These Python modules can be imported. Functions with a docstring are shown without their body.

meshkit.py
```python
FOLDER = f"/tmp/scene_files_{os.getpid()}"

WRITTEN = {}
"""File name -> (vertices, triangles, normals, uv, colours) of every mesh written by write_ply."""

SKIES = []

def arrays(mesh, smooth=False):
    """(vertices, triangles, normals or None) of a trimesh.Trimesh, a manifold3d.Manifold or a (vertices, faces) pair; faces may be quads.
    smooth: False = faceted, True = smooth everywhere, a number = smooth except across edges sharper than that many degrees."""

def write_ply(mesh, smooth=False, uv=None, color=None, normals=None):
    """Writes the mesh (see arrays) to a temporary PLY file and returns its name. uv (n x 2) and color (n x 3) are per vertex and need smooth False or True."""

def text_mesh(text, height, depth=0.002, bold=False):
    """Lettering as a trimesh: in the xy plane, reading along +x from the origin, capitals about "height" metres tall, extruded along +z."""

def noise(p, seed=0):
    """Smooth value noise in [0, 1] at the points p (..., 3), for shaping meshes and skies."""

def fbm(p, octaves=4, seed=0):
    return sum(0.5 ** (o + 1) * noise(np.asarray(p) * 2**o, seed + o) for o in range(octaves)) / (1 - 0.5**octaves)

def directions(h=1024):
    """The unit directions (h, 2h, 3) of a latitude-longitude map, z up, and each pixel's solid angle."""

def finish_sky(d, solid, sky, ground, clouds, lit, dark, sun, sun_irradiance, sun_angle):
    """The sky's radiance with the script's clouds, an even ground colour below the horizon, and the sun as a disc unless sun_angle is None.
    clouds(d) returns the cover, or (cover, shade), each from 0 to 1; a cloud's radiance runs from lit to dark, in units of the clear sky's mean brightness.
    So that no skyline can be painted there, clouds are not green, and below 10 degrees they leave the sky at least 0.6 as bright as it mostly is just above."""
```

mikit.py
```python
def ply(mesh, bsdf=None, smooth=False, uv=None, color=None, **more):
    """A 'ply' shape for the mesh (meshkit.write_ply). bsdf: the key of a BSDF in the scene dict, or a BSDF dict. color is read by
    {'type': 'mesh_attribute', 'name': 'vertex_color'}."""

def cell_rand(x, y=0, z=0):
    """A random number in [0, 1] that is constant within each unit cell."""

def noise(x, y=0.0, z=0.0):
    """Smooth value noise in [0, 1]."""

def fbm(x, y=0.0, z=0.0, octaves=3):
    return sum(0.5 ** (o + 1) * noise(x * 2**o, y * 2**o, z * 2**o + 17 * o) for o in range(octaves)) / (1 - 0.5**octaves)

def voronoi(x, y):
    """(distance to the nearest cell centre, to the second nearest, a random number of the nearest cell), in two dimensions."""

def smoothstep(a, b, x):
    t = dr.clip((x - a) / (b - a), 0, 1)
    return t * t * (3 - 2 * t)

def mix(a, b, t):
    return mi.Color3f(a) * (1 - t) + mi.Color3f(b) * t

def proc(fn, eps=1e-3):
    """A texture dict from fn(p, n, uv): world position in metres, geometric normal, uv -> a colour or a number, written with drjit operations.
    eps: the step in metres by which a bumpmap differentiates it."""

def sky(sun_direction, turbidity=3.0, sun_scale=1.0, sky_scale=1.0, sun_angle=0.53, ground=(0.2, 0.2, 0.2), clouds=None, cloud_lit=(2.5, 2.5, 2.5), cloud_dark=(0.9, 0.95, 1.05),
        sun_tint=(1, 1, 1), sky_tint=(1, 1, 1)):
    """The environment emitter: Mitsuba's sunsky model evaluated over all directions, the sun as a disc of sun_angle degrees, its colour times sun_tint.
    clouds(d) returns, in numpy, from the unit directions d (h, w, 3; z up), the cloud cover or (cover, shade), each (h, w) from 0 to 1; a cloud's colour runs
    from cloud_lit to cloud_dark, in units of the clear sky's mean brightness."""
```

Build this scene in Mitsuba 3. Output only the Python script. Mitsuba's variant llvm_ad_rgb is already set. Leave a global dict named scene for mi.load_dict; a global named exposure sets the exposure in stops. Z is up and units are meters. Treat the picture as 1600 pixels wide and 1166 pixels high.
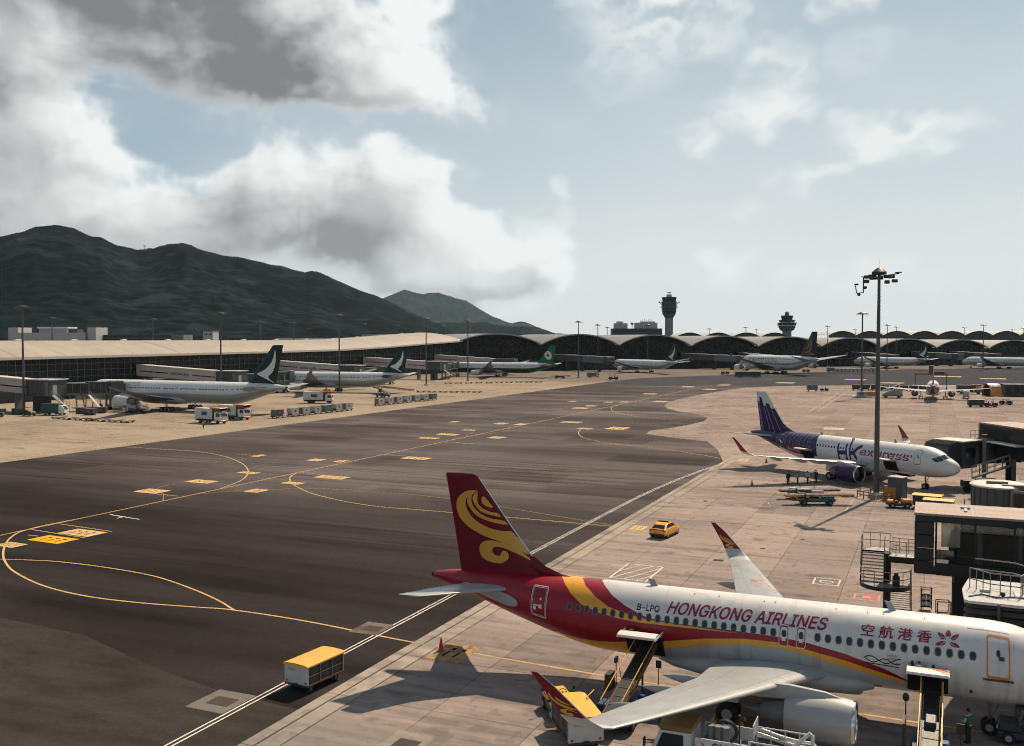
import math, numpy as np, trimesh, drjit as dr, mitsuba as mi, mikit, meshkit
from mikit import noise, fbm, smoothstep, mix, cell_rand, voronoi, proc
from shapely.geometry import Polygon, LineString, Point, box as sbox, MultiPolygon
from shapely import affinity, union_all

PI = math.pi
T = mi.ScalarTransform4f
scene, labels = {}, {}
W, HT = 1024, 746
# ---------------------------------------------------------------- camera, sky, exposure
CAM_Z, PITCH, YAW = 20.385, 0.0358, 0.411          # metres, radians (looking left of +Y)
FOV = math.degrees(2 * math.atan(800 / 1509.3))
_f = np.array([-math.sin(YAW) * math.cos(PITCH), math.cos(YAW) * math.cos(PITCH), -math.sin(PITCH)])
scene['camera'] = {'type': 'perspective', 'fov': FOV, 'fov_axis': 'x', 'near_clip': 0.5, 'far_clip': 30000.0,
                   'to_world': T().look_at(origin=[0, 0, CAM_Z], target=[float(_f[0]), float(_f[1]), CAM_Z + float(_f[2])], up=[0, 0, 1]),
                   'medium': {'type': 'ref', 'id': 'air'}}
exposure = 2.13
SUN = np.array([0.19, 0.85, 1.0])


def cloud_field(d):
    """cumulus over the hills on the left, thin wisps on the right, scattered fair-weather cloud elsewhere"""
    az = np.arctan2(d[..., 0], d[..., 1]) + YAW           # 0 = view heading, + to the right
    az = (az + PI) % (2 * PI) - PI
    el = np.arcsin(np.clip(d[..., 2], -1, 1))
    a0, e0 = np.degrees(az), np.degrees(el)

    def N(a, e, fa, fe, o, s, z=0.0):
        return meshkit.fbm(np.stack([a * fa, e * fe, 0 * a + z], -1), o, s)

    def billow(a, e, f, o, s):
        out, amp, tot = 0, 1.0, 0
        for k in range(o):
            out = out + amp * (1 - np.abs(2 * meshkit.noise(np.stack([a * f, e * f * 1.35, 0 * a + 3.7 * k], -1), s + k) - 1))
            tot += amp
            amp *= .58
            f *= 2.03
        return out / tot

    big = [(-14.6, 16.9, 10.4, 4.5), (-20, 20, 9, 3.6), (-8.0, 16.0, 5.4, 4.2), (-5.4, 19.2, 3.6, 4.0), (-9.5, 14.0, 4.2, 1.6), (-28.5, 14, 5.2, 5.5), (-28, 9.5, 6.0, 4.2), (-25.0, 8.4, 4.2, 2.6), (-28, 19, 5, 3.4),
           (-23, 5.4, 9, 3.2), (-17, 6.6, 6.2, 3.0), (-13, 7.6, 6.0, 2.9), (-8.4, 7.0, 6.2, 3.5), (-4.0, 5.2, 5.4, 3.0), (-1.5, 4.2, 3.4, 2.0), (-36, 12, 7, 9)]
    wisps = [(9.0, 18.2, 4.8, 2.6, .60), (7.4, 16.0, 3.2, 2.2, .34), (14.8, 12.9, 3.2, 1.5, .62), (15.8, 14.6, 1.8, 1.6, .42), (21.6, 11.2, 3.4, 1.0, .72), (20.2, 10.4, 2.4, 1.2, .58), (17.4, 9.1, 2.6, .8, .46), (12.4, 4.2, 1.7, 1.0, .58), (19.4, 18.8, 1.6, 1.4, .55),
              (17.6, 18.0, 1.2, 1.0, .40), (2.0, 6.4, 1.9, 1.1, .52), (11.2, 11.4, 1.5, .9, .48), (3.0, 8.8, 1.2, 1.0, .46), (4.4, 19.4, 1.6, 1.0, .42), (14.4, 15.6, 1.6, 1.2, .42), (19.8, 15.4, 2.2, 1.0, .26), (0.6, 2.6, 2.2, .8, .40), (13.4, 7.4, 1.0, .8, .30), (19.0, 3.4, 5.0, .9, .34)]

    def density(a, e):
        wx, wy = N(a, e, .16, .24, 4, 5) - .5, N(a, e, .16, .24, 4, 6, 9.0) - .5
        a2, e2 = a + 5.0 * wx, e + 3.4 * wy
        m = np.full(a.shape, -1.0)
        for ca, ce, ra, re in big:
            r = np.sqrt(((a2 - ca) / ra) ** 2 + ((e2 - ce) / re) ** 2)
            m = np.maximum(m, np.minimum(1.0 - r, .55))
        m = m - .42 * np.exp(-((a2 + 7.0) / 6.5) ** 2 - ((e2 - 11.75) / .95) ** 2)
        out = np.clip(np.maximum((np.abs(a - 2) - 33) / 12, (e - 21.5) / 7), 0, 1)
        m = np.maximum(m, out * (2.2 * N(a, e, .05, .08, 4, 12) - 1.5) - (1 - out))
        return m * 1.25 + 1.9 * (billow(a2 * .6 + a * .4, e2 * .6 + e * .4, .17, 6, 21) - .60) + .06

    den = density(a0, e0)
    den_up = density(a0 + .9, e0 + .95)
    den_up2 = density(a0 + 2.2, e0 + 2.0)
    cover = np.clip((den + .08) / .46, 0, 1)
    cover = cover * cover * (3 - 2 * cover)
    fringe = np.clip((den + .30) / .9, 0, 1) * np.clip(N(a0, e0, .42, .6, 5, 31) * 2.4 - .85, 0, 1)
    cover = np.maximum(cover, .55 * fringe)
    sh = .10 + .34 * np.clip(den_up, -.2, .9) + .16 * np.clip(den_up2, -.2, .9) - .34 * np.clip(den - den_up, -.40, .45)
    sh = sh * (.35 + .65 * np.clip(den * 2.2, 0, 1))
    for ca, ce, ra, re, dk in ((-15.5, 16.4, 8.5, 3.6, .75), (-21, 19.6, 7.5, 3.0, .60), (-12.5, 14.0, 4.0, 1.6, .55), (-29.5, 12.4, 3.2, 1.8, .45), (-13.5, 5.7, 4.0, 1.2, .45), (-8.8, 5.3, 3.6, 1.2, .55), (-17.5, 7.6, 3.5, 1.0, .35)):
        r = ((a0 + 3 * (N(a0, e0, .2, .3, 3, 41) - .5) - ca) / ra) ** 2 + ((e0 + 2 * (N(a0, e0, .2, .3, 3, 42) - .5) - ce) / re) ** 2
        sh = sh + .62 * dk * np.exp(-r * 1.1) * (.25 + 1.5 * N(a0, e0, .30, .45, 5, 43))
    for ca, ce, ra, re in ((-7.2, 16.6, 3.2, 3.6), (-5.6, 19.5, 2.6, 3), (-4, 4.4, 4, 2)):
        sh = sh - .35 * np.exp(-((a0 - ca) / ra) ** 2 - ((e0 - ce) / re) ** 2)
    wv = np.zeros(a0.shape)
    wx, wy = N(a0, e0, .55, .8, 4, 51) - .5, N(a0, e0, .55, .8, 4, 52, 5.0) - .5
    a2, e2 = a0 + 3.2 * wx, e0 + 2.2 * wy
    f = billow(a2, e2, .5, 5, 61)
    for ca, ce, ra, re, amp in wisps:
        r = np.sqrt(((a2 - ca) / ra) ** 2 + ((e2 - ce) / re) ** 2)
        wv = np.maximum(wv, 1.3 * amp * np.clip(1.25 - r, 0, 1) * np.clip(f * 3.0 - 1.05, 0, 1.3))
    veil = .86 * np.clip(1 - e0 / 19.0, 0, 1) ** 1.0 * np.clip((a0 + 20) / 26, 0, 1) + .40 * np.clip(1 - e0 / 9.0, 0, 1)
    veil = np.clip(np.where(e0 > 40, 0, veil), 0, .95)
    wash = .36 + .20 * np.clip(N(a0, e0, .09, .16, 4, 71) * 2.2 - .7, 0, 1)
    glow = (d @ (SUN / np.linalg.norm(SUN)) + .25) / 1.0                 # haze scatters forwards: brighter on the sun's side
    wash = wash * np.clip(1.15 - e0 / 60, 0, 1) * (.25 + .75 * np.clip(glow, 0, 1))
    thin = 1 - (1 - veil) * (1 - np.clip(wv, 0, .95)) * (1 - wash)
    c2 = 1 - (1 - cover) * (1 - thin)
    sh_thin = np.clip(.17 - .16 * np.clip(wv, 0, 1) + .10 * np.clip(wv - .5, 0, 1), 0, 1)
    sh = np.where(c2 > 1e-4, (cover * np.clip(sh, 0, 1) + (c2 - cover) * sh_thin) / np.maximum(c2, 1e-4), 0)
    return c2, np.clip(sh, 0, 1)


def sky_clouds(d):
    """the fine field where the view looks, a coarser sampling of the same field elsewhere"""
    h, w = d.shape[:2]
    st = 4 if h % 4 == 0 and w % 4 == 0 else 1
    c, s = (np.repeat(np.repeat(x, st, 0), st, 1) for x in cloud_field(d[st // 2::st, st // 2::st]))
    az = (np.arctan2(d[..., 0], d[..., 1]) + YAW + PI) % (2 * PI) - PI
    near = (np.abs(az) < .62) & (d[..., 2] < .42)
    rows, cols = near.any(1), near.any(0)
    sub = np.ix_(rows, cols)
    cf, sf = cloud_field(d[sub])
    c, s = c[:h, :w].copy(), s[:h, :w].copy()
    c[sub], s[sub] = cf, sf
    return c, s


scene['sky_light'] = mikit.sky(SUN, turbidity=3.6, sun_scale=1.0, sky_scale=0.47, clouds=sky_clouds, cloud_lit=(4.45, 4.63, 4.56), cloud_dark=(1.08, 1.11, 1.15),
                               ground=(.16, .15, .14), sky_tint=(.93, 1.11, 1.02), sun_tint=(1.0, .972, .945))


# ---------------------------------------------------------------- mesh and scene helpers
class M:
    """collects pieces into one mesh"""

    def __init__(s):
        s.v, s.f, s.n = [], [], 0

    def add(s, v, f):
        v = np.asarray(v, float)
        f = np.asarray(f, int)
        if f.ndim == 2 and f.shape[1] == 4:
            f = np.vstack([f[:, [0, 1, 2]], f[:, [0, 2, 3]]])
        s.v.append(v)
        s.f.append(f + s.n)
        s.n += len(v)
        return s

    def tm(s, m, mat=None):
        v = np.array(m.vertices)
        if mat is not None:
            v = v @ np.asarray(mat)[:3, :3].T + np.asarray(mat)[:3, 3]
        return s.add(v, m.faces)

    def box(s, c, d, yaw=0.0, pitch=0.0, bev=0.0):
        """box of size d centred at c, optionally turned about z (yaw) and tilted about its own y (pitch); bev chamfers the vertical and top edges"""
        dx, dy, dz = [x / 2 for x in d]
        if bev > 0:
            b = min(bev, dx * .9, dy * .9, dz * .9)
            pts = [(x, y, z) for x in (-1, 1) for y in (-1, 1) for z in (-1, 1)]
            P = []
            for x, y, z in pts:
                P += [(x * (dx - b), y * dy, z * (dz - b)), (x * dx, y * (dy - b), z * (dz - b)), (x * (dx - b), y * (dy - b), z * dz)]
            h = trimesh.convex.convex_hull(np.array(P))
            v, f = np.array(h.vertices), np.array(h.faces)
        else:
            v = np.array([[x * dx, y * dy, z * dz] for x in (-1, 1) for y in (-1, 1) for z in (-1, 1)])
            f = np.array([[0, 1, 3, 2], [4, 6, 7, 5], [0, 4, 5, 1], [2, 3, 7, 6], [0, 2, 6, 4], [1, 5, 7, 3]])
        if pitch:
            cp, sp = math.cos(pitch), math.sin(pitch)
            v = v @ np.array([[cp, 0, sp], [0, 1, 0], [-sp, 0, cp]])
        if yaw:
            cy, sy = math.cos(yaw), math.sin(yaw)
            v = v @ np.array([[cy, sy, 0], [-sy, cy, 0], [0, 0, 1]])
        return s.add(v + np.asarray(c, float), f)

    def b2(s, x0, x1, y0, y1, z0, z1, bev=0.0):
        return s.box(((x0 + x1) / 2, (y0 + y1) / 2, (z0 + z1) / 2), (abs(x1 - x0), abs(y1 - y0), abs(z1 - z0)), bev=bev)

    def cyl(s, p0, p1, r0, r1=None, n=10, cap=True):
        p0, p1 = np.asarray(p0, float), np.asarray(p1, float)
        r1 = r0 if r1 is None else r1
        z = p1 - p0
        z = z / np.linalg.norm(z)
        x = np.cross(z, [0, 0, 1] if abs(z[2]) < .9 else [1, 0, 0])
        x /= np.linalg.norm(x)
        y = np.cross(z, x)
        a = np.arange(n) * 2 * PI / n
        ring = np.cos(a)[:, None] * x + np.sin(a)[:, None] * y
        return s.loft([p0 + ring * r0, p1 + ring * r1], cap=cap)

    def tube(s, pts, r, n=6, cap=True):
        p = np.asarray(pts, float)
        t = np.gradient(p, axis=0)
        t /= np.linalg.norm(t, axis=1, keepdims=True) + 1e-12
        ref = np.array([0, 0, 1.0]) if np.abs(t[:, 2]).max() < .95 else np.array([.31, .95, .05])
        x = np.cross(t, ref)
        x /= np.linalg.norm(x, axis=1, keepdims=True) + 1e-12
        y = np.cross(t, x)
        a = np.arange(n) * 2 * PI / n
        rr = np.broadcast_to(r, (len(p),))
        rings = p[:, None] + rr[:, None, None] * (np.cos(a)[None, :, None] * x[:, None] + np.sin(a)[None, :, None] * y[:, None])
        return s.loft(list(rings), cap=cap)

    def loft(s, rings, cap=True, closed=True):
        R = np.asarray(rings, float)
        k, m = R.shape[:2]
        i, j = np.meshgrid(np.arange(k - 1), np.arange(m if closed else m - 1), indexing='ij')
        j2 = (j + 1) % m
        q = np.stack([i * m + j, i * m + j2, (i + 1) * m + j2, (i + 1) * m + j], -1).reshape(-1, 4)
        v = R.reshape(-1, 3)
        f = np.vstack([q[:, [0, 1, 2]], q[:, [0, 2, 3]]])
        if cap and closed:
            c0, c1 = R[0].mean(0), R[-1].mean(0)
            n = len(v)
            v = np.vstack([v, c0, c1])
            a = np.arange(m)
            b = (a + 1) % m
            f = np.vstack([f, np.stack([b, a, np.full(m, n)], 1), np.stack([a + (k - 1) * m, b + (k - 1) * m, np.full(m, n + 1)], 1)])
        return s.add(v, f)

    def prism(s, poly, z0, z1, mat=None):
        """shapely polygon(s) extruded from z0 to z1; mat: 4x4"""
        for g in getattr(poly, 'geoms', [poly]):
            if g.area > 1e-9:
                m = trimesh.creation.extrude_polygon(g, z1 - z0, engine='earcut')
                m.apply_translation([0, 0, z0])
                s.tm(m, mat)
        return s

    def sph(s, c, r, sub=2, sc=(1, 1, 1)):
        m = trimesh.creation.icosphere(sub, 1.0)
        return s.add(np.array(m.vertices) * np.array(sc) * r + np.asarray(c, float), m.faces)

    def mesh(s):
        m = trimesh.Trimesh(np.vstack(s.v), np.vstack(s.f), process=False)
        return m


def fixed(m):
    """merged vertices and outward normals for closed meshes"""
    m = trimesh.Trimesh(m.vertices, m.faces, process=True)
    trimesh.repair.fix_normals(m, multibody=False)
    return m


def flat_poly(poly, z=0.0):
    """a flat sheet of shapely polygons at height z, facing up"""
    V, Fc, n = [], [], 0
    for g in getattr(poly, 'geoms', [poly]):
        if g.is_empty or g.area < 1e-9:
            continue
        v, f = trimesh.creation.triangulate_polygon(g, engine='earcut')
        f = np.array(f)
        t = v[f]
        cr = (t[:, 1, 0] - t[:, 0, 0]) * (t[:, 2, 1] - t[:, 0, 1]) - (t[:, 1, 1] - t[:, 0, 1]) * (t[:, 2, 0] - t[:, 0, 0])
        f[cr < 0] = f[cr < 0][:, ::-1]
        V.append(np.column_stack([v, np.full(len(v), z)]))
        Fc.append(f + n)
        n += len(v)
    return trimesh.Trimesh(np.vstack(V), np.vstack(Fc), process=False)


def refined(poly, edge):
    m = flat_poly(poly)
    v, f = trimesh.remesh.subdivide_to_size(m.vertices, m.faces, edge, max_iter=12)
    return v, f


def text_poly(text, height, bold=False):
    """lettering as a flat triangulated sheet in xy (from the extruded helper mesh, its top faces)"""
    m = meshkit.text_mesh(text, height, .01, bold)
    up = m.face_normals[:, 2] > .9
    m.update_faces(up)
    m.remove_unreferenced_vertices()
    v = np.array(m.vertices)
    v[:, 2] = 0
    return v, np.array(m.faces)


def numbered(k):
    if k not in USED:
        USED.add(k)
        return k
    i = 1
    while f'{k}_{i:03d}' in USED:
        i += 1
    k = f'{k}_{i:03d}'
    USED.add(k)
    return k


USED = set()


class Proto:
    """one kind of thing: its parts as ply dicts in local coordinates"""

    def __init__(s):
        s.parts, s.names, s.notes = [], set(), {}

    def add(s, path, mesh, mat, smooth=False, label=None, kind=None, **kw):
        base, i = path, 0
        while path in s.names:
            i += 1
            path = f'{base}_{i:03d}'
        s.names.add(path)
        if isinstance(mesh, M):
            mesh = mesh.mesh()
        d = mesh if isinstance(mesh, dict) else mikit.ply(mesh, mat, smooth=smooth, **kw)
        if isinstance(mesh, dict) and mat:
            d = {**mesh, 'bsdf': {'type': 'ref', 'id': mat}}
        s.parts.append((path, d))
        if label or kind:
            s.notes[path] = {**({'label': label} if label else {}), **({'kind': kind} if kind else {})}
        return path

    def copy(s):
        p = Proto()
        p.parts, p.names, p.notes = list(s.parts), set(s.names), dict(s.notes)
        return p


def tf(x, y, z=0.0, rot=0.0, scale=1.0, tilt=0.0):
    m = T().translate([float(x), float(y), float(z)])
    if rot:
        m = m @ T().rotate([0, 0, 1], math.degrees(rot))
    if tilt:
        m = m @ T().rotate([0, 1, 0], math.degrees(tilt))
    if scale != 1.0:
        m = m @ T().scale([scale] * 3) if np.isscalar(scale) else m @ T().scale(list(scale))
    return m


def place(p, name, x=0, y=0, z=0, rot=0.0, label='', cat='', group=None, kind=None, scale=1.0, swap=None, tilt=0.0):
    key = numbered(name)
    m = tf(x, y, z, rot, scale, tilt)
    for path, d in p.parts:
        d2 = {**d, 'to_world': m}
        if swap and d['bsdf']['id'] in swap:
            d2['bsdf'] = {'type': 'ref', 'id': swap[d['bsdf']['id']]}
        k = key if path == '' else key + '__' + path
        scene[k] = d2
        if path in p.notes and path != '':
            labels[k] = dict(p.notes[path])
    labels[key] = {**({'label': label} if label else {}), **({'category': cat} if cat else {}), **({'group': group} if group else {}), **({'kind': kind} if kind else {})}
    return key


def struct(name, mesh, mat, smooth=False, label=None, kind='structure', **kw):
    """one piece of the setting"""
    key = numbered(name) if '__' not in name else name
    scene[key] = mikit.ply(mesh.mesh() if isinstance(mesh, M) else mesh, mat, smooth=smooth, **kw)
    if '__' not in key:
        labels[key] = {'kind': kind, **({'label': label} if label else {})}
    return key


# ---------------------------------------------------------------- materials
def C(*c):
    return {'type': 'rgb', 'value': [float(x) for x in c]}


TONE = .71        # all base colours together: the picture is exposed for sunlit mid-grey concrete


def mat(key, rgb, rough=.5, metal=0.0, coat=0.0, spec=.5, two=True, matt=False):
    if callable(rgb):
        col = proc(lambda p, n, uv: rgb(p, n, uv) * TONE)
    else:
        col = C(*[c * TONE for c in rgb])
    if matt:            # dry ground, concrete, foliage: no gloss at grazing angles
        scene[key] = {'type': 'twosided', 'bsdf': {'type': 'diffuse', 'reflectance': col}}
        return key
    r = proc(rough) if callable(rough) else rough
    b = {'type': 'principled', 'base_color': col, 'roughness': r, 'metallic': metal, 'specular': spec}
    if coat:
        b['clearcoat'] = coat
        b['clearcoat_gloss'] = .9
    scene[key] = {'type': 'twosided', 'bsdf': b} if two else b
    return key


def pw(x, kn):
    """piecewise linear function through the knots ((x, y), ...), x ascending"""
    y = mi.Float(kn[0][1])
    for (x0, y0), (x1, y1) in zip(kn[:-1], kn[1:]):
        y = y + (y1 - y0) * dr.clip((x - x0) / (x1 - x0), 0, 1)
    return y


def step(a, x, w=.004):
    """0 below a, 1 above"""
    return smoothstep(a - w, a + w, x)


def grime(rgb, amt=.25, sc=1.0, dirt=(.05, .045, .04)):
    def fn(p, n, uv):
        k = fbm(p.x * sc, p.y * sc, p.z * sc * 2.3, 4)
        s = fbm(p.x * sc * 5, p.y * sc * 5, p.z * sc, 3)
        return mix(rgb, dirt, dr.clip((k - .42) * 2.2 * amt + (s - .5) * amt * .9, 0, .8))
    return fn


mat('white_paint', grime((.72, .73, .72), .10, .5, (.30, .29, .27)), .38, coat=.5)
mat('white_box', grime((.66, .66, .64), .30, .8, (.22, .20, .18)), .5)
mat('cream_paint', (.55, .48, .36), .5)
mat('belly_grey', grime((.42, .43, .43), .18, .7, (.2, .2, .2)), .4, coat=.3)
mat('light_grey', grime((.42, .43, .44), .22, .8, (.16, .15, .14)), .5)
mat('mid_grey', grime((.15, .158, .165), .25, .8, (.08, .08, .08)), .55)
mat('blue_grey', grime((.062, .072, .084), .25, .5, (.05, .05, .05)), .5)
mat('dark_grey', grime((.045, .048, .052), .2, 1., (.02, .02, .02)), .55)
mat('near_black', (.014, .014, .016), .5)
mat('hold_black', (.006, .006, .007), .9)
mat('rubber', (.018, .018, .018), .85)
mat('steel', (.42, .43, .44), .35, metal=.8)
mat('dull_steel', grime((.26, .26, .26), .3, 1.5, (.1, .09, .08)), .5, metal=.35)
mat('chrome', (.75, .75, .76), .16, metal=1.0)
mat('galvanised', grime((.20, .208, .212), .25, .8, (.12, .11, .10)), .5, metal=.3)
mat('wing_shaded', (.15, .16, .17), .5, spec=.3)  # wide-body wings: the shade on their undersides is put into the paint
mat('mast_grey', (.095, .102, .108), .6, spec=.3)
mat('wing_grey', lambda p, n, uv: wing_colour(uv), .36, coat=.3)
mat('yellow_paint', grime((.92, .47, .06), .22, .9, (.20, .12, .04)), .42, coat=.3)
mat('orange_paint', grime((.62, .22, .03), .3, .9, (.18, .08, .03)), .45, coat=.3)
mat('brown_orange', grime((.20, .075, .022), .3, .9, (.12, .06, .03)), .5)
mat('blue_paint', grime((.012, .085, .19), .25, .9, (.02, .03, .05)), .45, coat=.3)
mat('teal_paint', grime((.012, .08, .085), .25, .9, (.02, .03, .03)), .45)
mat('green_paint', (.02, .13, .075), .45, coat=.3)
mat('red_paint', (.36, .012, .03), .35, coat=.6)
mat('red_letter', (.30, .012, .045), .4)
mat('dark_red', (.17, .008, .022), .35, coat=.6)
mat('gold_print', (.72, .37, .045), .4, coat=.4)
mat('black_print', (.02, .02, .022), .5)
mat('white_print', (.78, .78, .77), .45)
mat('purple_paint', (.028, .014, .080), .4, coat=.2, spec=.3)
mat('lilac_print', (.52, .48, .60), .45)
mat('magenta_print', (.32, .012, .075), .4)
mat('orange_print', (.70, .24, .03), .4)
mat('pink_print', (.70, .12, .10), .45)
mat('window_glass', (.018, .021, .026), .12, spec=.6)
mat('dark_glass', (.016, .019, .022), .1, spec=.6)
mat('green_glass', (.02, .038, .038), .12, spec=.6)
mat('cockpit_glass', (.02, .035, .04), .06, spec=.8)
mat('cathay_green', (.004, .030, .031), .4, coat=.1, spec=.25)
mat('eva_green', (.007, .14, .068), .4, coat=.15, spec=.3)
mat('navy_paint', (.014, .014, .026), .4, coat=.1, spec=.25)
mat('skin', (.42, .24, .16), .6)
mat('hair', (.012, .010, .009), .6)
mat('navy_cloth', (.018, .022, .04), .9)
mat('vest_cloth', (.30, .50, .10), .85)
mat('green_cloth', (.03, .16, .10), .85)
mat('white_cloth', (.6, .62, .58), .9)
mat('dark_cloth', (.03, .03, .035), .9)
mat('boot', (.015, .013, .012), .7)
mat('luggage', (.03, .025, .03), .7)
mat('curtain', lambda p, n, uv: mix((.018, .018, .02), (.07, .07, .075), fbm(p.x * 5, p.y * 5, p.z * 1.2, 3) ** 2), .55)
mat('cone_red', (.50, .035, .02), .5)
mat('cone_orange', (.30, .07, .02), .5)
mat('brick_grey', (.30, .29, .27), .8)


def wing_colour(uv):
    """uv = (span, chord fraction): slat and flap joints, panel breaks and a little grime"""
    s, u = uv.x, uv.y
    base = mix((.40, .425, .435), (.31, .325, .33), fbm(s * 1.2, u * 5, 1.0, 3))
    line = dr.maximum(1 - smoothstep(0.0, .007, dr.abs(u - .17)), 1 - smoothstep(0.0, .007, dr.abs(u - .70)))
    fr = dr.abs((s / 2.6) - dr.floor(s / 2.6) - .5) * 2.6
    brk = (1 - smoothstep(0.0, .03, fr)) * dr.select((u < .17) | (u > .70), 1.0, .0)
    brk2 = (1 - smoothstep(0.0, .02, dr.abs((s / 1.1) - dr.floor(s / 1.1) - .5) * 1.1)) * .25
    k = dr.clip(dr.maximum(line * .8, brk * .7) + brk2, 0, 1) * dr.select(s > 50, 0.0, 1.0)
    return mix(base, (.10, .10, .11), k)
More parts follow.
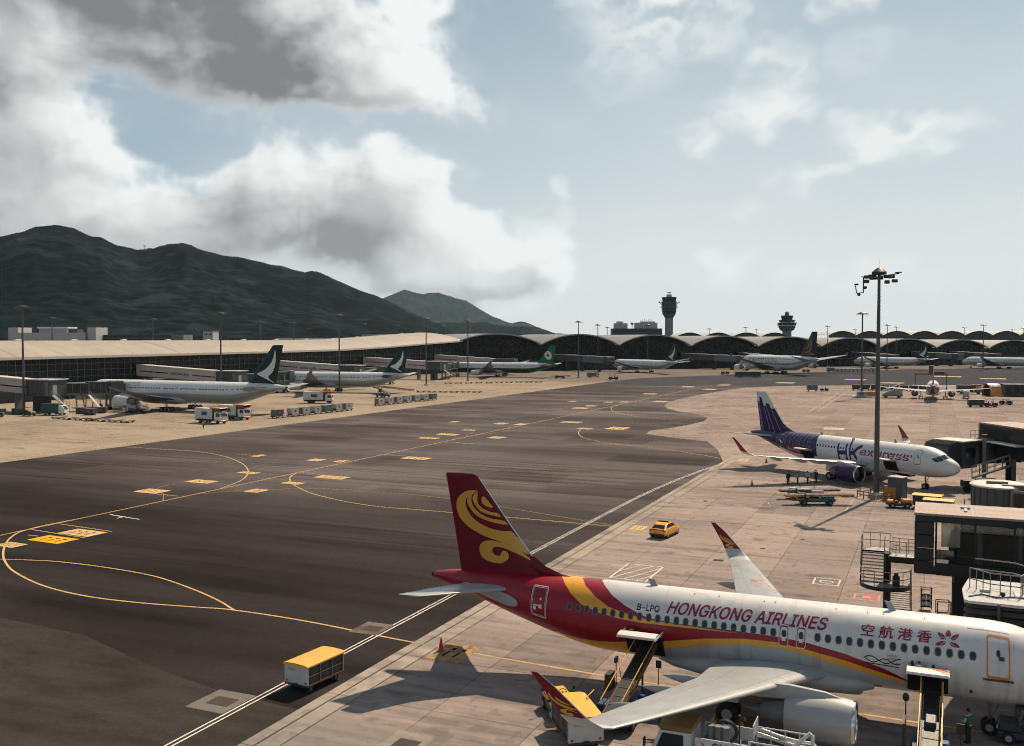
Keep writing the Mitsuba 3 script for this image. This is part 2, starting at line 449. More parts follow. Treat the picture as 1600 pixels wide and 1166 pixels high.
# outlines of the six characters that stand on the jet and on the gangways: (outer rings, holes)
CJK = {'空':([[(0.058,0.733),(0.438,0.742),(0.408,0.842),(0.517,0.867),(0.579,0.742),(0.933,0.742),(0.942,0.517),(0.833,0.517),(0.829,0.642),(0.172,0.642),(0.167,0.483),(0.075,0.475),(0.058,0.483)],[(0.058,-0.05),(0.067,0.042),(0.441,0.045),(0.44,0.257),(0.175,0.258),(0.166,0.339),(0.117,0.333),(0.067,0.408),(0.075,0.433),(0.231,0.501),(0.367,0.608),(0.4,0.608),(0.45,0.558),(0.45,0.533),(0.325,0.433),(0.227,0.382),(0.218,0.359),(0.816,0.359),(0.756,0.416),(0.55,0.525),(0.55,0.558),(0.6,0.608),(0.692,0.575),(0.933,0.425),(0.933,0.4),(0.883,0.342),(0.843,0.348),(0.833,0.258),(0.56,0.257),(0.558,0.047),(0.933,0.042),(0.942,-0.058)]],[]),'航':([[(0.017,-0.058),(0.066,0.062),(0.092,0.205),(0.091,0.33),(0.025,0.333),(0.025,0.417),(0.092,0.429),(0.092,0.733),(0.19,0.751),(0.217,0.867),(0.317,0.858),(0.325,0.833),(0.293,0.744),(0.425,0.742),(0.429,0.692),(0.633,0.693),(0.583,0.85),(0.675,0.875),(0.761,0.693),(0.967,0.683),(0.958,0.592),(0.425,0.587),(0.426,0.009),(0.466,0.045),(0.508,0.196),(0.508,0.517),(0.85,0.525),(0.859,0.018),(0.9,0.029),(0.9,0.15),(0.983,0.125),(0.975,-0.025),(0.942,-0.075),(0.808,-0.083),(0.758,-0.042),(0.745,0.425),(0.617,0.422),(0.617,0.25),(0.592,0.083),(0.542,-0.033),(0.483,-0.1),(0.458,-0.1),(0.413,-0.064),(0.342,-0.092),(0.242,-0.083),(0.217,-0.0),(0.332,0.01),(0.333,0.129),(0.258,0.117),(0.197,0.243),(0.158,0.017),(0.108,-0.1),(0.075,-0.1)]],[[(0.192,0.62),(0.25,0.633),(0.308,0.533),(0.317,0.486),(0.332,0.484),(0.332,0.649),(0.196,0.65)],[(0.258,0.325),(0.317,0.194),(0.331,0.191),(0.333,0.322)],[(0.275,0.433),(0.33,0.425),(0.333,0.456),(0.295,0.45)],[(0.2,0.542),(0.192,0.428),(0.248,0.425),(0.225,0.505)],[(0.235,0.329),(0.193,0.311),(0.212,0.308)]]),'港':([[(0.017,0.508),(0.067,0.583),(0.117,0.575),(0.245,0.499),(0.258,0.558),(0.425,0.562),(0.422,0.641),(0.3,0.642),(0.287,0.676),(0.25,0.65),(0.198,0.699),(0.075,0.767),(0.067,0.792),(0.117,0.85),(0.217,0.817),(0.312,0.742),(0.42,0.742),(0.425,0.85),(0.533,0.858),(0.535,0.743),(0.687,0.742),(0.7,0.755),(0.7,0.858),(0.8,0.858),(0.81,0.743),(0.95,0.742),(0.95,0.642),(0.803,0.641),(0.801,0.561),(0.983,0.55),(0.975,0.458),(0.821,0.458),(0.817,0.445),(0.868,0.376),(1.0,0.258),(0.942,0.192),(0.908,0.192),(0.819,0.267),(0.808,0.125),(0.511,0.125),(0.508,0.03),(0.522,0.017),(0.805,0.017),(0.825,0.054),(0.825,0.117),(0.858,0.125),(0.925,0.092),(0.9,-0.042),(0.833,-0.083),(0.5,-0.083),(0.433,-0.058),(0.408,-0.017),(0.403,0.251),(0.317,0.183),(0.268,0.19),(0.142,-0.083),(0.1,-0.075),(0.042,-0.017),(0.208,0.317),(0.281,0.293),(0.374,0.385),(0.41,0.454),(0.262,0.458),(0.217,0.392),(0.192,0.392)]],[[(0.537,0.458),(0.504,0.384),(0.733,0.388),(0.695,0.458)],[(0.508,0.222),(0.705,0.217),(0.708,0.288),(0.512,0.291)],[(0.533,0.563),(0.697,0.559),(0.7,0.639),(0.536,0.641)]]),'香':([[(0.025,0.308),(0.025,0.342),(0.198,0.418),(0.326,0.528),(0.042,0.533),(0.05,0.633),(0.442,0.637),(0.438,0.7),(0.15,0.683),(0.125,0.742),(0.133,0.783),(0.52,0.808),(0.783,0.858),(0.85,0.792),(0.85,0.767),(0.561,0.716),(0.559,0.635),(0.958,0.625),(0.958,0.533),(0.674,0.529),(0.777,0.443),(0.983,0.342),(0.925,0.258),(0.825,0.289),(0.825,-0.092),(0.717,-0.092),(0.712,-0.058),(0.305,-0.058),(0.283,-0.1),(0.2,-0.1),(0.191,0.289),(0.075,0.25)]],[[(0.564,0.485),(0.563,0.333),(0.743,0.338)],[(0.292,0.188),(0.712,0.183),(0.717,0.237),(0.296,0.242)],[(0.297,0.092),(0.296,0.033),(0.717,0.038),(0.712,0.092)],[(0.267,0.342),(0.44,0.334),(0.441,0.483),(0.427,0.482),(0.35,0.4)]]),'滙':([[(0.3,0.8),(0.958,0.792),(0.95,0.725),(0.717,0.72),(0.775,0.617),(0.759,0.584),(0.933,0.583),(0.933,0.508),(0.759,0.505),(0.762,0.45),(0.917,0.45),(0.917,0.383),(0.761,0.383),(0.758,0.322),(0.917,0.317),(0.917,0.25),(0.761,0.25),(0.758,0.188),(0.933,0.183),(0.942,0.108),(0.546,0.108),(0.54,0.038),(0.958,0.033),(0.967,-0.05),(0.3,-0.05)],[(0.058,0.783),(0.067,0.817),(0.1,0.85),(0.125,0.85),(0.25,0.775),(0.283,0.725),(0.242,0.667),(0.217,0.667),(0.139,0.741)],[(0.058,-0.05),(0.058,-0.017),(0.141,0.153),(0.183,0.283),(0.208,0.292),(0.25,0.267),(0.267,0.233),(0.158,-0.05),(0.142,-0.083)],[(0.025,0.5),(0.067,0.567),(0.092,0.567),(0.225,0.492),(0.258,0.45),(0.217,0.392),(0.192,0.392),(0.114,0.457)]],[[(0.383,0.462),(0.399,0.46),(0.433,0.511),(0.517,0.708),(0.592,0.692),(0.561,0.584),(0.691,0.585),(0.691,0.614),(0.65,0.675),(0.65,0.7),(0.683,0.723),(0.393,0.724)],[(0.542,0.188),(0.68,0.184),(0.683,0.247),(0.545,0.25)],[(0.542,0.322),(0.68,0.317),(0.683,0.371),(0.545,0.383)],[(0.542,0.455),(0.68,0.45),(0.683,0.505),(0.545,0.508)],[(0.417,0.342),(0.384,0.355),(0.383,0.037),(0.472,0.033),(0.466,0.399)]]),'豐':([[(0.05,-0.067),(0.05,0.008),(0.308,0.012),(0.264,0.099),(0.175,0.1),(0.175,0.3),(0.833,0.3),(0.833,0.1),(0.744,0.099),(0.699,0.011),(0.95,0.008),(0.95,-0.067)],[(0.067,0.342),(0.067,0.408),(0.942,0.4),(0.942,0.342)],[(0.108,0.825),(0.183,0.825),(0.197,0.774),(0.289,0.784),(0.292,0.842),(0.35,0.842),(0.361,0.784),(0.442,0.783),(0.442,0.725),(0.358,0.72),(0.362,0.7),(0.433,0.7),(0.433,0.642),(0.361,0.641),(0.358,0.613),(0.453,0.599),(0.458,0.858),(0.542,0.858),(0.546,0.607),(0.641,0.611),(0.639,0.641),(0.567,0.642),(0.567,0.7),(0.638,0.7),(0.642,0.72),(0.558,0.725),(0.558,0.783),(0.639,0.784),(0.65,0.842),(0.7,0.842),(0.711,0.784),(0.803,0.774),(0.817,0.825),(0.892,0.825),(0.892,0.442),(0.108,0.442)]],[[(0.267,0.172),(0.737,0.167),(0.742,0.229),(0.271,0.233)],[(0.375,0.092),(0.411,0.009),(0.595,0.008),(0.643,0.095)],[(0.783,0.642),(0.711,0.641),(0.709,0.611),(0.807,0.609),(0.807,0.733),(0.71,0.724),(0.712,0.7),(0.783,0.7)],[(0.8,0.55),(0.712,0.55),(0.709,0.52),(0.805,0.517)],[(0.55,0.55),(0.545,0.517),(0.641,0.52),(0.638,0.55)],[(0.458,0.556),(0.361,0.55),(0.359,0.52),(0.455,0.517)],[(0.2,0.733),(0.193,0.609),(0.289,0.609),(0.289,0.641),(0.217,0.642),(0.217,0.7),(0.288,0.7),(0.291,0.723)],[(0.2,0.55),(0.195,0.517),(0.291,0.52),(0.288,0.55)]])}
# ---------------------------------------------------------------- ground
def concrete_tone(tone):
    def fn(p, n, uv):
        big = fbm(p.x * .05, p.y * .13, 3.0, 4)
        mid = fbm(p.x * .5, p.y * 1.6, 7.0, 4)
        streak = fbm(p.x * .10, p.y * 1.9, 11.0, 4)
        fine = fbm(p.x * 7, p.y * 7, 1.0, 3)
        c = mix(tone, [t * .58 for t in tone], dr.clip((big - .38) * 1.5 + (streak - .48) * 1.4, 0, 1))
        c = mix(c, [t * 1.14 for t in tone], dr.clip((mid - .5) * 1.8, 0, 1))
        stain = smoothstep(.66, .80, fbm(p.x * .22 + 9, p.y * .33, 5.0, 4))
        c = mix(c, [t * .42 for t in tone], stain * .60)
        tyre = smoothstep(.60, .74, fbm(p.x * .035 + 3, p.y * .9, 9.0, 4)) * smoothstep(.45, .6, fbm(p.x * .05, p.y * .05, 4.0, 3))
        c = mix(c, [t * .5 for t in tone], tyre * .5)
        drip = smoothstep(.80, .86, noise(p.x * 1.7, p.y * 1.7, 2.0))
        c = mix(c, [t * .45 for t in tone], drip * .40)
        wash = smoothstep(47.0, 40.0, p.y + 2.5 * fbm(p.x * .2, p.y * .2, 0, 3) + .22 * (p.x + 30)) * dr.select(p.x > -42, 1.0, 0.0)
        c = mix(c, (.150, .155, .135), wash * .55)
        return c * (.90 + .2 * fine) * mi.Color3f(1.19, 1.235, 1.315)
    return fn


TONES = [(.336, .270, .230), (.305, .247, .213), (.362, .291, .247), (.272, .222, .193), (.382, .305, .257)]
for i, t in enumerate(TONES):
    mat(f'slab_concrete_{i}', concrete_tone(t), matt=True)
mat('kerb_concrete', concrete_tone((.39, .325, .268)), matt=True)
mat('joint_dark', (.135, .110, .094), .95, spec=.1)


def apron_far(p, n, uv):
    """concrete beyond the built slabs: joints become part of the print there"""
    c = concrete_tone((.332, .266, .222))(p, n, uv)
    cx, cy = dr.floor((p.x + .5) / 6.1), dr.floor(p.y / 7.6)
    c = c * (.86 + .26 * cell_rand(cx, cy, 3.0))
    lx = dr.abs((p.x + .5) / 6.1 - dr.floor((p.x + .5) / 6.1) - .5)
    ly = dr.abs(p.y / 7.6 - dr.floor(p.y / 7.6) - .5)
    j = dr.maximum(smoothstep(.488, .497, lx), smoothstep(.490, .497, ly))
    return c * (1 - .25 * j)


mat('apron_concrete', apron_far, matt=True)


def apron_left(p, n, uv):
    c = concrete_tone((.345, .278, .205))(p, n, uv)
    edge = smoothstep(-152.0, -144.0, p.x + 3 * fbm(p.x * .1, p.y * .1, 0, 3))
    c = mix(c, (.40, .335, .255), edge * .5 * dr.select(p.y < 420, 1.0, 0.0))
    c = mix(c, (.205, .180, .160), smoothstep(395.0, 470.0, p.y + .25 * (p.x + 180)) * .85)
    cx, cy = dr.floor(p.x / 12.2), dr.floor(p.y / 15.2)
    return c * (.93 + .14 * cell_rand(cx, cy, 3.0))


mat('apron_concrete_pale', apron_left, matt=True)


def asphalt(p, n, uv):
    big = fbm(p.x * .018 + 4, p.y * .05, 2.0, 4)
    st = fbm(p.x * .030, p.y * .85, 5.0, 5)
    st2 = fbm(p.x * .012, p.y * .22, 8.0, 4)
    fine = fbm(p.x * 5, p.y * 5, 1.0, 3)
    c = mix((.056, .044, .040), (.096, .075, .068), dr.clip((big - .36) * 2.6, 0, 1))
    c = mix(c, (.040, .033, .031), dr.clip((st - .46) * 3.0, 0, 1) * .62)
    c = mix(c, (.112, .090, .083), dr.clip((st2 - .50) * 3.6, 0, 1) * .60)
    pc = cell_rand(dr.floor(p.x / 17 + .35 * dr.floor(p.y / 9)), dr.floor(p.y / 9), 2.0)
    c = c * dr.select(pc > .90, .74, dr.select(pc < .08, 1.22, 1.0))
    blot = smoothstep(.52, .70, fbm(p.x * .06, p.y * .14, 12.0, 5))
    c = mix(c, (.036, .029, .027), blot * .55)
    skid = smoothstep(.64, .72, fbm(p.x * .02 + 8, p.y * 1.3, 15.0, 3)) * smoothstep(.48, .6, fbm(p.x * .03, p.y * .05, 6.0, 3))
    c = mix(c, (.022, .018, .017), skid * .6)
    sx = dr.abs(p.x / 7.6 - dr.floor(p.x / 7.6) - .5)
    c = c * (1 - .13 * smoothstep(.488, .497, sx) * smoothstep(.35, .55, fbm(p.x * .05, p.y * .08, 2.0, 3)))
    # paving lanes, a paler band along the centreline, a darker near end
    lane = cell_rand(dr.floor((p.y + .06 * p.x) / 9.5), 4.0, 1.0)
    c = c * (.90 + .2 * lane)
    worn = smoothstep(30.0, 7.0, dr.abs(p.x + 88)) * .28
    c = mix(c, (.125, .108, .102), worn * fbm(p.x * .2, p.y * .02, 3.0, 3))
    near_dark = smoothstep(128.0, 78.0, p.y + .28 * (p.x + 88)) * dr.clip(.55 + 1.0 * fbm(p.x * .02, p.y * .03, 9.0, 3), 0, 1)
    c = mix(c, mix((.0225, .0178, .0155), (.0085, .0069, .0061), dr.clip(fbm(p.x * .035, p.y * .30, 6.0, 5) * 2.0 - .5, 0, 1)), near_dark * .90)
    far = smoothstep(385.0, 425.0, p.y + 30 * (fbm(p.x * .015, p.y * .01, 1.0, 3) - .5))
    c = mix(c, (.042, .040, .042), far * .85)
    return c * (.85 + .3 * fine) * mi.Color3f(1.93, 2.13, 2.36)


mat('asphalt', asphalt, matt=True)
mat('asphalt_worn_green', lambda p, n, uv: mix((.076, .071, .065), (.040, .036, .033), fbm(p.x * .3, p.y * .9, 2.0, 4)) * (.85 + .3 * fbm(p.x * 6, p.y * 6, 0, 2)), matt=True)


def worn(rgb, amount=.45):
    def fn(p, n, uv):
        k = fbm(p.x * 3.1, p.y * 3.1, 4.0, 4)
        k2 = fbm(p.x * .4, p.y * .4, 1.0, 3)
        return mix(rgb, (.10, .08, .07), dr.clip((k - .5) * 2.0 * amount + (k2 - .45) * amount, 0, .75))
    return fn


mat('yellow_line', worn((.72, .48, .24), .5), matt=True)
mat('yellow_line_worn', worn((.50, .33, .18), .9), matt=True)
mat('yellow_patch', worn((.78, .54, .26), .62), matt=True)
mat('yellow_patch_bright', worn((.90, .47, .045), .25), matt=True)
mat('yellow_patch_pale', worn((.62, .50, .36), .8), matt=True)
mat('white_line', worn((.80, .76, .70), .5), matt=True)
mat('white_line_thin', worn((.66, .61, .55), .8), matt=True)
mat('dark_mark', (.045, .033, .028), matt=True)
mat('pit_cover', (.10, .085, .075), matt=True)
mat('patch_frame', concrete_tone((.20, .165, .14)), matt=True)

mat('far_land', lambda p, n, uv: mix((.13, .115, .095), (.06, .075, .045), fbm(p.x * .002, p.y * .002, 1.0, 4)), matt=True)
ang = np.linspace(0, 2 * PI, 97)[:-1]
struct('ground', flat_poly(Polygon(np.column_stack([13000 * np.cos(ang), 13000 * np.sin(ang)])), -.30), 'far_land', label='flat ground of the airfield and reclaimed land reaching to the hills')

RIGHT_EDGE = [(-31.7, -60), (-31.7, 159.5), (-36, 177), (-40.7, 190.1), (-48.9, 194.6), (-55.9, 200.3), (-57.2, 207.5), (-54.6, 216), (-52.6, 225), (-51.5, 236), (-53, 248), (-58, 258), (-65, 265.5), (-71, 276), (-75.2, 289.4),
              (-77.5, 305), (-78, 318.7), (-77.6, 340), (-76.3, 361.1), (-74, 385), (-71, 404), (-63, 420), (-52.3, 430.2), (-35, 442), (-14.6, 452.8), (36.6, 475.1), (160, 525)]
LEFT_EDGE = [(-140, -60), (-140, 431), (-137.8, 480.7), (-119.5, 516.2), (-95.8, 556.9), (-56.5, 620.1), (-2.9, 697.2), (59.1, 770.8), (160, 880)]
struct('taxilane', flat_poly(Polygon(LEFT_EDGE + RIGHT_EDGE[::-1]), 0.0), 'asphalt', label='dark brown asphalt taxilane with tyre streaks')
struct('left_apron', flat_poly(Polygon([(-700, -60)] + LEFT_EDGE + [(160, 1250), (-700, 1250)]), 0.001), 'apron_concrete_pale', label='pale concrete apron in front of the long concourse')
SLAB_X0, SLAB_DX, SLAB_Y0, SLAB_DY = -29.7, 6.1, 31.0, 7.6
xs = [-29.7, -24.88, -18.78, -12.65, -6.5, -.4, 5.7, 11.8]
ys = [23.3 + 7.6 * k for k in range(19)]
Y_SLAB = ys[-1]

struct('right_apron', flat_poly(Polygon([(-31.7, Y_SLAB)] + [q for q in RIGHT_EDGE if q[1] > Y_SLAB] + [(160, Y_SLAB)]), 0.001), 'apron_concrete', label='beige concrete apron behind the purple tailed jet')
struct('near_apron', flat_poly(sbox(-29.7, -60, 160, Y_SLAB), -.06), 'joint_dark', label='concrete slab apron under the red tailed jet')
rng = np.random.default_rng(5)
cache = {}
for i in range(len(xs) - 1):
    for j in range(len(ys) - 1):
        d = (round(xs[i + 1] - xs[i], 3), round(ys[j + 1] - ys[j], 3))
        if d not in cache:
            m = M().box((0, 0, -.03), (d[0] - .032, d[1] - .032, .06), bev=.012)
            cache[d] = mikit.ply(m.mesh(), 'slab_concrete_0')
        k = numbered('near_apron__slab')
        scene[k] = {**cache[d], 'bsdf': {'type': 'ref', 'id': f'slab_concrete_{rng.choice(5, p=[.4, .2, .15, .1, .15])}'},
                    'to_world': tf((xs[i] + xs[i + 1]) / 2, (ys[j] + ys[j + 1]) / 2, rng.uniform(-.004, .004))}
struct('near_apron__outer_slabs', flat_poly(sbox(11.85, -60, 160, Y_SLAB).union(sbox(-29.7, -60, 11.85, 23.2)), -.002), 'apron_concrete')
# kerb strip with its drain slot: real strips either side of a dark gap
for k in range(19):
    y0 = 23.3 + 7.6 * k
    for a, b in ((-31.7, -30.96), (-30.84, -29.74)):
        key = numbered('kerb_strip__slab')
        scene[key] = mikit.ply(M().box(((a + b) / 2, y0 + 3.8, -.015), (b - a, 7.56, .06), bev=.012).mesh(), 'kerb_concrete')
scene['kerb_strip__drain_slot'] = mikit.ply(flat_poly(sbox(-31.7, 20, -29.7, 168), -.05), 'joint_dark')
labels['kerb_strip'] = {'kind': 'structure', 'label': 'pale concrete kerb strip with a narrow drain slot along it'}
struct('worn_asphalt', flat_poly(Polygon([(-80, -60), (-80, 46), (-62.2, 49.1), (-53.3, 48.5), (-44, 45.4), (-38.3, 44.0), (-31.75, 43.3), (-31.75, -60)]), 0.004), 'asphalt_worn_green', label='greenish worn pavement at the near end of the taxilane')


# ---------------------------------------------------------------- painted markings
def strip(pts, w):
    return LineString(pts).buffer(w / 2, cap_style=2, join_style=1)


def curve(pts, n=8):
    """smooth line through the points (Catmull-Rom)"""
    p = np.asarray(pts, float)
    p = np.vstack([2 * p[0] - p[1], p, 2 * p[-1] - p[-2]])
    out = []
    for i in range(1, len(p) - 2):
        for t in np.arange(n) / n:
            out.append(.5 * (2 * p[i] + (p[i + 1] - p[i - 1]) * t + (2 * p[i - 1] - 5 * p[i] + 4 * p[i + 1] - p[i + 2]) * t ** 2 + (3 * p[i] - p[i - 1] - 3 * p[i + 1] + p[i + 2]) * t ** 3))
    out.append(p[-2])
    return np.array(out)


def paint(name, poly, m, z=.010, label=None):
    return struct(name, flat_poly(poly, z), m, label=label)


cl = [(-88.3, -40), (-88.3, 260), (-88.6, 338), (-88.8, 400), (-86.5, 430), (-82, 458), (-68, 500), (-30, 560), (60, 680)]
paint('taxi_centreline', strip(curve(cl), .22), 'yellow_line', label='long yellow centreline down the taxilane')
paint('lead_in_line', strip(curve([(-88.3, 80), (-88.6, 75.6), (-88.0, 72.2), (-86.5, 69.8), (-84.3, 67.4), (-80.6, 64.1), (-77.0, 61.5), (-73.1, 59.3), (-67.1, 57.0), (-61.3, 56.0), (-56, 56.2), (-51, 57.0), (-48, 57.5), (-41.2, 57.3), (-31.3, 56.1), (-17.3, 55.1), (-8, 55), (9, 55.0)]), .20), 'yellow_line',
      label='yellow lead-in line curving to the red tailed jet')
paint('lead_out_line', strip(curve([(-79.5, 62.0), (-76, 63.1), (-73, 63.7), (-67.7, 63.8), (-61.1, 63.1), (-55.1, 61.1), (-50.8, 59.2), (-47.8, 57.5)]), .18), 'yellow_line', .012)
paint('lead_in_line', strip(curve([(-88.5, 104), (-90.6, 110.5), (-93.6, 115.8), (-97.7, 121), (-103.7, 126.8), (-112.3, 132.8), (-121, 136.3), (-129, 136.8), (-140, 136.8)]), .18), 'yellow_line')
paint('lead_in_line', strip(curve([(-88.3, 121), (-86.5, 116.8), (-83.5, 112.8), (-79.5, 109), (-74.3, 105.2), (-67.3, 101.9), (-61.7, 100.4), (-56.3, 100.3), (-47.5, 100.3), (-36.2, 100.0), (-29.9, 99.8)]), .18), 'yellow_line')
paint('lead_out_line', strip(curve([(-88.3, 98.5), (-85.6, 102.6), (-81, 106.5), (-76, 109), (-70.3, 110.2), (-62.4, 110), (-55.2, 108.5), (-50.3, 107), (-40.2, 103.4), (-31.2, 100.3)]), .13), 'yellow_line_worn', .012)
paint('lead_out_line', strip(curve([(-88.3, 93), (-92, 97), (-97, 102), (-97, 118), (-99, 128), (-96, 134), (-92, 135.6), (-88.4, 137.5)]), .10), 'yellow_line_worn', .012)
paint('lead_in_line', strip(curve([(-73, 208), (-71.4, 201), (-69, 194), (-65.8, 187.6), (-61, 182.3), (-56.2, 178.9), (-49.3, 175.6), (-42.5, 171.8), (-36.5, 167.4), (-31.0, 162.5)]), .17), 'yellow_line')
paint('lead_out_line', strip(curve([(-88.3, 178), (-86.6, 190), (-83.3, 200), (-78, 208.5), (-70.1, 217.5), (-61, 226), (-50.4, 231.5), (-35.7, 234.3), (-20, 233), (9, 236)]), .14), 'yellow_line_worn')
paint('lead_in_line', strip(curve([(-88.3, 292), (-88, 281), (-86, 270), (-81.1, 257.5), (-73.4, 246.6), (-65.2, 239.5), (-56, 236), (-47, 234.5)]), .17), 'yellow_line', .012)
paint('lead_out_line', strip(curve([(-31, 162.5), (-33.5, 168), (-39, 178), (-44, 183), (-50, 187)]), .12), 'yellow_line_worn', .012)
paint('lead_in_line', strip(curve([(-88.4, 172), (-89.5, 181), (-92, 190), (-97, 197), (-104, 203), (-112, 207)]), .12), 'yellow_line_worn', .012)
for x in (-34.86, -34.53):
    paint('apron_edge_line', strip(curve([(x - .05, -40), (x - .1, 46), (x, 84), (x + .1, 112), (x + .3, 122), (x + .9, 134), (x + 1.9, 145), (x + 3.0, 154), (x + 3.9, 158.6)]), .115), 'white_line', label='double white apron edge line beside the kerb strip' if x < -34.6 else None)
for (a, b, c, d), bright, n in (((-83.8, 69.3, -79.3, 71.9), 1, 3), ((-83.8, 73.0, -79.3, 75.6), 0, 3), ((-97.4, 97.0, -93.3, 99.9), 0, 3), ((-97.4, 106.7, -93.2, 109.2), 0, 3), ((-83.2, 117.6, -78.1, 120.2), 0, 3), ((-82.8, 142.2, -78.0, 145.1), 0, 3),
                                ((-84.0, 103.0, -81.6, 105.6), 0, 1), ((-96.6, 117.0, -93.3, 118.8), 0, 4), ((-84.0, 111.0, -80.9, 112.8), 0, 4), ((-95.9, 133.6, -93.4, 136.2), 0, 1), ((-90.7, 133.8, -89.0, 136.3), 0, 1), ((-107.9, 134.4, -106.5, 137.2), 0, 1),
                                ((-96.5, 172.5, -92.2, 175.1), 0, 2), ((-96.6, 180.6, -91.9, 183.6), 0, 2), ((-108, 209, -106, 212), 0, 0), ((-95.8, 191.4, -92.9, 193.6), 0, 0), ((-83, 218.9, -77.9, 222.6), 0, 0), ((-67.6, 207, -63.2, 213), 0, 2), ((-73.5, 204.8, -70.3, 208), 0, 0),
                                ((-83.6, 178.6, -80.5, 182.2), 0, 0), ((-96, 208.6, -93.2, 212.5), 0, 0), ((-90.7, 208.6, -88.4, 212.8), 0, 0), ((-96.6, 264, -92, 268.8), 0, 0), ((-96.3, 274.6, -92.8, 278.6), 0, 0), ((-82.7, 302.2, -78.2, 308), 0, 0), ((-97.6, 342.4, -92.6, 348), 0, 0),
                                ((-96.3, 293.4, -93.5, 297), 0, 0), ((-91.7, 295.6, -89.2, 299.8), 0, 0), ((-108, 292, -105.6, 296), 0, 0), ((-83.8, 381, -78.9, 388.6), 0, 0), ((-97, 398, -92, 406), 0, 0), ((-86, 420, -81, 428), 0, 0), ((-29.6, 99.0, -28.0, 101.4), 0, 2), ((-84.6, 66.2, -81.9, 68.0), 0, 4),
                                ((-29.4, 53.6, -27.0, 57.0), 0, 2), ((-31.2, 161.2, -28.0, 165.5), 0, 0), ((-66, 452, -58, 462), 0, 0), ((-40, 500, -30, 512), 0, 0), ((-22, 470, -12, 480), 0, 0), ((22, 540, 34, 552), 0, 0), ((0, 560, 14, 574), 0, 0)):
    base = sbox(a, b, c, d)
    key = paint('ground_sign', affinity.rotate(base, -2.5), 'yellow_patch_bright' if bright else 'yellow_line_worn' if a == -29.4 else 'yellow_patch' if n else 'yellow_patch_pale', .014)
    if n:
        g = []
        wdt = (c - a) / (n + 1.2)
        for q in range(n):
            cx = a + (q + 1.1) * wdt
            h = (d - b) * .26
            g.append(sbox(cx - wdt * .13, (b + d) / 2 - h, cx + wdt * .10, (b + d) / 2 + h * .2))
            g.append(sbox(cx - wdt * .13, (b + d) / 2 + h * .45, cx + wdt * .26, (b + d) / 2 + h))
        scene[key + '__mark'] = mikit.ply(flat_poly(affinity.rotate(union_all(g), -2.5, origin=base.centroid), .018), 'dark_mark')
for pts in ([(-88, 73.4), (-79.2, 72.5)], [(-87.8, 76.9), (-79.2, 76.0)], [(-93.4, 96.9), (-89.3, 96.6)], [(-85.8, 71.2), (-84.3, 71.2)], [(-88.2, 121.5), (-83.2, 120.4)], [(-88.2, 146.3), (-83, 145.4)], [(-112, 136), (-107.9, 135.6)]):
    paint('sign_bar', strip(pts, .16), 'yellow_line', .012)
paint('stop_mark', strip([(-87.1, 83.3), (-81.7, 82.4)], .22).union(strip([(-84.6, 82.9), (-84.5, 81.8)], .2)), 'white_line', .014)
paint('stop_mark', strip([(-85.9, 168.3), (-80.8, 167.6)], .22), 'white_line', .014)
# pits and inspection covers, hatchings on the near apron
for cx, cy, sx, sy in ((-36.4, 42.6, 2.6, 2.9), (-35.9, 57.7, 2.2, 2.6), (-24.1, 41.7, 2.2, 2.8), (-17.9, 88.3, 1.7, 1.8), (-12, 101, 1.0, 1.0), (-20.5, 141, 1.2, 2.0), (-12.5, 106.5, 1.2, 1.3), (-15, 95, 1.0, 1.0), (-26, 120, .9, 2.2), (-13.8, 62.5, 1.4, 1.6)):
    key = struct('inspection_pit', flat_poly(sbox(cx - sx / 2, cy - sy / 2, cx + sx / 2, cy + sy / 2), .012), 'patch_frame' if cx < -32 else 'kerb_concrete')
    scene[key + '__cover'] = mikit.ply(M().box((cx + .1, cy, .016), (sx * .56, sy * .40, .016), bev=.004).mesh(), 'pit_cover')
h = []
for k in range(6):
    h.append(strip([(-25 + k * 1.1 - 1.0, 78.2), (-25 + k * 1.1 + 1.2, 83.7)], .12))
hp = sbox(-25, 78.2, -21.8, 83.7)
paint('hatched_box', union_all(h).intersection(hp).union(hp.exterior.buffer(.08)), 'white_line', .014)
hp = sbox(-10.6, 78, 1.6, 87.2)
paint('hatched_box', union_all([strip([(-10.6, 79.6), (-4.8, 85.2)], .10), strip([(-9.6, 80.5), (-4.2, 80.4)], .1), strip([(-8.1, 78.4), (-1.4, 87.2)], .1), strip([(-7.2, 80.8), (1.5, 83.9)], .1), strip([(-6.6, 84.0), (1.5, 86.1)], .1), strip([(-3.7, 80.4), (1.5, 87)], .1), strip([(-10, 83), (1.5, 80)], .1),
                                 strip([(-3.4, 83.5), (6, 78)], .1)]), 'yellow_line_worn', .012)
paint('stand_box', sbox(-8.9, 83, -6.9, 85.2).exterior.buffer(.07).union(Point(-7.9, 84.1).buffer(.5).exterior.buffer(.07)), 'white_line', .016)
paint('stand_box', sbox(-5.4, 79.3, -3.6, 81.2).exterior.buffer(.07).union(sbox(-4.8, 79.9, -4.2, 80.6)), 'pink_print', .016)
paint('equipment_line', strip([(-17.9, 119.8), (-9.2, 119.8), (-9.0, 128.5)], .12).union(strip([(-18.5, 122), (-17.9, 119.8)], .12)), 'white_line_thin', .014)
paint('equipment_line', strip([(-6, 113), (9, 111)], .11).union(strip([(-24, 108), (-4, 96)], .08)), 'yellow_line_worn', .014)
paint('equipment_line', strip([(-30, 92.5), (9, 90)], .07), 'yellow_line_worn', .014)
paint('turning_circle', Point(.6, 269).buffer(9.0).exterior.buffer(.14).intersection(sbox(-20, 200, 20, 330)), 'white_line_thin', .014)
for dx in (0, 2.2):
    paint('stand_line', strip([(-31.4 + dx, 279), (-32.2 + dx, 380)], .22), 'white_line_thin', .014)
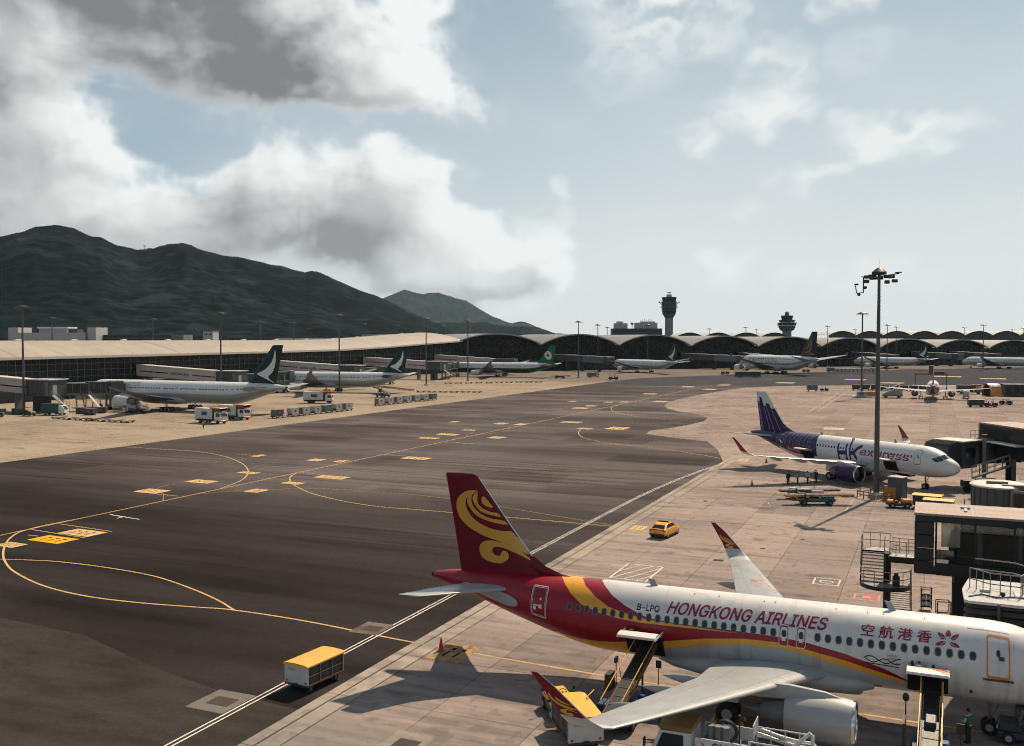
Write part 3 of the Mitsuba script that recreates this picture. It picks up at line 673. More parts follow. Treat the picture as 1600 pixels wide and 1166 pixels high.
paint('stand_line', strip([(-46, 231), (-20.8, 230.1), (-7.3, 230.9), (20, 238)], .15), 'white_line_thin', .014)
paint('ground_sign', sbox(-22.5, 226, -18, 231), 'white_line_thin', .016)
paint('stand_line', strip([(-2, 246), (20, 256)], .15), 'white_line_thin', .016)
paint('stand_line', strip([(-300, 180), (-143, 166)], .10).union(strip([(-143, 100), (-143, 420)], .2)), 'white_line_thin', .014)
paint('stand_line', strip([(-232, 234), (-150, 209), (-140, 200)], .14).union(strip([(-240, 327), (-150, 300), (-140, 292)], .14)), 'yellow_line_worn', .014)

# ---------------------------------------------------------------- hills
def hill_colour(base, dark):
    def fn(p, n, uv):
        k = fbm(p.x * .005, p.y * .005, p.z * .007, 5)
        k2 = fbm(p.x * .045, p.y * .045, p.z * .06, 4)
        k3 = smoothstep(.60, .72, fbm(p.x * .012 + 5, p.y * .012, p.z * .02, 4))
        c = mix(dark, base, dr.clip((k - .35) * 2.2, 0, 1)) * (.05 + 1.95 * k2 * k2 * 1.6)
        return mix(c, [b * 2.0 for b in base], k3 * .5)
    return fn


mat('shaded_forest', hill_colour((.011, .023, .025), (.0025, .0075, .011)), .95, spec=.02)  # cloud shadow over the hills is put into this very dark foliage colour


def px_dir(px):
    """bearing (radians right of the view heading) of a column of the 1600 px wide photograph, used to read the ridge line off it"""
    return math.atan2(px - 800, 1509.3)


def hill(name, ridge, r_ridge, r_foot, label, seed, rough=.10, back=.35):
    pxs, pys = np.array(ridge, float).T
    az = np.linspace(px_dir(pxs[0]), px_dir(pxs[-1]), 340)
    colpx = 800 + 1509.3 * np.tan(az)
    dist = r_ridge * (1 + .05 * np.sin(az * 9 + seed))
    top = CAM_Z + (529 - np.interp(colpx, pxs, pys)) / 1509.3 * dist * np.cos(az)
    top += 3.0 * (meshkit.fbm(np.stack([az * 160, az * 0, az * 0 + seed], -1), 4, seed) - .5) * r_ridge / 2500
    ts = np.concatenate([np.linspace(0, 1, 70), 1 + np.linspace(.04, back, 10)])
    V = []
    for t in ts:
        r = r_foot + (dist - r_foot) * t
        x, y = r * np.sin(az - YAW), r * np.cos(az - YAW)
        prof = t ** 1.25 if t <= 1 else np.maximum(1 - (t - 1) * 1.6, 0)
        p = np.stack([x / 620, y / 620, 0 * x + seed], -1)
        rid = 1 - np.abs(2 * meshkit.fbm(p, 5, seed) - 1)
        p2 = np.stack([az * 17 + 1.9 * meshkit.fbm(p * 1.1, 4, 3) + .9 * t, 0 * x + t * 2.2, 0 * x + seed], -1)
        spur = 1 - np.abs(2 * meshkit.fbm(p2, 3, seed + 9) - 1)
        w = 4 * t * (1 - t) if t < 1 else 0
        h = top * prof * (1 + w * (rough * 3.0 * (rid - .62) + rough * 3.2 * (spur - .55) + .10 * (meshkit.fbm(p * 4.0, 4, seed + 4) - .5)))
        los = CAM_Z + (top - CAM_Z) * (r / dist)             # nothing in front rises over the ridge
        h = np.minimum(h, los - .02 * top * (1 - min(t, 1))) if t < 1 else h
        V.append(np.column_stack([x, y, np.maximum(h, -2)]))
    m = M()
    m.loft(np.array(V), cap=False, closed=False)
    struct(name, fixed_up(m.mesh()), 'shaded_forest', smooth=True, label=label)


def fixed_up(m):
    if m.face_normals[:, 2].mean() < 0:
        m.faces = m.faces[:, ::-1]
    return m


R1 = [(-420, 430), (-200, 402), (-60, 378), (0, 372), (20, 367), (40, 363), (58, 356), (70, 354), (88, 352.5), (106, 355), (120, 358), (132, 364), (147, 371), (160, 372), (185, 384), (205, 388), (218, 391), (228, 390), (240, 390), (255, 385), (265, 382), (290, 381), (300, 384), (312, 390), (330, 395), (350, 400), (370, 402), (400, 408), (425, 414),
      (440, 416), (460, 422), (478, 426), (487, 424), (500, 426), (515, 433), (530, 440), (550, 449), (570, 457), (585, 461), (600, 467), (615, 475), (630, 483), (645, 490), (660, 496), (675, 503), (690, 508), (705, 516), (720, 524), (735, 530)]
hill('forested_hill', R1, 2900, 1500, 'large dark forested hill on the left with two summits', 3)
R2 = [(540, 505), (580, 480), (600, 466), (612, 461), (625, 456), (633, 453), (640, 455), (650, 457.5), (662, 460), (672, 458), (686, 458), (700, 462), (712, 467), (728, 470), (738, 476), (752, 485), (769, 494), (785, 501), (800, 506), (806, 504), (814, 502.5), (824, 505), (840, 511), (862, 519), (885, 526), (905, 531)]
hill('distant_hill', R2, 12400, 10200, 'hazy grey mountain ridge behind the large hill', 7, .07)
R3 = [(640, 520), (670, 508), (690, 503.5), (705, 504), (715, 506), (731, 504), (745, 505), (759, 503), (772, 508), (785, 509), (800, 511), (815, 510), (830, 511), (842, 513), (855, 517), (866, 521), (890, 523), (930, 527), (960, 530)]
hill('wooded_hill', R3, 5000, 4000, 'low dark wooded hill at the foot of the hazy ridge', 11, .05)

# ---------------------------------------------------------------- air
scene['air'] = {'type': 'homogeneous', 'albedo': {'type': 'rgb', 'value': [.58, .80, .96]}, 'sigma_t': 1.6e-5}
scene['haze'] = {'type': 'cube', 'to_world': T().translate([0, 0, 358]) @ T().scale([13500, 13500, 361]), 'bsdf': {'type': 'null'}, 'interior': {'type': 'ref', 'id': 'air'}}
labels['haze'] = {'kind': 'stuff', 'label': 'thin haze over the airfield fading the hills'}
# ---------------------------------------------------------------- the long concourse on the left
def roof_cream(p, n, uv):
    """uv = (metres along, metres across): standing seams, faint panel stains"""
    c = mix((.445, .38, .318), (.365, .31, .258), fbm(uv.x * .03, uv.y * .12, 2.0, 4))
    s = dr.abs(uv.x / 9.0 - dr.floor(uv.x / 9.0) - .5)
    c = c * (1 - .10 * smoothstep(.47, .495, s))
    bay = dr.abs(uv.x / 72.0 - dr.floor(uv.x / 72.0) - .5)
    c = mix(c, (.24, .20, .17), smoothstep(.493, .4975, bay + .012 * fbm(uv.x * .1, uv.y * .4, 0, 3)) * .55)
    return c * (.88 + .24 * fbm(uv.x * .4, uv.y * .06, 5.0, 3))


mat('roof_cream', roof_cream, .55, spec=.4)


def roof_grey(p, n, uv):
    c = mix((.30, .29, .275), (.22, .215, .21), fbm(uv.x * .05, uv.y * .2, 2.0, 4))
    s = dr.abs(uv.x / 3.0 - dr.floor(uv.x / 3.0) - .5)
    return c * (1 - .25 * smoothstep(.42, .49, s)) * (.85 + .3 * fbm(uv.x * .6, uv.y * .05, 5.0, 3))


mat('roof_grey', roof_grey, .5, spec=.4)
mat('roof_edge', (.62, .58, .52), .5)
mat('arch_trim', (.36, .36, .355), .5)
mat('facade_glass', lambda p, n, uv: mix((.014, .019, .022), (.040, .048, .053), fbm(p.x * .08, p.y * .08, p.z * .3, 3)), .2, spec=.12)
mat('facade_brown', lambda p, n, uv: mix((.014, .012, .012), (.028, .026, .026), fbm(p.x * .05, p.y * .05, p.z * .2, 4)), .35, spec=.12)

XW = -267.0


def interp(x, kn):
    return np.interp(x, *np.array(kn).T)


EAVE = [(60, 14.1), (212, 14.4), (345, 14.8), (400, 15.15), (440, 16.1), (480, 17.5), (528, 19.0), (560, 19.6)]
RIDGE = [(60, 19.55), (212, 19.6), (400, 19.6), (430, 20.1), (460, 21.2), (490, 22.6), (528, 24.0), (560, 24.4)]
CON = 'long_concourse'
Y = np.arange(60, 531, 5.0)
e, r = interp(Y, EAVE), interp(Y, RIDGE)
u = np.linspace(0, 1, 15)
rings, uvs = [], []
for y, a, b in zip(Y, e, r):
    X = XW + 3.2 - 28 * u
    Z = a + (b - a) * np.sin(u * PI / 2) ** .85
    X2 = XW - 24.8 - 28 * u[1:]
    Z2 = b - (b - a) * (1 - np.cos(u[1:] * PI / 2))
    xx, zz = np.r_[X, X2], np.r_[Z, Z2]
    rings.append(np.column_stack([xx, np.full(len(xx), y), zz]))
    uvs.append(np.column_stack([np.full(len(xx), y), np.arange(len(xx)) * 2.0]))
m = M().loft(np.array(rings), cap=False, closed=False)
scene[CON + '__roof'] = mikit.ply(fixed_up(m.mesh()), 'roof_cream', smooth=True, uv=np.vstack(uvs))
m = M()
m.loft([[(XW + 3.25, y, a + .05), (XW + 3.25, y, a - .75), (XW + 2.6, y, a - .85), (XW + 2.6, y, a)] for y, a in zip(Y, e)])
scene[CON + '__roof__eave'] = mikit.ply(m.mesh(), 'roof_edge')
scene[CON + '__roof__soffit'] = mikit.ply(M().loft([[(XW + 2.7, y, a - .5), (XW + .1, y, a - .9)] for y, a in zip(Y, e)], cap=False, closed=False).mesh(), 'dark_grey')
m = M()
m.loft([[(XW, y, 5.6), (XW, y, a - .8)] for y, a in zip(Y, e)], cap=False, closed=False)
scene[CON + '__glass_wall'] = mikit.ply(m.mesh(), 'facade_glass')
m = M()
for k, y in enumerate(np.arange(62, 528, 3.0)):
    m.box((XW + .12, y, (5.6 + interp(y, EAVE) - .8) / 2), (.14, .10 if k % 4 else .22, interp(y, EAVE) - .8 - 5.6))
scene[CON + '__mullion'] = mikit.ply(m.mesh(), 'mid_grey')
labels[CON + '__mullion'] = {'kind': 'stuff'}
for z in (7.4, 9.6, 11.8):
    scene[numbered(CON + '__transom')] = mikit.ply(M().b2(XW + .02, XW + .2, 60, 530, z, z + .12).mesh(), 'mid_grey')
scene[CON + '__ledge'] = mikit.ply(M().b2(XW - .2, XW + 2.2, 60, 533, 5.1, 5.55).mesh(), 'light_grey')
scene[CON + '__base_wall'] = mikit.ply(M().b2(XW - 40, XW - .4, 60, 531, -.2, 5.2).mesh(), 'dark_grey')
m = M()
for y in np.arange(66, 530, 9.0):
    m.b2(XW + 1.0, XW + 1.7, y, y + .5, 0, 5.1)
scene[CON + '__column'] = mikit.ply(m.mesh(), 'dark_grey')
labels[CON + '__column'] = {'kind': 'stuff'}
m = M()
for y in np.arange(70, 520, 24.0):
    m.b2(XW - 25.4, XW - 24.2, y, y + 2.6, interp(y, RIDGE) - .2, interp(y, RIDGE) + .45, .1)
scene[CON + '__roof__vent'] = mikit.ply(m.mesh(), 'white_box')
labels[CON + '__roof__vent'] = {'kind': 'stuff'}
labels[CON] = {'label': 'long low concourse with pale cream roof and dark glass wall along the left', 'category': 'airport terminal'}

# ---------------------------------------------------------------- the far terminal with its row of arches
A0 = np.array([-229.2, 569.4])
AD = np.array([math.cos(math.radians(47)), math.sin(math.radians(47))])
AN = np.array([-AD[1], AD[0]])                       # away from the apron
VAL = [(-1, 18.8), (0, 16.8), (1, 16.2), (2, 15.6), (3, 15.2), (4, 14.8), (5, 14.1), (6, 13.4), (7, 12.7), (8, 12.2), (9, 11.7)]
CRN = [23.4, 23.2, 22.9, 22.2, 21.7, 20.9, 20.2, 19.5, 19.1, 18.6]
ARC = 'arched_terminal'


def fac(sv, d=0.0, z=0.0):
    q = A0 + 56 * sv * AD + d * AN
    return (q[0], q[1], z)


sv = np.linspace(-1, 9, 10 * 28 + 1)
zr = []
for x in sv:
    k = min(int(math.floor(x + 1e-9)), 8)
    t = x - k
    v0, v1, c = VAL[k + 1][1], VAL[k + 2][1], CRN[k + 1]
    h = c - (v0 + v1) / 2
    # circular-looking arch with a crisp valley
    zr.append(v0 + (v1 - v0) * t + h * (1 - (2 * t - 1) ** 2) ** .92)
zr = np.array(zr)
DEP = [-3.5, 0, 10, 20, 32, 46, 58, 70]
rings, uvs = [], []
for d in DEP:
    rings.append(np.array([fac(x, d, z) for x, z in zip(sv, zr)]))
    uvs.append(np.column_stack([np.full(len(sv), 0.0) + d, sv * 56]))
scene[ARC + '__roof'] = mikit.ply(fixed_up(M().loft(np.array(rings), cap=False, closed=False).mesh()), 'roof_grey', smooth=True, uv=np.vstack(uvs))
m = M()
m.loft([[fac(x, -3.7, z + .12), fac(x, -3.7, z - .62), fac(x, -2.6, z - .75), fac(x, -2.6, z - .05)] for x, z in zip(sv, zr)])
scene[ARC + '__roof__arch_trim'] = mikit.ply(m.mesh(), 'arch_trim')
for k in range(-1, 9):
    s = (sv >= k - 1e-6) & (sv <= k + 1 + 1e-6)
    m = M().loft([[fac(x, 0, 6.0), fac(x, 0, z - .5)] for x, z in zip(sv[s], zr[s])], cap=False, closed=False)
    key = numbered(ARC + '__arch_wall')
    scene[key] = mikit.ply(m.mesh(), 'facade_brown')
    m = M()
    for x in np.linspace(k + .06, k + .94, 17):
        z = np.interp(x, sv, zr)
        q, q2 = fac(x, -.15, 6.0), fac(x, -.15, z - .6)
        m.cyl(q, q2, .09, n=4)
    for z0 in np.arange(8.2, 21, 2.4):
        ok = sv[s][zr[s] - .9 > z0]
        if len(ok) > 3:
            m.cyl(fac(ok[0], -.15, z0), fac(ok[-1], -.15, z0), .07, n=4)
    scene[key + '__glazing_bar'] = mikit.ply(m.mesh(), 'dark_grey')
    labels[key + '__glazing_bar'] = {'kind': 'stuff'}
scene[ARC + '__ledge'] = mikit.ply(M().loft([[fac(x, -2.4, 6.0), fac(x, -2.4, 5.5), fac(x, .2, 5.5), fac(x, .2, 6.0)] for x in (-1, 9)]).mesh(), 'mid_grey')
scene[ARC + '__base_wall'] = mikit.ply(M().loft([[fac(x, .4, -.2), fac(x, .4, 5.6), fac(x, 60, 5.6), fac(x, 60, -.2)] for x in (-1, 9)]).mesh(), 'near_black')
m = M()
for x in np.arange(-.95, 9, .16):
    m.cyl(fac(x, -1.6, 0), fac(x, -1.6, 5.5), .35, n=6)
scene[ARC + '__column'] = mikit.ply(m.mesh(), 'dark_grey')
labels[ARC + '__column'] = {'kind': 'stuff'}
labels[ARC] = {'label': 'far terminal with a row of wide arched roofs over dark glass walls', 'category': 'airport terminal'}


# ---------------------------------------------------------------- main hall roofs behind, towers, far buildings
def vault_row(name, p0, dirn, n, mod, rise, zb, depth, label, mt, shade='dark_grey'):
    p0, dirn = np.array(p0, float), np.array(dirn, float) / np.linalg.norm(dirn)
    nn = np.array([-dirn[1], dirn[0]])
    if nn[1] < 0:
        nn = -nn
    p = Proto()
    for k in range(n):
        t = np.linspace(0, 1, 21)
        rg, rw = [], []
        for d in (-2.0, depth):
            rg.append([(*(p0 + dirn * mod * (k + x) + nn * d), zb + rise * (1 - (2 * x - 1) ** 2)) for x in t])
        p.add('vault_roof', fixed_up(M().loft(np.array(rg), cap=False, closed=False).mesh()), mt, smooth=True)
        rw = [[(*(p0 + dirn * mod * (k + x)), zb - 12), (*(p0 + dirn * mod * (k + x)), zb + rise * (1 - (2 * x - 1) ** 2) - .2)] for x in t]
        p.add('end_wall', M().loft(rw, cap=False, closed=False), shade)
    place(p, name, label=label, cat='airport terminal')


mat('roof_white', (.62, .61, .58), .5)
mat('tower_green', (.055, .095, .095), .5, spec=.2)
mat('tower_glass', (.025, .048, .05), .2, spec=.2)
mat('tower_concrete', (.22, .225, .225), .8)
vault_row('main_hall', (-95, 1000), (.915, .405), 15, 27, 4.2, 23.6, 40, 'row of small white vaulted roofs behind the arched terminal on the right', 'roof_white')
vault_row('processing_hall', (-225, 905), (.915, .405), 4, 27, 4.2, 21.8, 40, 'white vaulted roofs behind the arched terminal near the taller tower', 'roof_white')


def revolve(m, prof, n=24, c=(0, 0)):
    a = np.arange(n) * 2 * PI / n
    return m.loft([np.column_stack([c[0] + r * np.cos(a), c[1] + r * np.sin(a), np.full(n, z)]) for r, z in prof])


p = Proto()
p.add('shaft', revolve(M(), [(4.7, 0), (4.7, 47.5), (5.2, 49)]), 'tower_concrete', smooth=40)
p.add('flared_base', revolve(M(), [(4.9, 48), (8.0, 53), (8.2, 53.4)]), 'tower_green', smooth=40)
for k, (z0, r0, r1) in enumerate(((53.4, 8.0, 8.6), (56.2, 8.4, 8.9), (59.0, 8.6, 9.1), (61.8, 8.9, 9.2), (64.6, 9.0, 9.0))):
    p.add('storey', revolve(M(), [(r0 - .3, z0), (r1 - .3, z0 + 2.0), (r1 + .25, z0 + 2.05), (r1 + .3, z0 + 2.75), (r0 - .2, z0 + 2.8)], 16), 'tower_green' if k % 2 else 'tower_glass', smooth=30)
p.add('gallery', revolve(M(), [(9.0, 60.2), (10.6, 60.3), (10.6, 60.9), (9.0, 61.0)], 20), 'tower_concrete', smooth=30)
p.add('gallery', revolve(M(), [(9.0, 65.2), (10.9, 65.3), (10.9, 65.9), (9.0, 66.0)], 20), 'mid_grey', smooth=30)
p.add('control_cab', revolve(M(), [(8.0, 67.3), (8.9, 71.6), (9.2, 71.7), (9.2, 72.4), (3.2, 72.8)], 12), 'tower_glass', smooth=20)
p.add('radar_drum', revolve(M(), [(3.2, 72.6), (3.2, 75.6), (2.6, 75.7)], 16), 'light_grey', smooth=30)
p.add('antenna', M().cyl((0, 0, 75.5), (0, 0, 78.2), .35).box((0, 0, 77.9), (5.0, .7, .9)), 'dark_grey')
m = M()
for a in range(10):
    m.cyl((10.6 * math.cos(a * .63), 10.6 * math.sin(a * .63), 65.6), (12.2 * math.cos(a * .63), 12.2 * math.sin(a * .63), 66.6), .3, n=5)
    m.sph((12.2 * math.cos(a * .63), 12.2 * math.sin(a * .63), 66.6), .7, 1)
p.add('dish', m, 'dark_grey')
place(p, 'control_tower', -288.3, 1128.8, -3.2, label='tall control tower with banded green head on a concrete shaft', cat='control tower')
p = Proto()
p.add('shaft', revolve(M(), [(6.0, 0), (6.0, 35), (9.5, 37)], 16), 'tower_concrete', smooth=30)
for z0, r in ((36.5, 10.2), (39.6, 11.6), (43.2, 12.4), (46.8, 10.6)):
    p.add('storey', revolve(M(), [(r - .6, z0), (r - .4, z0 + 2.3), (r + .5, z0 + 2.4), (r + .5, z0 + 3.1), (r - .8, z0 + 3.2)], 12), 'tower_green' if z0 < 40 or z0 > 46 else 'tower_glass', smooth=25)
p.add('control_cab', revolve(M(), [(7.0, 50), (7.9, 55.2), (8.2, 55.3), (8.2, 56), (2.9, 56.4)], 12), 'tower_glass', smooth=20)
p.add('radar_drum', revolve(M(), [(2.8, 56), (2.8, 60.4), (2.2, 60.6)], 12), 'mid_grey', smooth=30)
p.add('antenna', M().box((0, 0, 61), (3.8, .6, .7)).box((12, 0, 46), (2.2, .8, 1.4)).box((-12.2, 0, 43.5), (1.8, .8, 1.2)), 'dark_grey')
place(p, 'control_tower', -180.6, 1339.4, -5.0, label='shorter dark control tower with stepped galleries right of the taller one', cat='control tower')

p = Proto()
p.add('wall', M().box((0, 0, 15), (50, 26, 31)), 'tower_green')
for z in (20.5, 24.5, 28.0):
    p.add('window', M().box((0, -13.05, z), (48, .3, 1.6)), 'tower_glass')
p.add('penthouse', M().box((-16, 0, 33), (13, 14, 6)).box((-17, 0, 36.7), (6, 8, 2.4)), 'light_grey')
p.add('penthouse', M().box((10, 0, 33.2), (22, 15, 6.4)).box((12, 0, 37), (14, 8, 1.6)), 'light_grey')
p.add('annexe', M().box((30, 2, 11), (14, 20, 26)), 'mid_grey')
m = M()
m.cyl((-4, 0, 30), (-4, 0, 35.5), .25, n=5)
m.sph((-4, 0, 35.5), 1.6, 1, (1, .4, .8))
for k in range(7):
    m.cyl((4 + 2.2 * k, -3, 36), (4 + 2.2 * k, -3, 39 + (k % 3)), .2, n=4)
p.add('antenna', m, 'dark_grey')
place(p, 'office_building', -282, 968, 0, rot=YAW, label='flat green office block with rooftop plant left of the tall tower', cat='building')

p = Proto()
p.add('wall', M().box((0, 0, 12), (50, 24, 25)).box((-27, 0, 14.2), (7, 20, 28)).box((29, 0, 14.2), (6, 20, 28)), 'light_grey')
p.add('penthouse', M().box((0, 0, 26), (20, 14, 3.2)), 'light_grey')
p.add('roof_cap', M().box((0, 0, 28.1), (22, 15, 1.0)), 'white_paint')
for x in (-13, 13):
    p.add('plant_room', M().box((x, 1, 25.6), (6, 10, 2.4)), 'dark_grey')
for x0, n in ((-10, 6), (0, 3), (8, 6)):
    for k in range(n):
        p.add('window', M().box((x0 + k * 1.3, -12.05, 18.6), (.7, .2, 1.5)), 'dark_glass')
p.add('base_band', M().box((2, -4, 8.5), (70, 24, 17.6)), 'mid_grey')
place(p, 'cargo_building', -581, 510, 0, rot=YAW, label='white flat roofed building behind the concourse at the far left', cat='building')
p = Proto()
p.add('wall', M().box((0, 0, 11), (60, 20, 24)), 'blue_grey')
for z in (16.5, 19.5, 22):
    p.add('window', M().box((-2, -10.1, z), (52, .2, .9)), 'facade_glass')
p.add('annexe', M().box((26, -2, 12), (9, 20, 22)), 'mid_grey')
p.add('canopy', M().box((26, -12, 18.4), (26, 6, .7)), 'light_grey')
place(p, 'hangar_building', -530, 545, 0, rot=YAW, label='dark low hangar block right of the white flat roofed building', cat='building')
p = Proto()
p.add('wall', M().box((0, 0, 9), (22, 20, 20)), 'light_grey')
p.add('roof', M().box((0, 0, 19.3), (24, 22, .8)), 'dark_grey')
p.add('window', M().box((0, -10.1, 15), (19, .2, 2)), 'dark_glass')
place(p, 'cargo_building', -640, 486, 6, rot=YAW, label='grey block with dark roof cut by the left edge of the picture', cat='building')
rng = np.random.default_rng(11)
for px, D, w, h, mt in ((262, 620, 26, 18.8, 'mid_grey'), (330, 700, 7, 25.5, 'light_grey'), (480, 760, 46, 20.8, 'white_box'), (610, 720, 40, 23.6, 'light_grey')):
    a = px_dir(px) - YAW
    d = D / math.cos(px_dir(px))
    p = Proto()
    p.add('wall', M().box((0, 0, h / 2), (w, 14, h)), mt)
    p.add('roof', M().box((0, 0, h + .3), (w + 1, 15, .6)), 'dark_grey')
    for k in range(int(w / 3.4)):
        p.add('window', M().box((-w / 2 + 2 + k * 3.3, -7.05, h - 2.2), (1.8, .15, 1.2)), 'dark_glass')
    place(p, 'far_building', d * math.sin(a), d * math.cos(a), 0, rot=YAW,
          label={262: 'low grey block behind the concourse roof beside the dark hangar', 330: 'small pale tower block behind the concourse roof', 480: 'long white block just showing over the concourse roof', 610: 'pale block just showing over the rising end of the concourse roof'}[px], cat='building')
# cable car station on the saddle of the hill
p = Proto()
p.add('mast', M().box((0, 0, 8), (1.1, 1.1, 12)).box((0, 0, 13.5), (6, 1.0, 1.1)), 'dark_grey')
p.add('station', M().box((16, 0, 2), (17, 10, 7)).box((15, 0, 6), (10, 7, 2)), 'dark_grey')
a = px_dir(228) - YAW
_d = 2900 * (1 + .05 * math.sin(px_dir(228) * 9 + 3))
place(p, 'cable_car_station', _d * math.sin(a), _d * math.cos(a), CAM_Z + (529 - 390.5) / 1509.3 * _d * math.cos(px_dir(228)) - 4, rot=YAW, label='tiny cable car station and pylon on the saddle of the dark hill', cat='cable car station')
# ---------------------------------------------------------------- airliners (body frame: x aft of the nose, y to starboard, z up)
PROF = np.array([(0, 3.3, 3.28, .01), (.05, 3.50, 3.08, .2), (.2, 3.76, 2.84, .46), (.5, 4.03, 2.58, .74), (.95, 4.30, 2.36, 1.01), (1.6, 4.64, 2.11, 1.31), (2.4, 5.11, 1.93, 1.56), (3.3, 5.52, 1.82, 1.78), (4.3, 5.77, 1.75, 1.91),
                 (5.4, 5.86, 1.73, 1.965), (6.5, 5.87, 1.73, 1.975), (24.3, 5.87, 1.73, 1.975), (25.5, 5.87, 1.78, 1.97), (27, 5.87, 1.98, 1.94), (29, 5.86, 2.48, 1.82), (31.5, 5.81, 3.2, 1.5), (34, 5.72, 3.98, 1.0), (36, 5.56, 4.58, .6), (37.1, 5.38, 4.88, .33), (37.4, 5.3, 4.95, .24)])


def profile(L, Wd, Hd, zb, nose=6.5, tail=13.1, tail_lift=1.0):
    """fuselage stations scaled from the single-aisle ones"""
    P = PROF.copy()
    x = P[:, 0].copy()
    kn = nose * Wd / 3.95 / 6.5
    kt = tail * Wd / 3.95 / 13.1 * .95
    P[:, 0] = np.where(x <= 6.5, x * kn, np.where(x >= 24.3, L - (37.4 - x) * kt, x))
    P[:, 1] = zb + (P[:, 1] - 1.73) * Hd / 4.14
    P[:, 2] = zb + (P[:, 2] - 1.73) * Hd / 4.14
    P[:, 3] *= Wd / 3.95
    return P


def bodypt(xa, y, z):
    return np.stack(np.broadcast_arrays(-np.asarray(xa, float), -np.asarray(y, float), np.asarray(z, float)), -1)


class Body:
    def __init__(s, P):
        from scipy.interpolate import PchipInterpolator
        s.P = P
        s.f = [PchipInterpolator(P[:, 0], P[:, k]) for k in (1, 2, 3)]

    def at(s, xa, th, off=0.0, side=1):
        """point of the skin at station xa and angle th from the top (0) over the side (pi/2) to the keel (pi)"""
        xa, th = np.asarray(xa, float), np.asarray(th, float)
        t, b, w = (f(np.clip(xa, 0, s.P[-1, 0])) for f in s.f)
        return bodypt(xa, side * (w + off) * np.sin(th), (t + b) / 2 + ((t - b) / 2 + off) * np.cos(th))

    def mesh(s, n=64, dx=.35):
        xs = np.unique(np.concatenate([s.P[:, 0], np.arange(0, s.P[-1, 0], dx), np.linspace(0, s.P[10, 0] * .35, 16) ** 1.0]))
        a = np.linspace(-PI, PI, n + 1)
        R = np.stack([s.at(x, np.abs(a), 0, np.sign(a) + (a == 0)) for x in xs])
        uv = np.stack([np.broadcast_to(xs[:, None], R.shape[:2]), np.broadcast_to(np.abs(a)[None], R.shape[:2])], -1)
        m = M().loft(R, cap=False, closed=False).mesh()
        return m, uv.reshape(-1, 2)

    def decal(s, poly, off=.012, edge=.22, side=1, yr=None):
        """a flat figure (xa, arc position s = theta * radius) wrapped on the skin"""
        v, f = refined(poly, edge) if not isinstance(poly, tuple) else trimesh.remesh.subdivide_to_size(poly[0], poly[1], edge, max_iter=10)
        p = s.at(v[:, 0], v[:, 1], off, side)
        return trimesh.Trimesh(p, f, process=False)


NACA = lambda u, tc: 5 * tc * (.2969 * np.sqrt(u) - .126 * u - .3516 * u ** 2 + .2843 * u ** 3 - .1036 * u ** 4)
UU = (1 - np.cos(np.linspace(0, PI, 17))) / 2


def lifting(sections, sub=4, span0=0.0):
    """sections: (le_x, y, z, chord, thickness ratio, angle of the thickness direction from +z towards -y side); returns mesh and uv (span, chord fraction)"""
    S = np.array(sections, float)
    t = np.arange(len(S))
    tt = np.unique(np.concatenate([np.linspace(i, i + 1, sub + 1) for i in range(len(S) - 1)]))
    S2 = np.stack([np.interp(tt, t, S[:, k]) for k in range(6)], 1)
    rings, uv, span = [], [], span0
    prev = None
    for x, y, z, c, tc, an in S2:
        if prev is not None:
            span += math.hypot(y - prev[0], z - prev[1])
        prev = (y, z)
        h = NACA(UU, tc) * c
        u = np.r_[UU, UU[-2:0:-1]]
        hh = np.r_[h * 1.05, -h[-2:0:-1] * .95]
        rings.append(bodypt(x + u * c, y - hh * math.sin(an), z + hh * math.cos(an)))
        uv.append(np.stack([np.full(len(u), span), u], -1))
    R = np.array(rings)
    m = M().loft(R, cap=False, closed=True)
    v, f = m.v[0], m.f[0]
    uv = np.vstack(uv)
    n = len(v)
    k = R.shape[1]
    tipc = R[-1].mean(0)
    f = np.vstack([f, np.stack([np.arange(k) + n - k, (np.arange(k) + 1) % k + n - k, np.full(k, n)], 1)])
    return trimesh.Trimesh(np.vstack([v, tipc]), f, process=False), np.vstack([uv, [span, .5]])


def mirror(sec):
    return [(x, -y, z, c, tc, -an) for x, y, z, c, tc, an in sec]


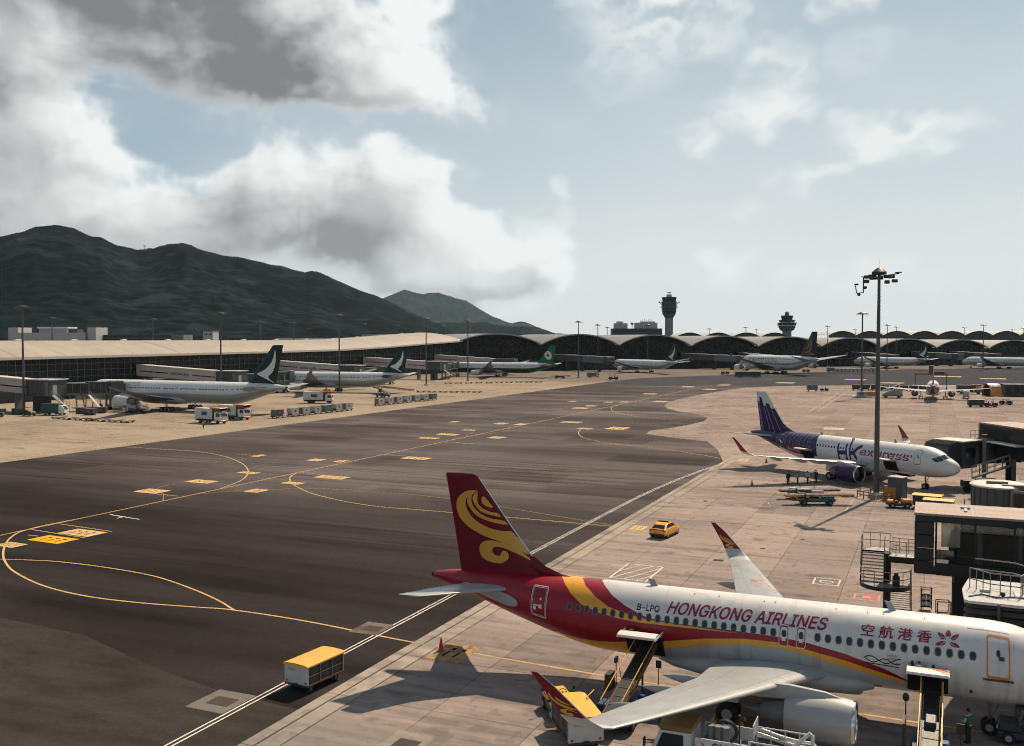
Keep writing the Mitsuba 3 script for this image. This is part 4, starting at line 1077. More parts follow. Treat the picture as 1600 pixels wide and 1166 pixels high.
def nacelle(p, side, xl, y, z, R, Ln, skin, lip='chrome', core=True, blades=22):
    """engine at inlet lip station xl, axis offset y (sign by side), axis height z, fan cowl radius R and length Ln"""
    y *= side
    a = np.arange(33) * 2 * PI / 32

    def ring(x, r, dz=0.0):
        return bodypt(np.full(33, xl + x), y + r * np.sin(a), z + dz + r * np.cos(a) * (.97 if r > .5 * R else 1))
    e = p.add('engine', M().loft([ring(x * Ln, r * R) for x, r in ((.05, .925), (.12, .965), (.25, .995), (.42, 1.0), (.62, .975), (.82, .90), (1.0, .80))], cap=False), skin, smooth=50)
    p.add(e + '__lip', M().loft([ring(x * Ln, r * R) for x, r in ((.10, .80), (.03, .82), (.005, .845), (0, .87), (.012, .90), (.05, .926))], cap=False), lip, smooth=True)
    p.add(e + '__inlet', M().loft([ring(x * Ln, r * R) for x, r in ((.10, .80), (.30, .80), (.31, .25), (.311, .0))], cap=False), 'near_black', smooth=30)
    m = M()
    for k in range(blades):
        t = k * 2 * PI / blades
        d = np.array([math.sin(t), math.cos(t)])
        n_ = np.array([math.cos(t), -math.sin(t)])
        q = []
        for rr, w, tw in ((.24, .045, .03), (.78, .07, .10)):
            for sg in (-1, 1):
                c = d * rr * R + n_ * sg * w * R
                q.append(bodypt(xl + .27 * Ln + sg * tw * .5, y + c[0], z + c[1]))
        m.add(q, [[0, 1, 3], [0, 3, 2]])
    p.add(e + '__fan', m, 'dull_steel')
    p.add(e + '__spinner', M().loft([ring(x * Ln, r * R) for x, r in ((.13, .01), (.17, .10), (.22, .18), (.28, .24))], cap=False), 'dark_grey', smooth=True)
    p.add(e + '__exhaust_nozzle', M().loft([ring(x * Ln, r * R) for x, r in ((.93, .62), (1.0, .60), (1.2, .48), (1.36, .40), (1.36, .33), (1.1, .33))], cap=False).loft([ring(x * Ln, r * R) for x, r in ((1.2, .30), (1.4, .24), (1.6, .02))], cap=False), 'dull_steel', smooth=40)
    p.add(e + '__rear_face', M().loft([ring(.93 * Ln, .62 * R), ring(.97 * Ln, .81 * R)], cap=False), 'near_black')
    return e


def gear(p, xs_, ys_, ztop, R, w, pairs=1, name='main_gear', door=True):
    """leg at (xs_, ys_) with wheels; pairs = axles in the bogie"""
    nm = p.add(name, M().cyl(bodypt(xs_, ys_, ztop), bodypt(xs_, ys_, R * 1.0), R * .22, n=8).cyl(bodypt(xs_ - R * 1.5, ys_, ztop), bodypt(xs_, ys_, R * 1.6), R * .10, n=6)
               .cyl(bodypt(xs_ - (pairs - 1) * R * 1.1, ys_, R), bodypt(xs_ + (pairs - 1) * R * 1.1 + .01, ys_, R), R * .16, n=6), 'galvanised', smooth=40)
    for k in range(pairs):
        x = xs_ + (k - (pairs - 1) / 2) * R * 2.15
        for sg in (-1, 1):
            m = M()
            yc = ys_ + sg * w
            m.loft([bodypt(x + r * np.sin(np.arange(20) * PI / 10), yc + dy, R + r * np.cos(np.arange(20) * PI / 10)) for r, dy in ((R * .5, -R * .30), (R * .92, -R * .30), (R, -R * .2), (R, R * .2), (R * .92, R * .30), (R * .5, R * .30))], cap=False)
            wn = p.add(nm + '__wheel', m, 'rubber', smooth=40)
            p.add(nm + '__hub', M().cyl(bodypt(x, yc - R * .22, R), bodypt(x, yc + R * .22, R), R * .5, n=12), 'light_grey', smooth=40)
    if door:
        p.add(nm + '__gear_door', M().box(bodypt(xs_, ys_ + w * 1.1 * np.sign(ys_ if ys_ else 1), ztop - .35 * (ztop - R)), (R * 2.1, .05, (ztop - R) * .6)), 'white_paint')
    return nm


def rrect(x0, x1, y0, y1, r):
    return sbox(x0 + r, y0 + r, x1 - r, y1 - r).buffer(r, 6)


def ring_of(g, w):
    return g.difference(g.buffer(-w))


def fin_shape(x0, z0, c0, x1, z1, c1, dors=None):
    """fin sections from root to tip as lifting() input turned upright"""
    return [(x0, 0, z0, c0, .10, PI / 2), (x0 + (x1 - x0) * .5, 0, z0 + (z1 - z0) * .5, c0 + (c1 - c0) * .5, .095, PI / 2), (x1 - (c1 * .02), 0, z1 - .12, c1 * 1.03, .09, PI / 2), (x1 + .12 * c1, 0, z1, c1 * .86, .05, PI / 2)]


def fin_half(sec, x, z):
    S = np.array(sec, float)
    zz = np.clip(z, S[0, 2], S[-1, 2])
    le, c, tc = (np.interp(zz, S[:, 2], S[:, k]) for k in (0, 3, 4))
    u = np.clip((x - le) / c, 0, 1)
    return NACA(u, tc) * c * 1.05


def fin_decal(sec, poly, side=1, off=.03, edge=.5):
    v, f = refined(poly, edge)
    return trimesh.Trimesh(bodypt(v[:, 0], side * (fin_half(sec, v[:, 0], v[:, 1]) + off), v[:, 1]), f, process=False)


def spline_poly(pts, n=8):
    p = np.asarray(pts, float)
    k = len(p)
    out = []
    for i in range(k):
        p0, p1, p2, p3 = p[(i - 1) % k], p[i], p[(i + 1) % k], p[(i + 2) % k]
        for t in np.arange(n) / n:
            out.append(.5 * (2 * p1 + (p2 - p0) * t + (2 * p0 - 5 * p1 + 4 * p2 - p3) * t ** 2 + (3 * p1 - p0 - 3 * p2 + p3) * t ** 3))
    return Polygon(out).buffer(0)


def fairings(p, spots, skin='belly_grey'):
    for side in (1, -1):
        for x, y, z, ln in spots:
            m = M().loft([bodypt(x + ln * t + 0 * np.arange(13), side * y + .20 * w * np.sin(np.arange(13) * 2 * PI / 12), z + (.27 * w * np.cos(np.arange(13) * 2 * PI / 12)) + .05 * ln * (t - .5))
                          for t, w in ((0, .03), (.12, .5), (.35, .95), (.6, 1), (.82, .6), (1, .03))], cap=False)
            p.add('flap_fairing', m, skin, smooth=True)


def single_aisle(livery, engine_skin, R_eng=1.16, L_eng=3.35, lip='chrome', belly='belly_grey', tail_white='wing_grey', fin_mat='red_paint', winglet='red_paint', windows=True):
    p = Proto()
    B = Body(PROF)
    m, uv = B.mesh(72, .3)
    p.add('fuselage', m, livery, smooth=True, uv=uv)
    p.add('tail_cone', M().cyl(bodypt(37.36, 0, 5.125), bodypt(37.55, 0, 5.13), .22, .17, n=16), 'near_black', smooth=30)
    # wing with its upturned tip
    wing = [(12.35, 1.0, 2.42, 6.3, .14, 0), (13.0, 1.95, 2.52, 5.75, .135, 0), (15.05, 6.3, 2.98, 3.85, .12, 0), (17.55, 11.5, 3.50, 2.75, .11, 0), (20.0, 16.6, 4.02, 1.62, .10, 0)]
    tip = [(20.0, 16.6, 4.02, 1.62, .10, 0), (20.35, 17.1, 4.16, 1.50, .10, .35), (20.8, 17.45, 4.52, 1.28, .10, .95), (21.35, 17.62, 5.05, 1.02, .09, 1.22), (22.2, 17.80, 5.85, .70, .09, 1.3), (22.95, 17.93, 6.42, .34, .08, 1.3)]
    for side in (1, -1):
        sec = wing if side > 0 else mirror(wing)
        m, uv = lifting(sec, 3)
        wn = p.add('wing', m, 'wing_grey', smooth=True, uv=uv)
        m, uv = lifting(tip if side > 0 else mirror(tip), 3, 99)
        p.add(wn + '__sharklet', m, winglet, smooth=True, uv=uv)
    fairings(p, [(17.3, 5.6, 2.55, 3.6), (18.0, 8.4, 2.85, 3.2), (19.1, 12.2, 3.22, 2.6)])
    # wing-body fairing
    rg = []
    for t, hw, zt, zb in ((10.6, 1.2, 2.3, 1.75), (11.6, 1.85, 2.6, 1.50), (13.0, 2.08, 2.75, 1.38), (17, 2.12, 2.75, 1.34), (19.5, 2.05, 2.6, 1.42), (21.3, 1.6, 2.3, 1.62), (22.3, .9, 2.1, 1.78)):
        a = np.arange(25) * 2 * PI / 24
        rg.append(bodypt(t + 0 * a, hw * np.sign(np.sin(a)) * np.abs(np.sin(a)) ** .6, (zt + zb) / 2 + (zt - zb) / 2 * np.sign(np.cos(a)) * np.abs(np.cos(a)) ** .7))
    p.add('belly_fairing', M().loft(rg, cap=True), belly, smooth=40)
    # tail
    fin = fin_shape(29.75, 5.6, 5.75, 34.35, 11.8, 2.2)
    m, uv = lifting(fin, 3, 99)
    p.add('fin', m, fin_mat, smooth=True, uv=uv)
    m = M()
    m.loft([bodypt(x + 0 * UU, .16 * w * np.sin(UU * PI), 5.70 + h * UU) for x, h, w in ((27.2, .06, .5), (28.6, .26, .9), (29.7, .66, 1.1), (30.6, 1.3, 1.2), (31.0, 1.3, 1.0))], cap=False, closed=False)
    m.loft([bodypt(x + 0 * UU, -.16 * w * np.sin(UU * PI), 5.70 + h * UU) for x, h, w in ((27.2, .06, .5), (28.6, .26, .9), (29.7, .66, 1.1), (30.6, 1.3, 1.2), (31.0, 1.3, 1.0))], cap=False, closed=False)
    p.add('dorsal_fillet', m, fin_mat, smooth=40)
    p.add('fin__leading_edge', M().tube([bodypt(29.78, 0, 5.9), bodypt(32.05, 0, 8.7), bodypt(34.28, 0, 11.6)], [.05, .045, .04], 6), 'chrome', smooth=True)
    stab = [(31.3, .75, 4.95, 3.7, .10, 0), (33.4, 3.5, 5.18, 2.5, .095, 0), (35.2, 6.15, 5.40, 1.32, .09, 0), (35.5, 6.25, 5.41, .9, .05, 0)]
    for side in (1, -1):
        m, uv = lifting(stab if side > 0 else mirror(stab), 3, 99)
        t = p.add('tailplane', m, tail_white, smooth=True, uv=uv)
    # engines
    for side in (1, -1):
        e = nacelle(p, side, 11.15, 5.75, 1.66, R_eng, L_eng, engine_skin, lip)
        pr = M().loft([bodypt(x + 0 * np.arange(8), side * 5.75 + w * np.array([-.6, -1, -1, -.6, .6, 1, 1, .6]), np.array([zt, zt - .12, zb + .1, zb, zb, zb + .1, zt - .12, zt]))
                       for x, w, zb, zt in ((11.9, .05, 2.68, 2.78), (12.6, .17, 2.5, 2.98), (14.4, .22, 2.4, 3.12), (16.2, .20, 2.3, 3.06), (17.6, .08, 2.5, 2.85))])
        p.add('pylon', pr, 'belly_grey', smooth=40)
    gear(p, 5.07, 0.0, 2.0, .40, .25, 1, 'nose_gear', False)
    for side in (1, -1):
        gear(p, 17.71, side * 3.8, 2.5, .585, .46, 1)
    # cockpit
    for side in (1, -1):
        for q in ([(1.42, .10), (1.60, .62), (2.28, .56), (2.12, .10)], [(1.66, .70), (1.98, 1.06), (2.62, .90), (2.36, .62)], [(2.06, 1.10), (2.50, 1.24), (3.02, 1.12), (2.72, .94)]):
            p.add('cockpit_window', B.decal(Polygon(q).buffer(-.02).buffer(.04, 4), .012, .15, side), 'cockpit_glass')
    p.add('antenna', M().loft([bodypt(np.array([9.6, 9.95, 9.95, 9.6]) + .25 * k, np.array([-.02, -.02, .02, .02]) * (2 - k), np.full(4, 5.84 + .5 * k)) for k in (0, 1)]), 'light_grey')
    p.add('antenna', M().loft([bodypt(np.array([22.6, 23.0, 23.0, 22.6]) + .22 * k, np.array([-.02, -.02, .02, .02]) * (2 - k), np.full(4, 5.84 + .42 * k)) for k in (0, 1)]), 'light_grey')
    return p, B, fin


WIN = [5.95 + .5334 * k for k in range(15)] + [15.71 + .5334 * j for j in range(23)]
TH_W = 1.235


def cabin_door(p, B, x0, x1, t0, t1, m, side=1, w=.055, glass=True):
    g = rrect(x0, x1, t0, t1, .12)
    d = p.add('door', B.decal(ring_of(g, w), .016, .2, side), m)
    if glass:
        p.add(d + '__handle', B.decal(sbox(x0 + .25, (t0 + t1) / 2, x0 + .5, (t0 + t1) / 2 + .1), .016, .2, side), 'dark_grey')
        p.add(d + '__pane', B.decal(Point((x0 + x1) / 2, t0 + .48).buffer(.09), .016, .2, side), 'window_glass')
    return d


# ------------- livery of the red tailed jet: uv = (x aft, angle from the crown)
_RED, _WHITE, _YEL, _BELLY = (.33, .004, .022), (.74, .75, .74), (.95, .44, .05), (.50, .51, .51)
K_WHITE = [(5, 3.3), (7, 3.1), (8, 2.5), (9.06, 2.06), (10.1, 1.82), (12.0, 1.56), (14, 1.39), (15.7, 1.33), (17.7, 1.312), (19.5, 1.312), (21.3, 1.296), (22.6, 1.25), (23.2, 1.175), (24.2, .96), (25, .71), (25.65, .36), (26.05, .0), (26.5, -.3)]
K_Y1R = [(17.0, 1.365), (18.7, 1.356), (20.9, 1.326), (22.8, 1.292), (24.1, 1.19), (25.1, 1.075), (26.0, .82), (26.8, .464), (27.3, 0.0), (27.6, -.3)]
K_Y1L = [(17.0, 1.36), (18.7, 1.375), (20.9, 1.392), (23.1, 1.40), (24.7, 1.345), (25.85, 1.255), (26.7, 1.13), (27.5, .855), (28.1, .5), (28.6, 0.05), (28.9, -.3)]
K_Y2T = [(6, 3.3), (8, 2.56), (9.0, 2.13), (10.1, 1.965), (12, 1.735), (14, 1.57), (15.6, 1.478), (17.3, 1.492), (19.45, 1.62), (21.6, 1.83), (23.2, 1.95), (25, 2.12), (28.5, 2.42), (30, 3.2)]
K_Y2B = [(6, 3.35), (8, 2.70), (9.0, 2.225), (10.1, 2.115), (12, 1.917), (14, 1.707), (15.6, 1.627), (17.3, 1.647), (19.46, 1.803), (21.7, 2.10), (23.5, 2.6), (25, 3.3)]


def hx_livery(p, n, uv):
    x, t = uv.x, uv.y
    w = .006
    c = mi.Color3f(*_WHITE)
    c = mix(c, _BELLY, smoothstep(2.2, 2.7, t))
    red = dr.maximum(smoothstep(-w, w, t - pw(x, K_WHITE)), step(26.05, x)) * step(8.3, x, .3)
    c = mix(c, _RED, red)
    y1 = smoothstep(-w, w, t - pw(x, K_Y1R)) * (1 - smoothstep(-w, w, t - pw(x, K_Y1L))) * step(17.2, x)
    c = mix(c, _YEL, y1)
    y2t, y2b = smoothstep(-w, w, t - pw(x, K_Y2T)), smoothstep(-w, w, t - pw(x, K_Y2B))
    on = step(7.0, x, .3)
    c = mix(c, _YEL, y2t * (1 - y2b) * on)
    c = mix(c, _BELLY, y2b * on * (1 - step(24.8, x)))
    seam = dr.minimum(dr.abs((x - 6.9) / 4.27 - dr.floor((x - 6.9) / 4.27) - .5) * 4.27, 1.0)
    c = c * (1 - .26 * (1 - smoothstep(.0, .020, seam)))
    seam2 = dr.abs((x - 6.9) / 1.42 - dr.floor((x - 6.9) / 1.42) - .5) * 1.42
    c = c * (1 - .07 * (1 - smoothstep(.0, .02, seam2)))
    run = smoothstep(.55, .8, fbm(x * 3.2, t * .5, 4.0, 3)) * smoothstep(1.2, 2.2, t)
    c = c * (1 - .22 * run)
    c = c * (1 - .12 * (1 - smoothstep(.0, .006, dr.abs(t - .62))) * step(7.0, x))
    d = fbm(x * .8, t * 3.0, 2.0, 4)
    c = c * (.93 + .1 * d)
    k = smoothstep(.74, .80, noise(x * 2.1, t * 4.0, 8.0)) * .10
    return mix(c, (.1, .09, .08), k)


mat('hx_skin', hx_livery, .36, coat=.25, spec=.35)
mat('hx_tail', lambda p, n, uv: mix((.19, .004, .016), (.155, .0035, .014), fbm(p.x * .8, p.z * .8, 0, 3)), .42, coat=.1, spec=.25)


def sharklet_red(p, n, uv):
    """uv = (99 + metres along the tip, chord fraction): red above, white root, pale inner edge"""
    s = uv.x - 99
    c = mix((.56, .575, .575), (.40, .30, .04), smoothstep(.78, .80, s) * (1 - smoothstep(.98, 1.0, s)) * 0)
    r = smoothstep(-.02, .02, s - (.80 + .95 * dr.clip(uv.y * 1.0 - .10, 0, 1) * 0 + .35))
    return mix(c, (.20, .004, .016), r * smoothstep(.04, .06, uv.y))


mat('sharklet_red', sharklet_red, .4, coat=.15, spec=.3)
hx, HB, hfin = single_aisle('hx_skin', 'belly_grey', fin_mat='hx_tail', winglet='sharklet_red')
for x in WIN + [14.26, 15.15]:
    wk = hx.add('window', HB.decal(rrect(x - .125, x + .125, TH_W - .088, TH_W + .088, .085), .014, .15), 'window_glass')
fr = union_all([ring_of(rrect(x - .165, x + .165, TH_W - .11, TH_W + .11, .11), .045) for x in WIN])
hx.add('window_frame', HB.decal(fr, .010, .15), 'mid_grey', kind='stuff')
cabin_door(hx, HB, 4.28, 5.33, .62, 1.72, 'orange_print', w=.06)
cabin_door(hx, HB, 4.28, 5.33, .62, 1.72, 'orange_print', -1)
d = cabin_door(hx, HB, 28.95, 29.98, .72, 1.90, 'white_print', w=.035, glass=False)
hx.add(d + '__placard', HB.decal(sbox(29.25, 1.42, 29.45, 1.56).union(sbox(29.5, 1.45, 29.8, 1.50)).union(sbox(29.28, 1.18, 29.4, 1.26)).union(sbox(29.62, 1.52, 29.82, 1.66)), .016, .2), 'white_print')
hx.add(d + '__inner_outline', HB.decal(ring_of(rrect(29.03, 29.90, .79, 1.83, .1), .02), .016, .2), 'white_print')
hx.add('door_step', M().box(bodypt(4.8, 1.98, 3.42), (1.35, .14, .07)), 'dark_grey')
for x0, x1 in ((14.94, 15.38), (14.04, 14.48)):
    g = rrect(x0, x1, 1.03, 1.54, .09)
    k = hx.add('overwing_exit', HB.decal(ring_of(g, .035), .018, .2), 'red_letter')
    hx.add(k + '__outline', HB.decal(ring_of(g.buffer(.03), .028), .016, .2), 'white_print')
    hx.add(k + '__placard', HB.decal(sbox(x0 + .12, 1.32, x1 - .12, 1.42), .018, .2), 'white_print')


def fus_text(B, text, x0, t_base, height, R, shear=0.0, bold=False, tilt=0.0, squash=1.0, width=None):
    """lettering on the starboard side, reading towards the nose; t_base: angle of the baseline at its start"""
    v, f = text_poly(text, height, bold)
    if width:
        v[:, 0] *= width / (v[:, 0].max() - v[:, 0].min())
    x = v[:, 0] + shear * v[:, 1]
    th = t_base - (v[:, 1] * squash) / R + tilt * x
    vv = np.column_stack([x0 - x, th, 0 * x])
    return (vv, f)


hx.add('airline_name', HB.decal(fus_text(HB, 'HONGKONG AIRLINES', 21.72, 1.055, .70, 2.02, .28, True, tilt=-.0035, width=8.60), .013, .25), 'red_letter')
hx.add('registration', HB.decal(fus_text(HB, 'B-LPQ', 23.42, 1.06, .36, 2.02, .04, True, width=1.30), .013, .2), 'black_print')
hx.add('slogan', HB.decal(fus_text(HB, 'HONG', 9.95, 1.50, .13, 2.02, .1, width=.46), .013, .2), 'red_letter')
hx.add('slogan', HB.decal(fus_text(HB, 'KONG', 9.95, 1.58, .13, 2.02, .1, width=.46), .013, .2), 'red_letter')
xx = np.linspace(0, 1.75, 40)
hx.add('skyline_mark', HB.decal(LineString(np.column_stack([11.05 - xx, 1.60 - .075 * np.sin(xx * 4.2 + .4)])).buffer(.014).union(LineString(np.column_stack([11.05 - xx, 1.62 - .055 * np.sin(xx * 5.6 + 2.4)])).buffer(.012)), .013, .15), 'black_print')
hx.add('skyline_mark', HB.decal(LineString([(11.1, 1.705), (10.0, 1.73), (9.4, 1.745)]).buffer(.013), .013, .2), 'black_print')
hx.add('skyline_mark', HB.decal(Polygon([(9.75, 1.66), (9.4, 1.63), (9.45, 1.68)]), .013, .2), 'red_letter')


def glyph(rings, x0, t0, w, h, R=2.02, shear=.10):
    g = union_all([Polygon(r) for r in rings[0]]).difference(union_all([Polygon(r) for r in rings[1]])) if rings[1] else union_all([Polygon(r) for r in rings[0]])
    return affinity.affine_transform(g, [-w, -shear * w, 0, -h / R, x0, t0])


for k, ch in enumerate('空航港香'):
    hx.add('character', HB.decal(glyph(CJK[ch], 11.32 - k * .91, 1.028 - .004 * k, .72, .70), .013, .2), 'red_letter')
# five-petalled flower emblem
pet = []
cx, ct = 7.10, .93
for k, a in enumerate((90, 28, -38, -142, 152)):
    a = math.radians(a)
    ln = .50 if k == 0 else .52
    base = spline_poly([(0.10, 0), (.24, .105), (.36, .085 if k == 0 else .13), (ln, 0 if k == 0 else .10), (.38, -.085 if k == 0 else -.02), (.24, -.105 if k == 0 else -.08)], 5)
    if a > PI / 2 + .1 or (k == 3):
        base = affinity.scale(base, 1, -1, origin=(0, 0))
    base = affinity.rotate(base, math.degrees(a), origin=(0, 0))
    pet.append(base)
g = union_all(pet).difference(Point(0, .14).buffer(.05)).difference(union_all([LineString([(0, 0), (.34 * math.cos(math.radians(a)), .34 * math.sin(math.radians(a)))]).buffer(.014) for a in (28, -38, -142, 152)]))
hx.add('flower_emblem', HB.decal(affinity.affine_transform(g, [-1.2, -.06, 0, -1.2 / 2.02, cx, ct]), .013, .12), 'red_letter')
# cloud swirl on the fin, read off the photograph in fin coordinates (x aft, height)
SW = [[(34.39, 10.77), (35.07, 10.69), (35.66, 10.24), (35.80, 9.7), (35.66, 9.17), (35.3, 8.72), (34.71, 8.32), (33.72, 7.93), (32.83, 7.72), (31.96, 7.48), (31.28, 7.2), (30.80, 7.02), (31.1, 7.50), (31.62, 8.08), (31.97, 8.36), (32.61, 8.36), (33.5, 8.51), (34.39, 8.89), (34.94, 9.43), (35.10, 9.98), (34.93, 10.38)],
      [(34.26, 10.78), (34.80, 10.52), (35.00, 10.03), (34.68, 9.50), (34.17, 9.12), (33.28, 8.87), (32.25, 8.76), (32.50, 9.0), (33.19, 9.07), (33.94, 9.29), (34.48, 9.68), (34.70, 10.16), (34.58, 10.53)],
      [(34.26, 10.70), (34.50, 10.50), (34.60, 10.18), (34.34, 9.75), (33.86, 9.42), (32.72, 9.22), (32.90, 9.44), (33.37, 9.50), (34.00, 9.74), (34.26, 10.13)],
      [(33.85, 10.44), (33.99, 10.20), (33.87, 9.95), (33.55, 9.80), (33.20, 9.78), (33.55, 10.18)],
      [(34.10, 7.28), (34.06, 6.80), (33.72, 6.46), (33.06, 6.32), (32.48, 6.37), (32.07, 6.69), (32.11, 7.02), (32.40, 7.14), (32.58, 6.98), (32.66, 6.80), (33.00, 6.82), (33.20, 7.08), (32.98, 7.32), (32.39, 7.30), (31.4, 6.98), (30.60, 6.66), (31.31, 7.22), (32.18, 7.54), (33.06, 7.70), (33.74, 7.62)]]
for s in SW:
    hx.add('fin__swirl', fin_decal(hfin, spline_poly(s, 6)), 'gold_print')
    hx.add('fin__swirl', fin_decal(hfin, spline_poly(s, 6), -1), 'gold_print')
TIPS = [(20.8, 17.45, 4.52, 1.28), (21.35, 17.62, 5.05, 1.02), (22.2, 17.80, 5.85, .70), (22.95, 17.93, 6.42, .34)]


def tip_decal(g, side, face, off=.02):
    """g in (chord fraction, height) of the sharklet; face +1: outer side, -1: inner side"""
    v, f = refined(g, .12)
    S = np.array(TIPS)
    le, y, c = (np.interp(v[:, 1], S[:, 2], S[:, k]) for k in (0, 1, 3))
    th = NACA(np.clip(v[:, 0], 0, 1), .095) * c
    return trimesh.Trimesh(bodypt(le + v[:, 0] * c, side * (y + face * (th + off)), v[:, 1] - face * (th + off) * .25), f, process=False)


sg = [spline_poly([(.75, 5.62), (.9, 5.45), (.85, 5.2), (.55, 5.02), (.25, 4.98), (.05, 5.0), (.3, 5.12), (.6, 5.2), (.75, 5.38)], 5), spline_poly([(.55, 5.46), (.62, 5.32), (.40, 5.2), (.1, 5.16), (.35, 5.3)], 5), spline_poly([(.85, 4.86), (.75, 4.70), (.45, 4.68), (.4, 4.82), (.6, 4.80), (.5, 4.92), (.1, 4.86), (.45, 4.98)], 5)]
for side in (1, -1):
    for g in sg:
        w_ = 'wing' if side > 0 else 'wing_001'
        hx.add(w_ + '__swirl', tip_decal(g, side, side), 'gold_print')
# lettering on the far wing
for r_ in range(3):
    v = []
    x0, y0 = 18.55 - .62 * r_, -12.55 + .95 * r_
    for q in range(5):
        v.append(sbox(x0 + .17 * q, y0 - .02, x0 + .05 + .17 * q, y0 + .62))
        v.append(sbox(x0 + .17 * q, y0 + (.1 + .13 * ((q * 7 + r_ * 3) % 4)), x0 + .17 * q + .15, y0 + (.19 + .13 * ((q * 7 + r_ * 3) % 4))))
    g = union_all(v)
    vv, ff = refined(g, .3)
    hx.add('wing_001__letter_row', trimesh.Trimesh(bodypt(vv[:, 0], vv[:, 1], 2.53 + (np.abs(vv[:, 1]) - 2) * .1025 + .155), ff, process=False), 'pink_print')


def cargo_door(p, B, x0, x1, name_open, skin, stripes=(), side=1):
    """opening in the flank with the panel swung up and out"""
    k = p.add('cargo_door', M().loft([bodypt(np.array([x0, x1]), side * (1.98 + 1.72 * s), 3.44 + .24 * math.sin(s * PI * .9) + .30 * s) + np.array([0, 0, dz]) for dz in (.07,) for s in np.linspace(0, 1, 6)], cap=False, closed=False)
              .loft([bodypt(np.array([x0, x1]), side * (1.98 + 1.72 * s), 3.44 + .24 * math.sin(s * PI * .9) + .30 * s) for s in np.linspace(0, 1, 6)], cap=False, closed=False)
              .box(bodypt((x0 + x1) / 2, side * 3.70, 3.81), (x1 - x0, .05, .11)).box(bodypt(x0, side * 2.84, 3.76), (.05, 1.72, .10)).box(bodypt(x1, side * 2.84, 3.76), (.05, 1.72, .10)), skin, smooth=30)
    p.add(k + '__opening', B.decal(rrect(x0, x1, 1.74, 2.50, .1), .014, .2, side), 'hold_black')
    p.add(k + '__arm', M().cyl(bodypt(x0 + .45, side * 1.9, 3.2), bodypt(x0 + .55, side * 2.9, 3.68), .05, n=6).cyl(bodypt(x1 - .45, side * 1.9, 3.2), bodypt(x1 - .55, side * 2.9, 3.68), .05, n=6), 'near_black')
    p.add(k + '__latch', M().box(bodypt(x1 - .55, side * 2.35, 3.82 + .07), (.14, .95, .06), pitch=0).box(bodypt(x1 - .52, side * 2.8, 3.9), (.22, .14, .06)), 'near_black')
    for (pts, mm) in stripes:
        v, f = refined(Polygon(pts), .2)
        s = v[:, 1]
        p.add(k + '__stripe', trimesh.Trimesh(bodypt(v[:, 0], side * (1.98 + 1.72 * s), 3.44 + .24 * np.sin(s * PI * .9) + .30 * s + .082), f, process=False), mm)
    return k


cargo_door(hx, HB, 21.78, 23.96, 1, 'white_paint', [([(21.8, .06), (23.94, .06), (23.94, .62), (23.1, .30), (21.8, .12)], 'gold_print')])
cargo_door(hx, HB, 7.05, 8.97, 1, 'white_paint', [([(8.95, .03), (8.95, .16), (8.0, .40), (7.07, .80), (7.07, .62), (8.0, .22)], 'red_letter'), ([(8.95, .17), (8.95, .30), (8.0, .55), (7.07, .96), (7.07, .80), (8.0, .41)], 'orange_print')])
for x, t in ((8.75, 1.58), (7.75, 1.62), (8.35, 2.64), (6.0, 2.2)):
    hx.add('service_port', HB.decal(Point(x, t).buffer(.07), .014, .2), 'dark_grey')
hx.add('service_port', HB.decal(sbox(10.2, 2.5, 10.8, 2.62), .014, .2), 'dark_grey')
for x in (20.3, 18.9, 16.4, 15.8, 12.6, 11.0, 10.2, 8.2):
    hx.add('roof_fitting', HB.decal(Point(x, .30).buffer(.035), .02, .2), 'dark_grey')
for side in (1, -1):
    hx.add('tailplane_plate', HB.decal(spline_poly([(31.0, 1.52), (32.2, 1.34), (34.3, 1.38), (35.0, 1.52), (34.3, 1.86), (32.2, 1.98), (31.1, 1.84)], 4), .02, .25, side), 'belly_grey')
hx.add('cheat_line', HB.decal(sbox(4.3, .50, 6.2, .515), .012, .2), 'mid_grey')
place(hx, 'passenger_jet', 8.0, 54.97, 0, 0.0, 'white single-aisle jet with red tail and gold cloud swirl filling the foreground', 'airplane')

# ------------- the purple tailed jet
HKL = [31.56, 30.22, 29.29, 28.32, 27.4, 26.6, 25.9, 25.36, 24.57, 23.9, 23.4]


def hk_livery(p, n, uv):
    x, t = uv.x, uv.y
    c = mi.Color3f(.74, .74, .745)
    c = mix(c, (.45, .45, .47), smoothstep(2.3, 2.8, t))
    pur = step(22.55 + .35 * dr.cos(t * 1.7 + .2), x, .02) * (1 - smoothstep(2.05, 2.15, t) * (1 - step(30.0, x, .1)))
    c = mix(c, (.030, .015, .085), pur)
    for k, xx in enumerate(HKL):
        top = .0 if k % 2 == 0 else .22
        xx2 = xx + .25 * dr.sin(t * 1.3)
        ln = (1 - smoothstep(.035, .06, dr.abs(x - xx2))) * step(top, t, .02) * (1 - smoothstep(1.72, 1.76, t))
        c = mix(c, (.40, .36, .50), ln * pur * .75)
    return c


mat('hk_skin', hk_livery, .36, coat=.25, spec=.35)


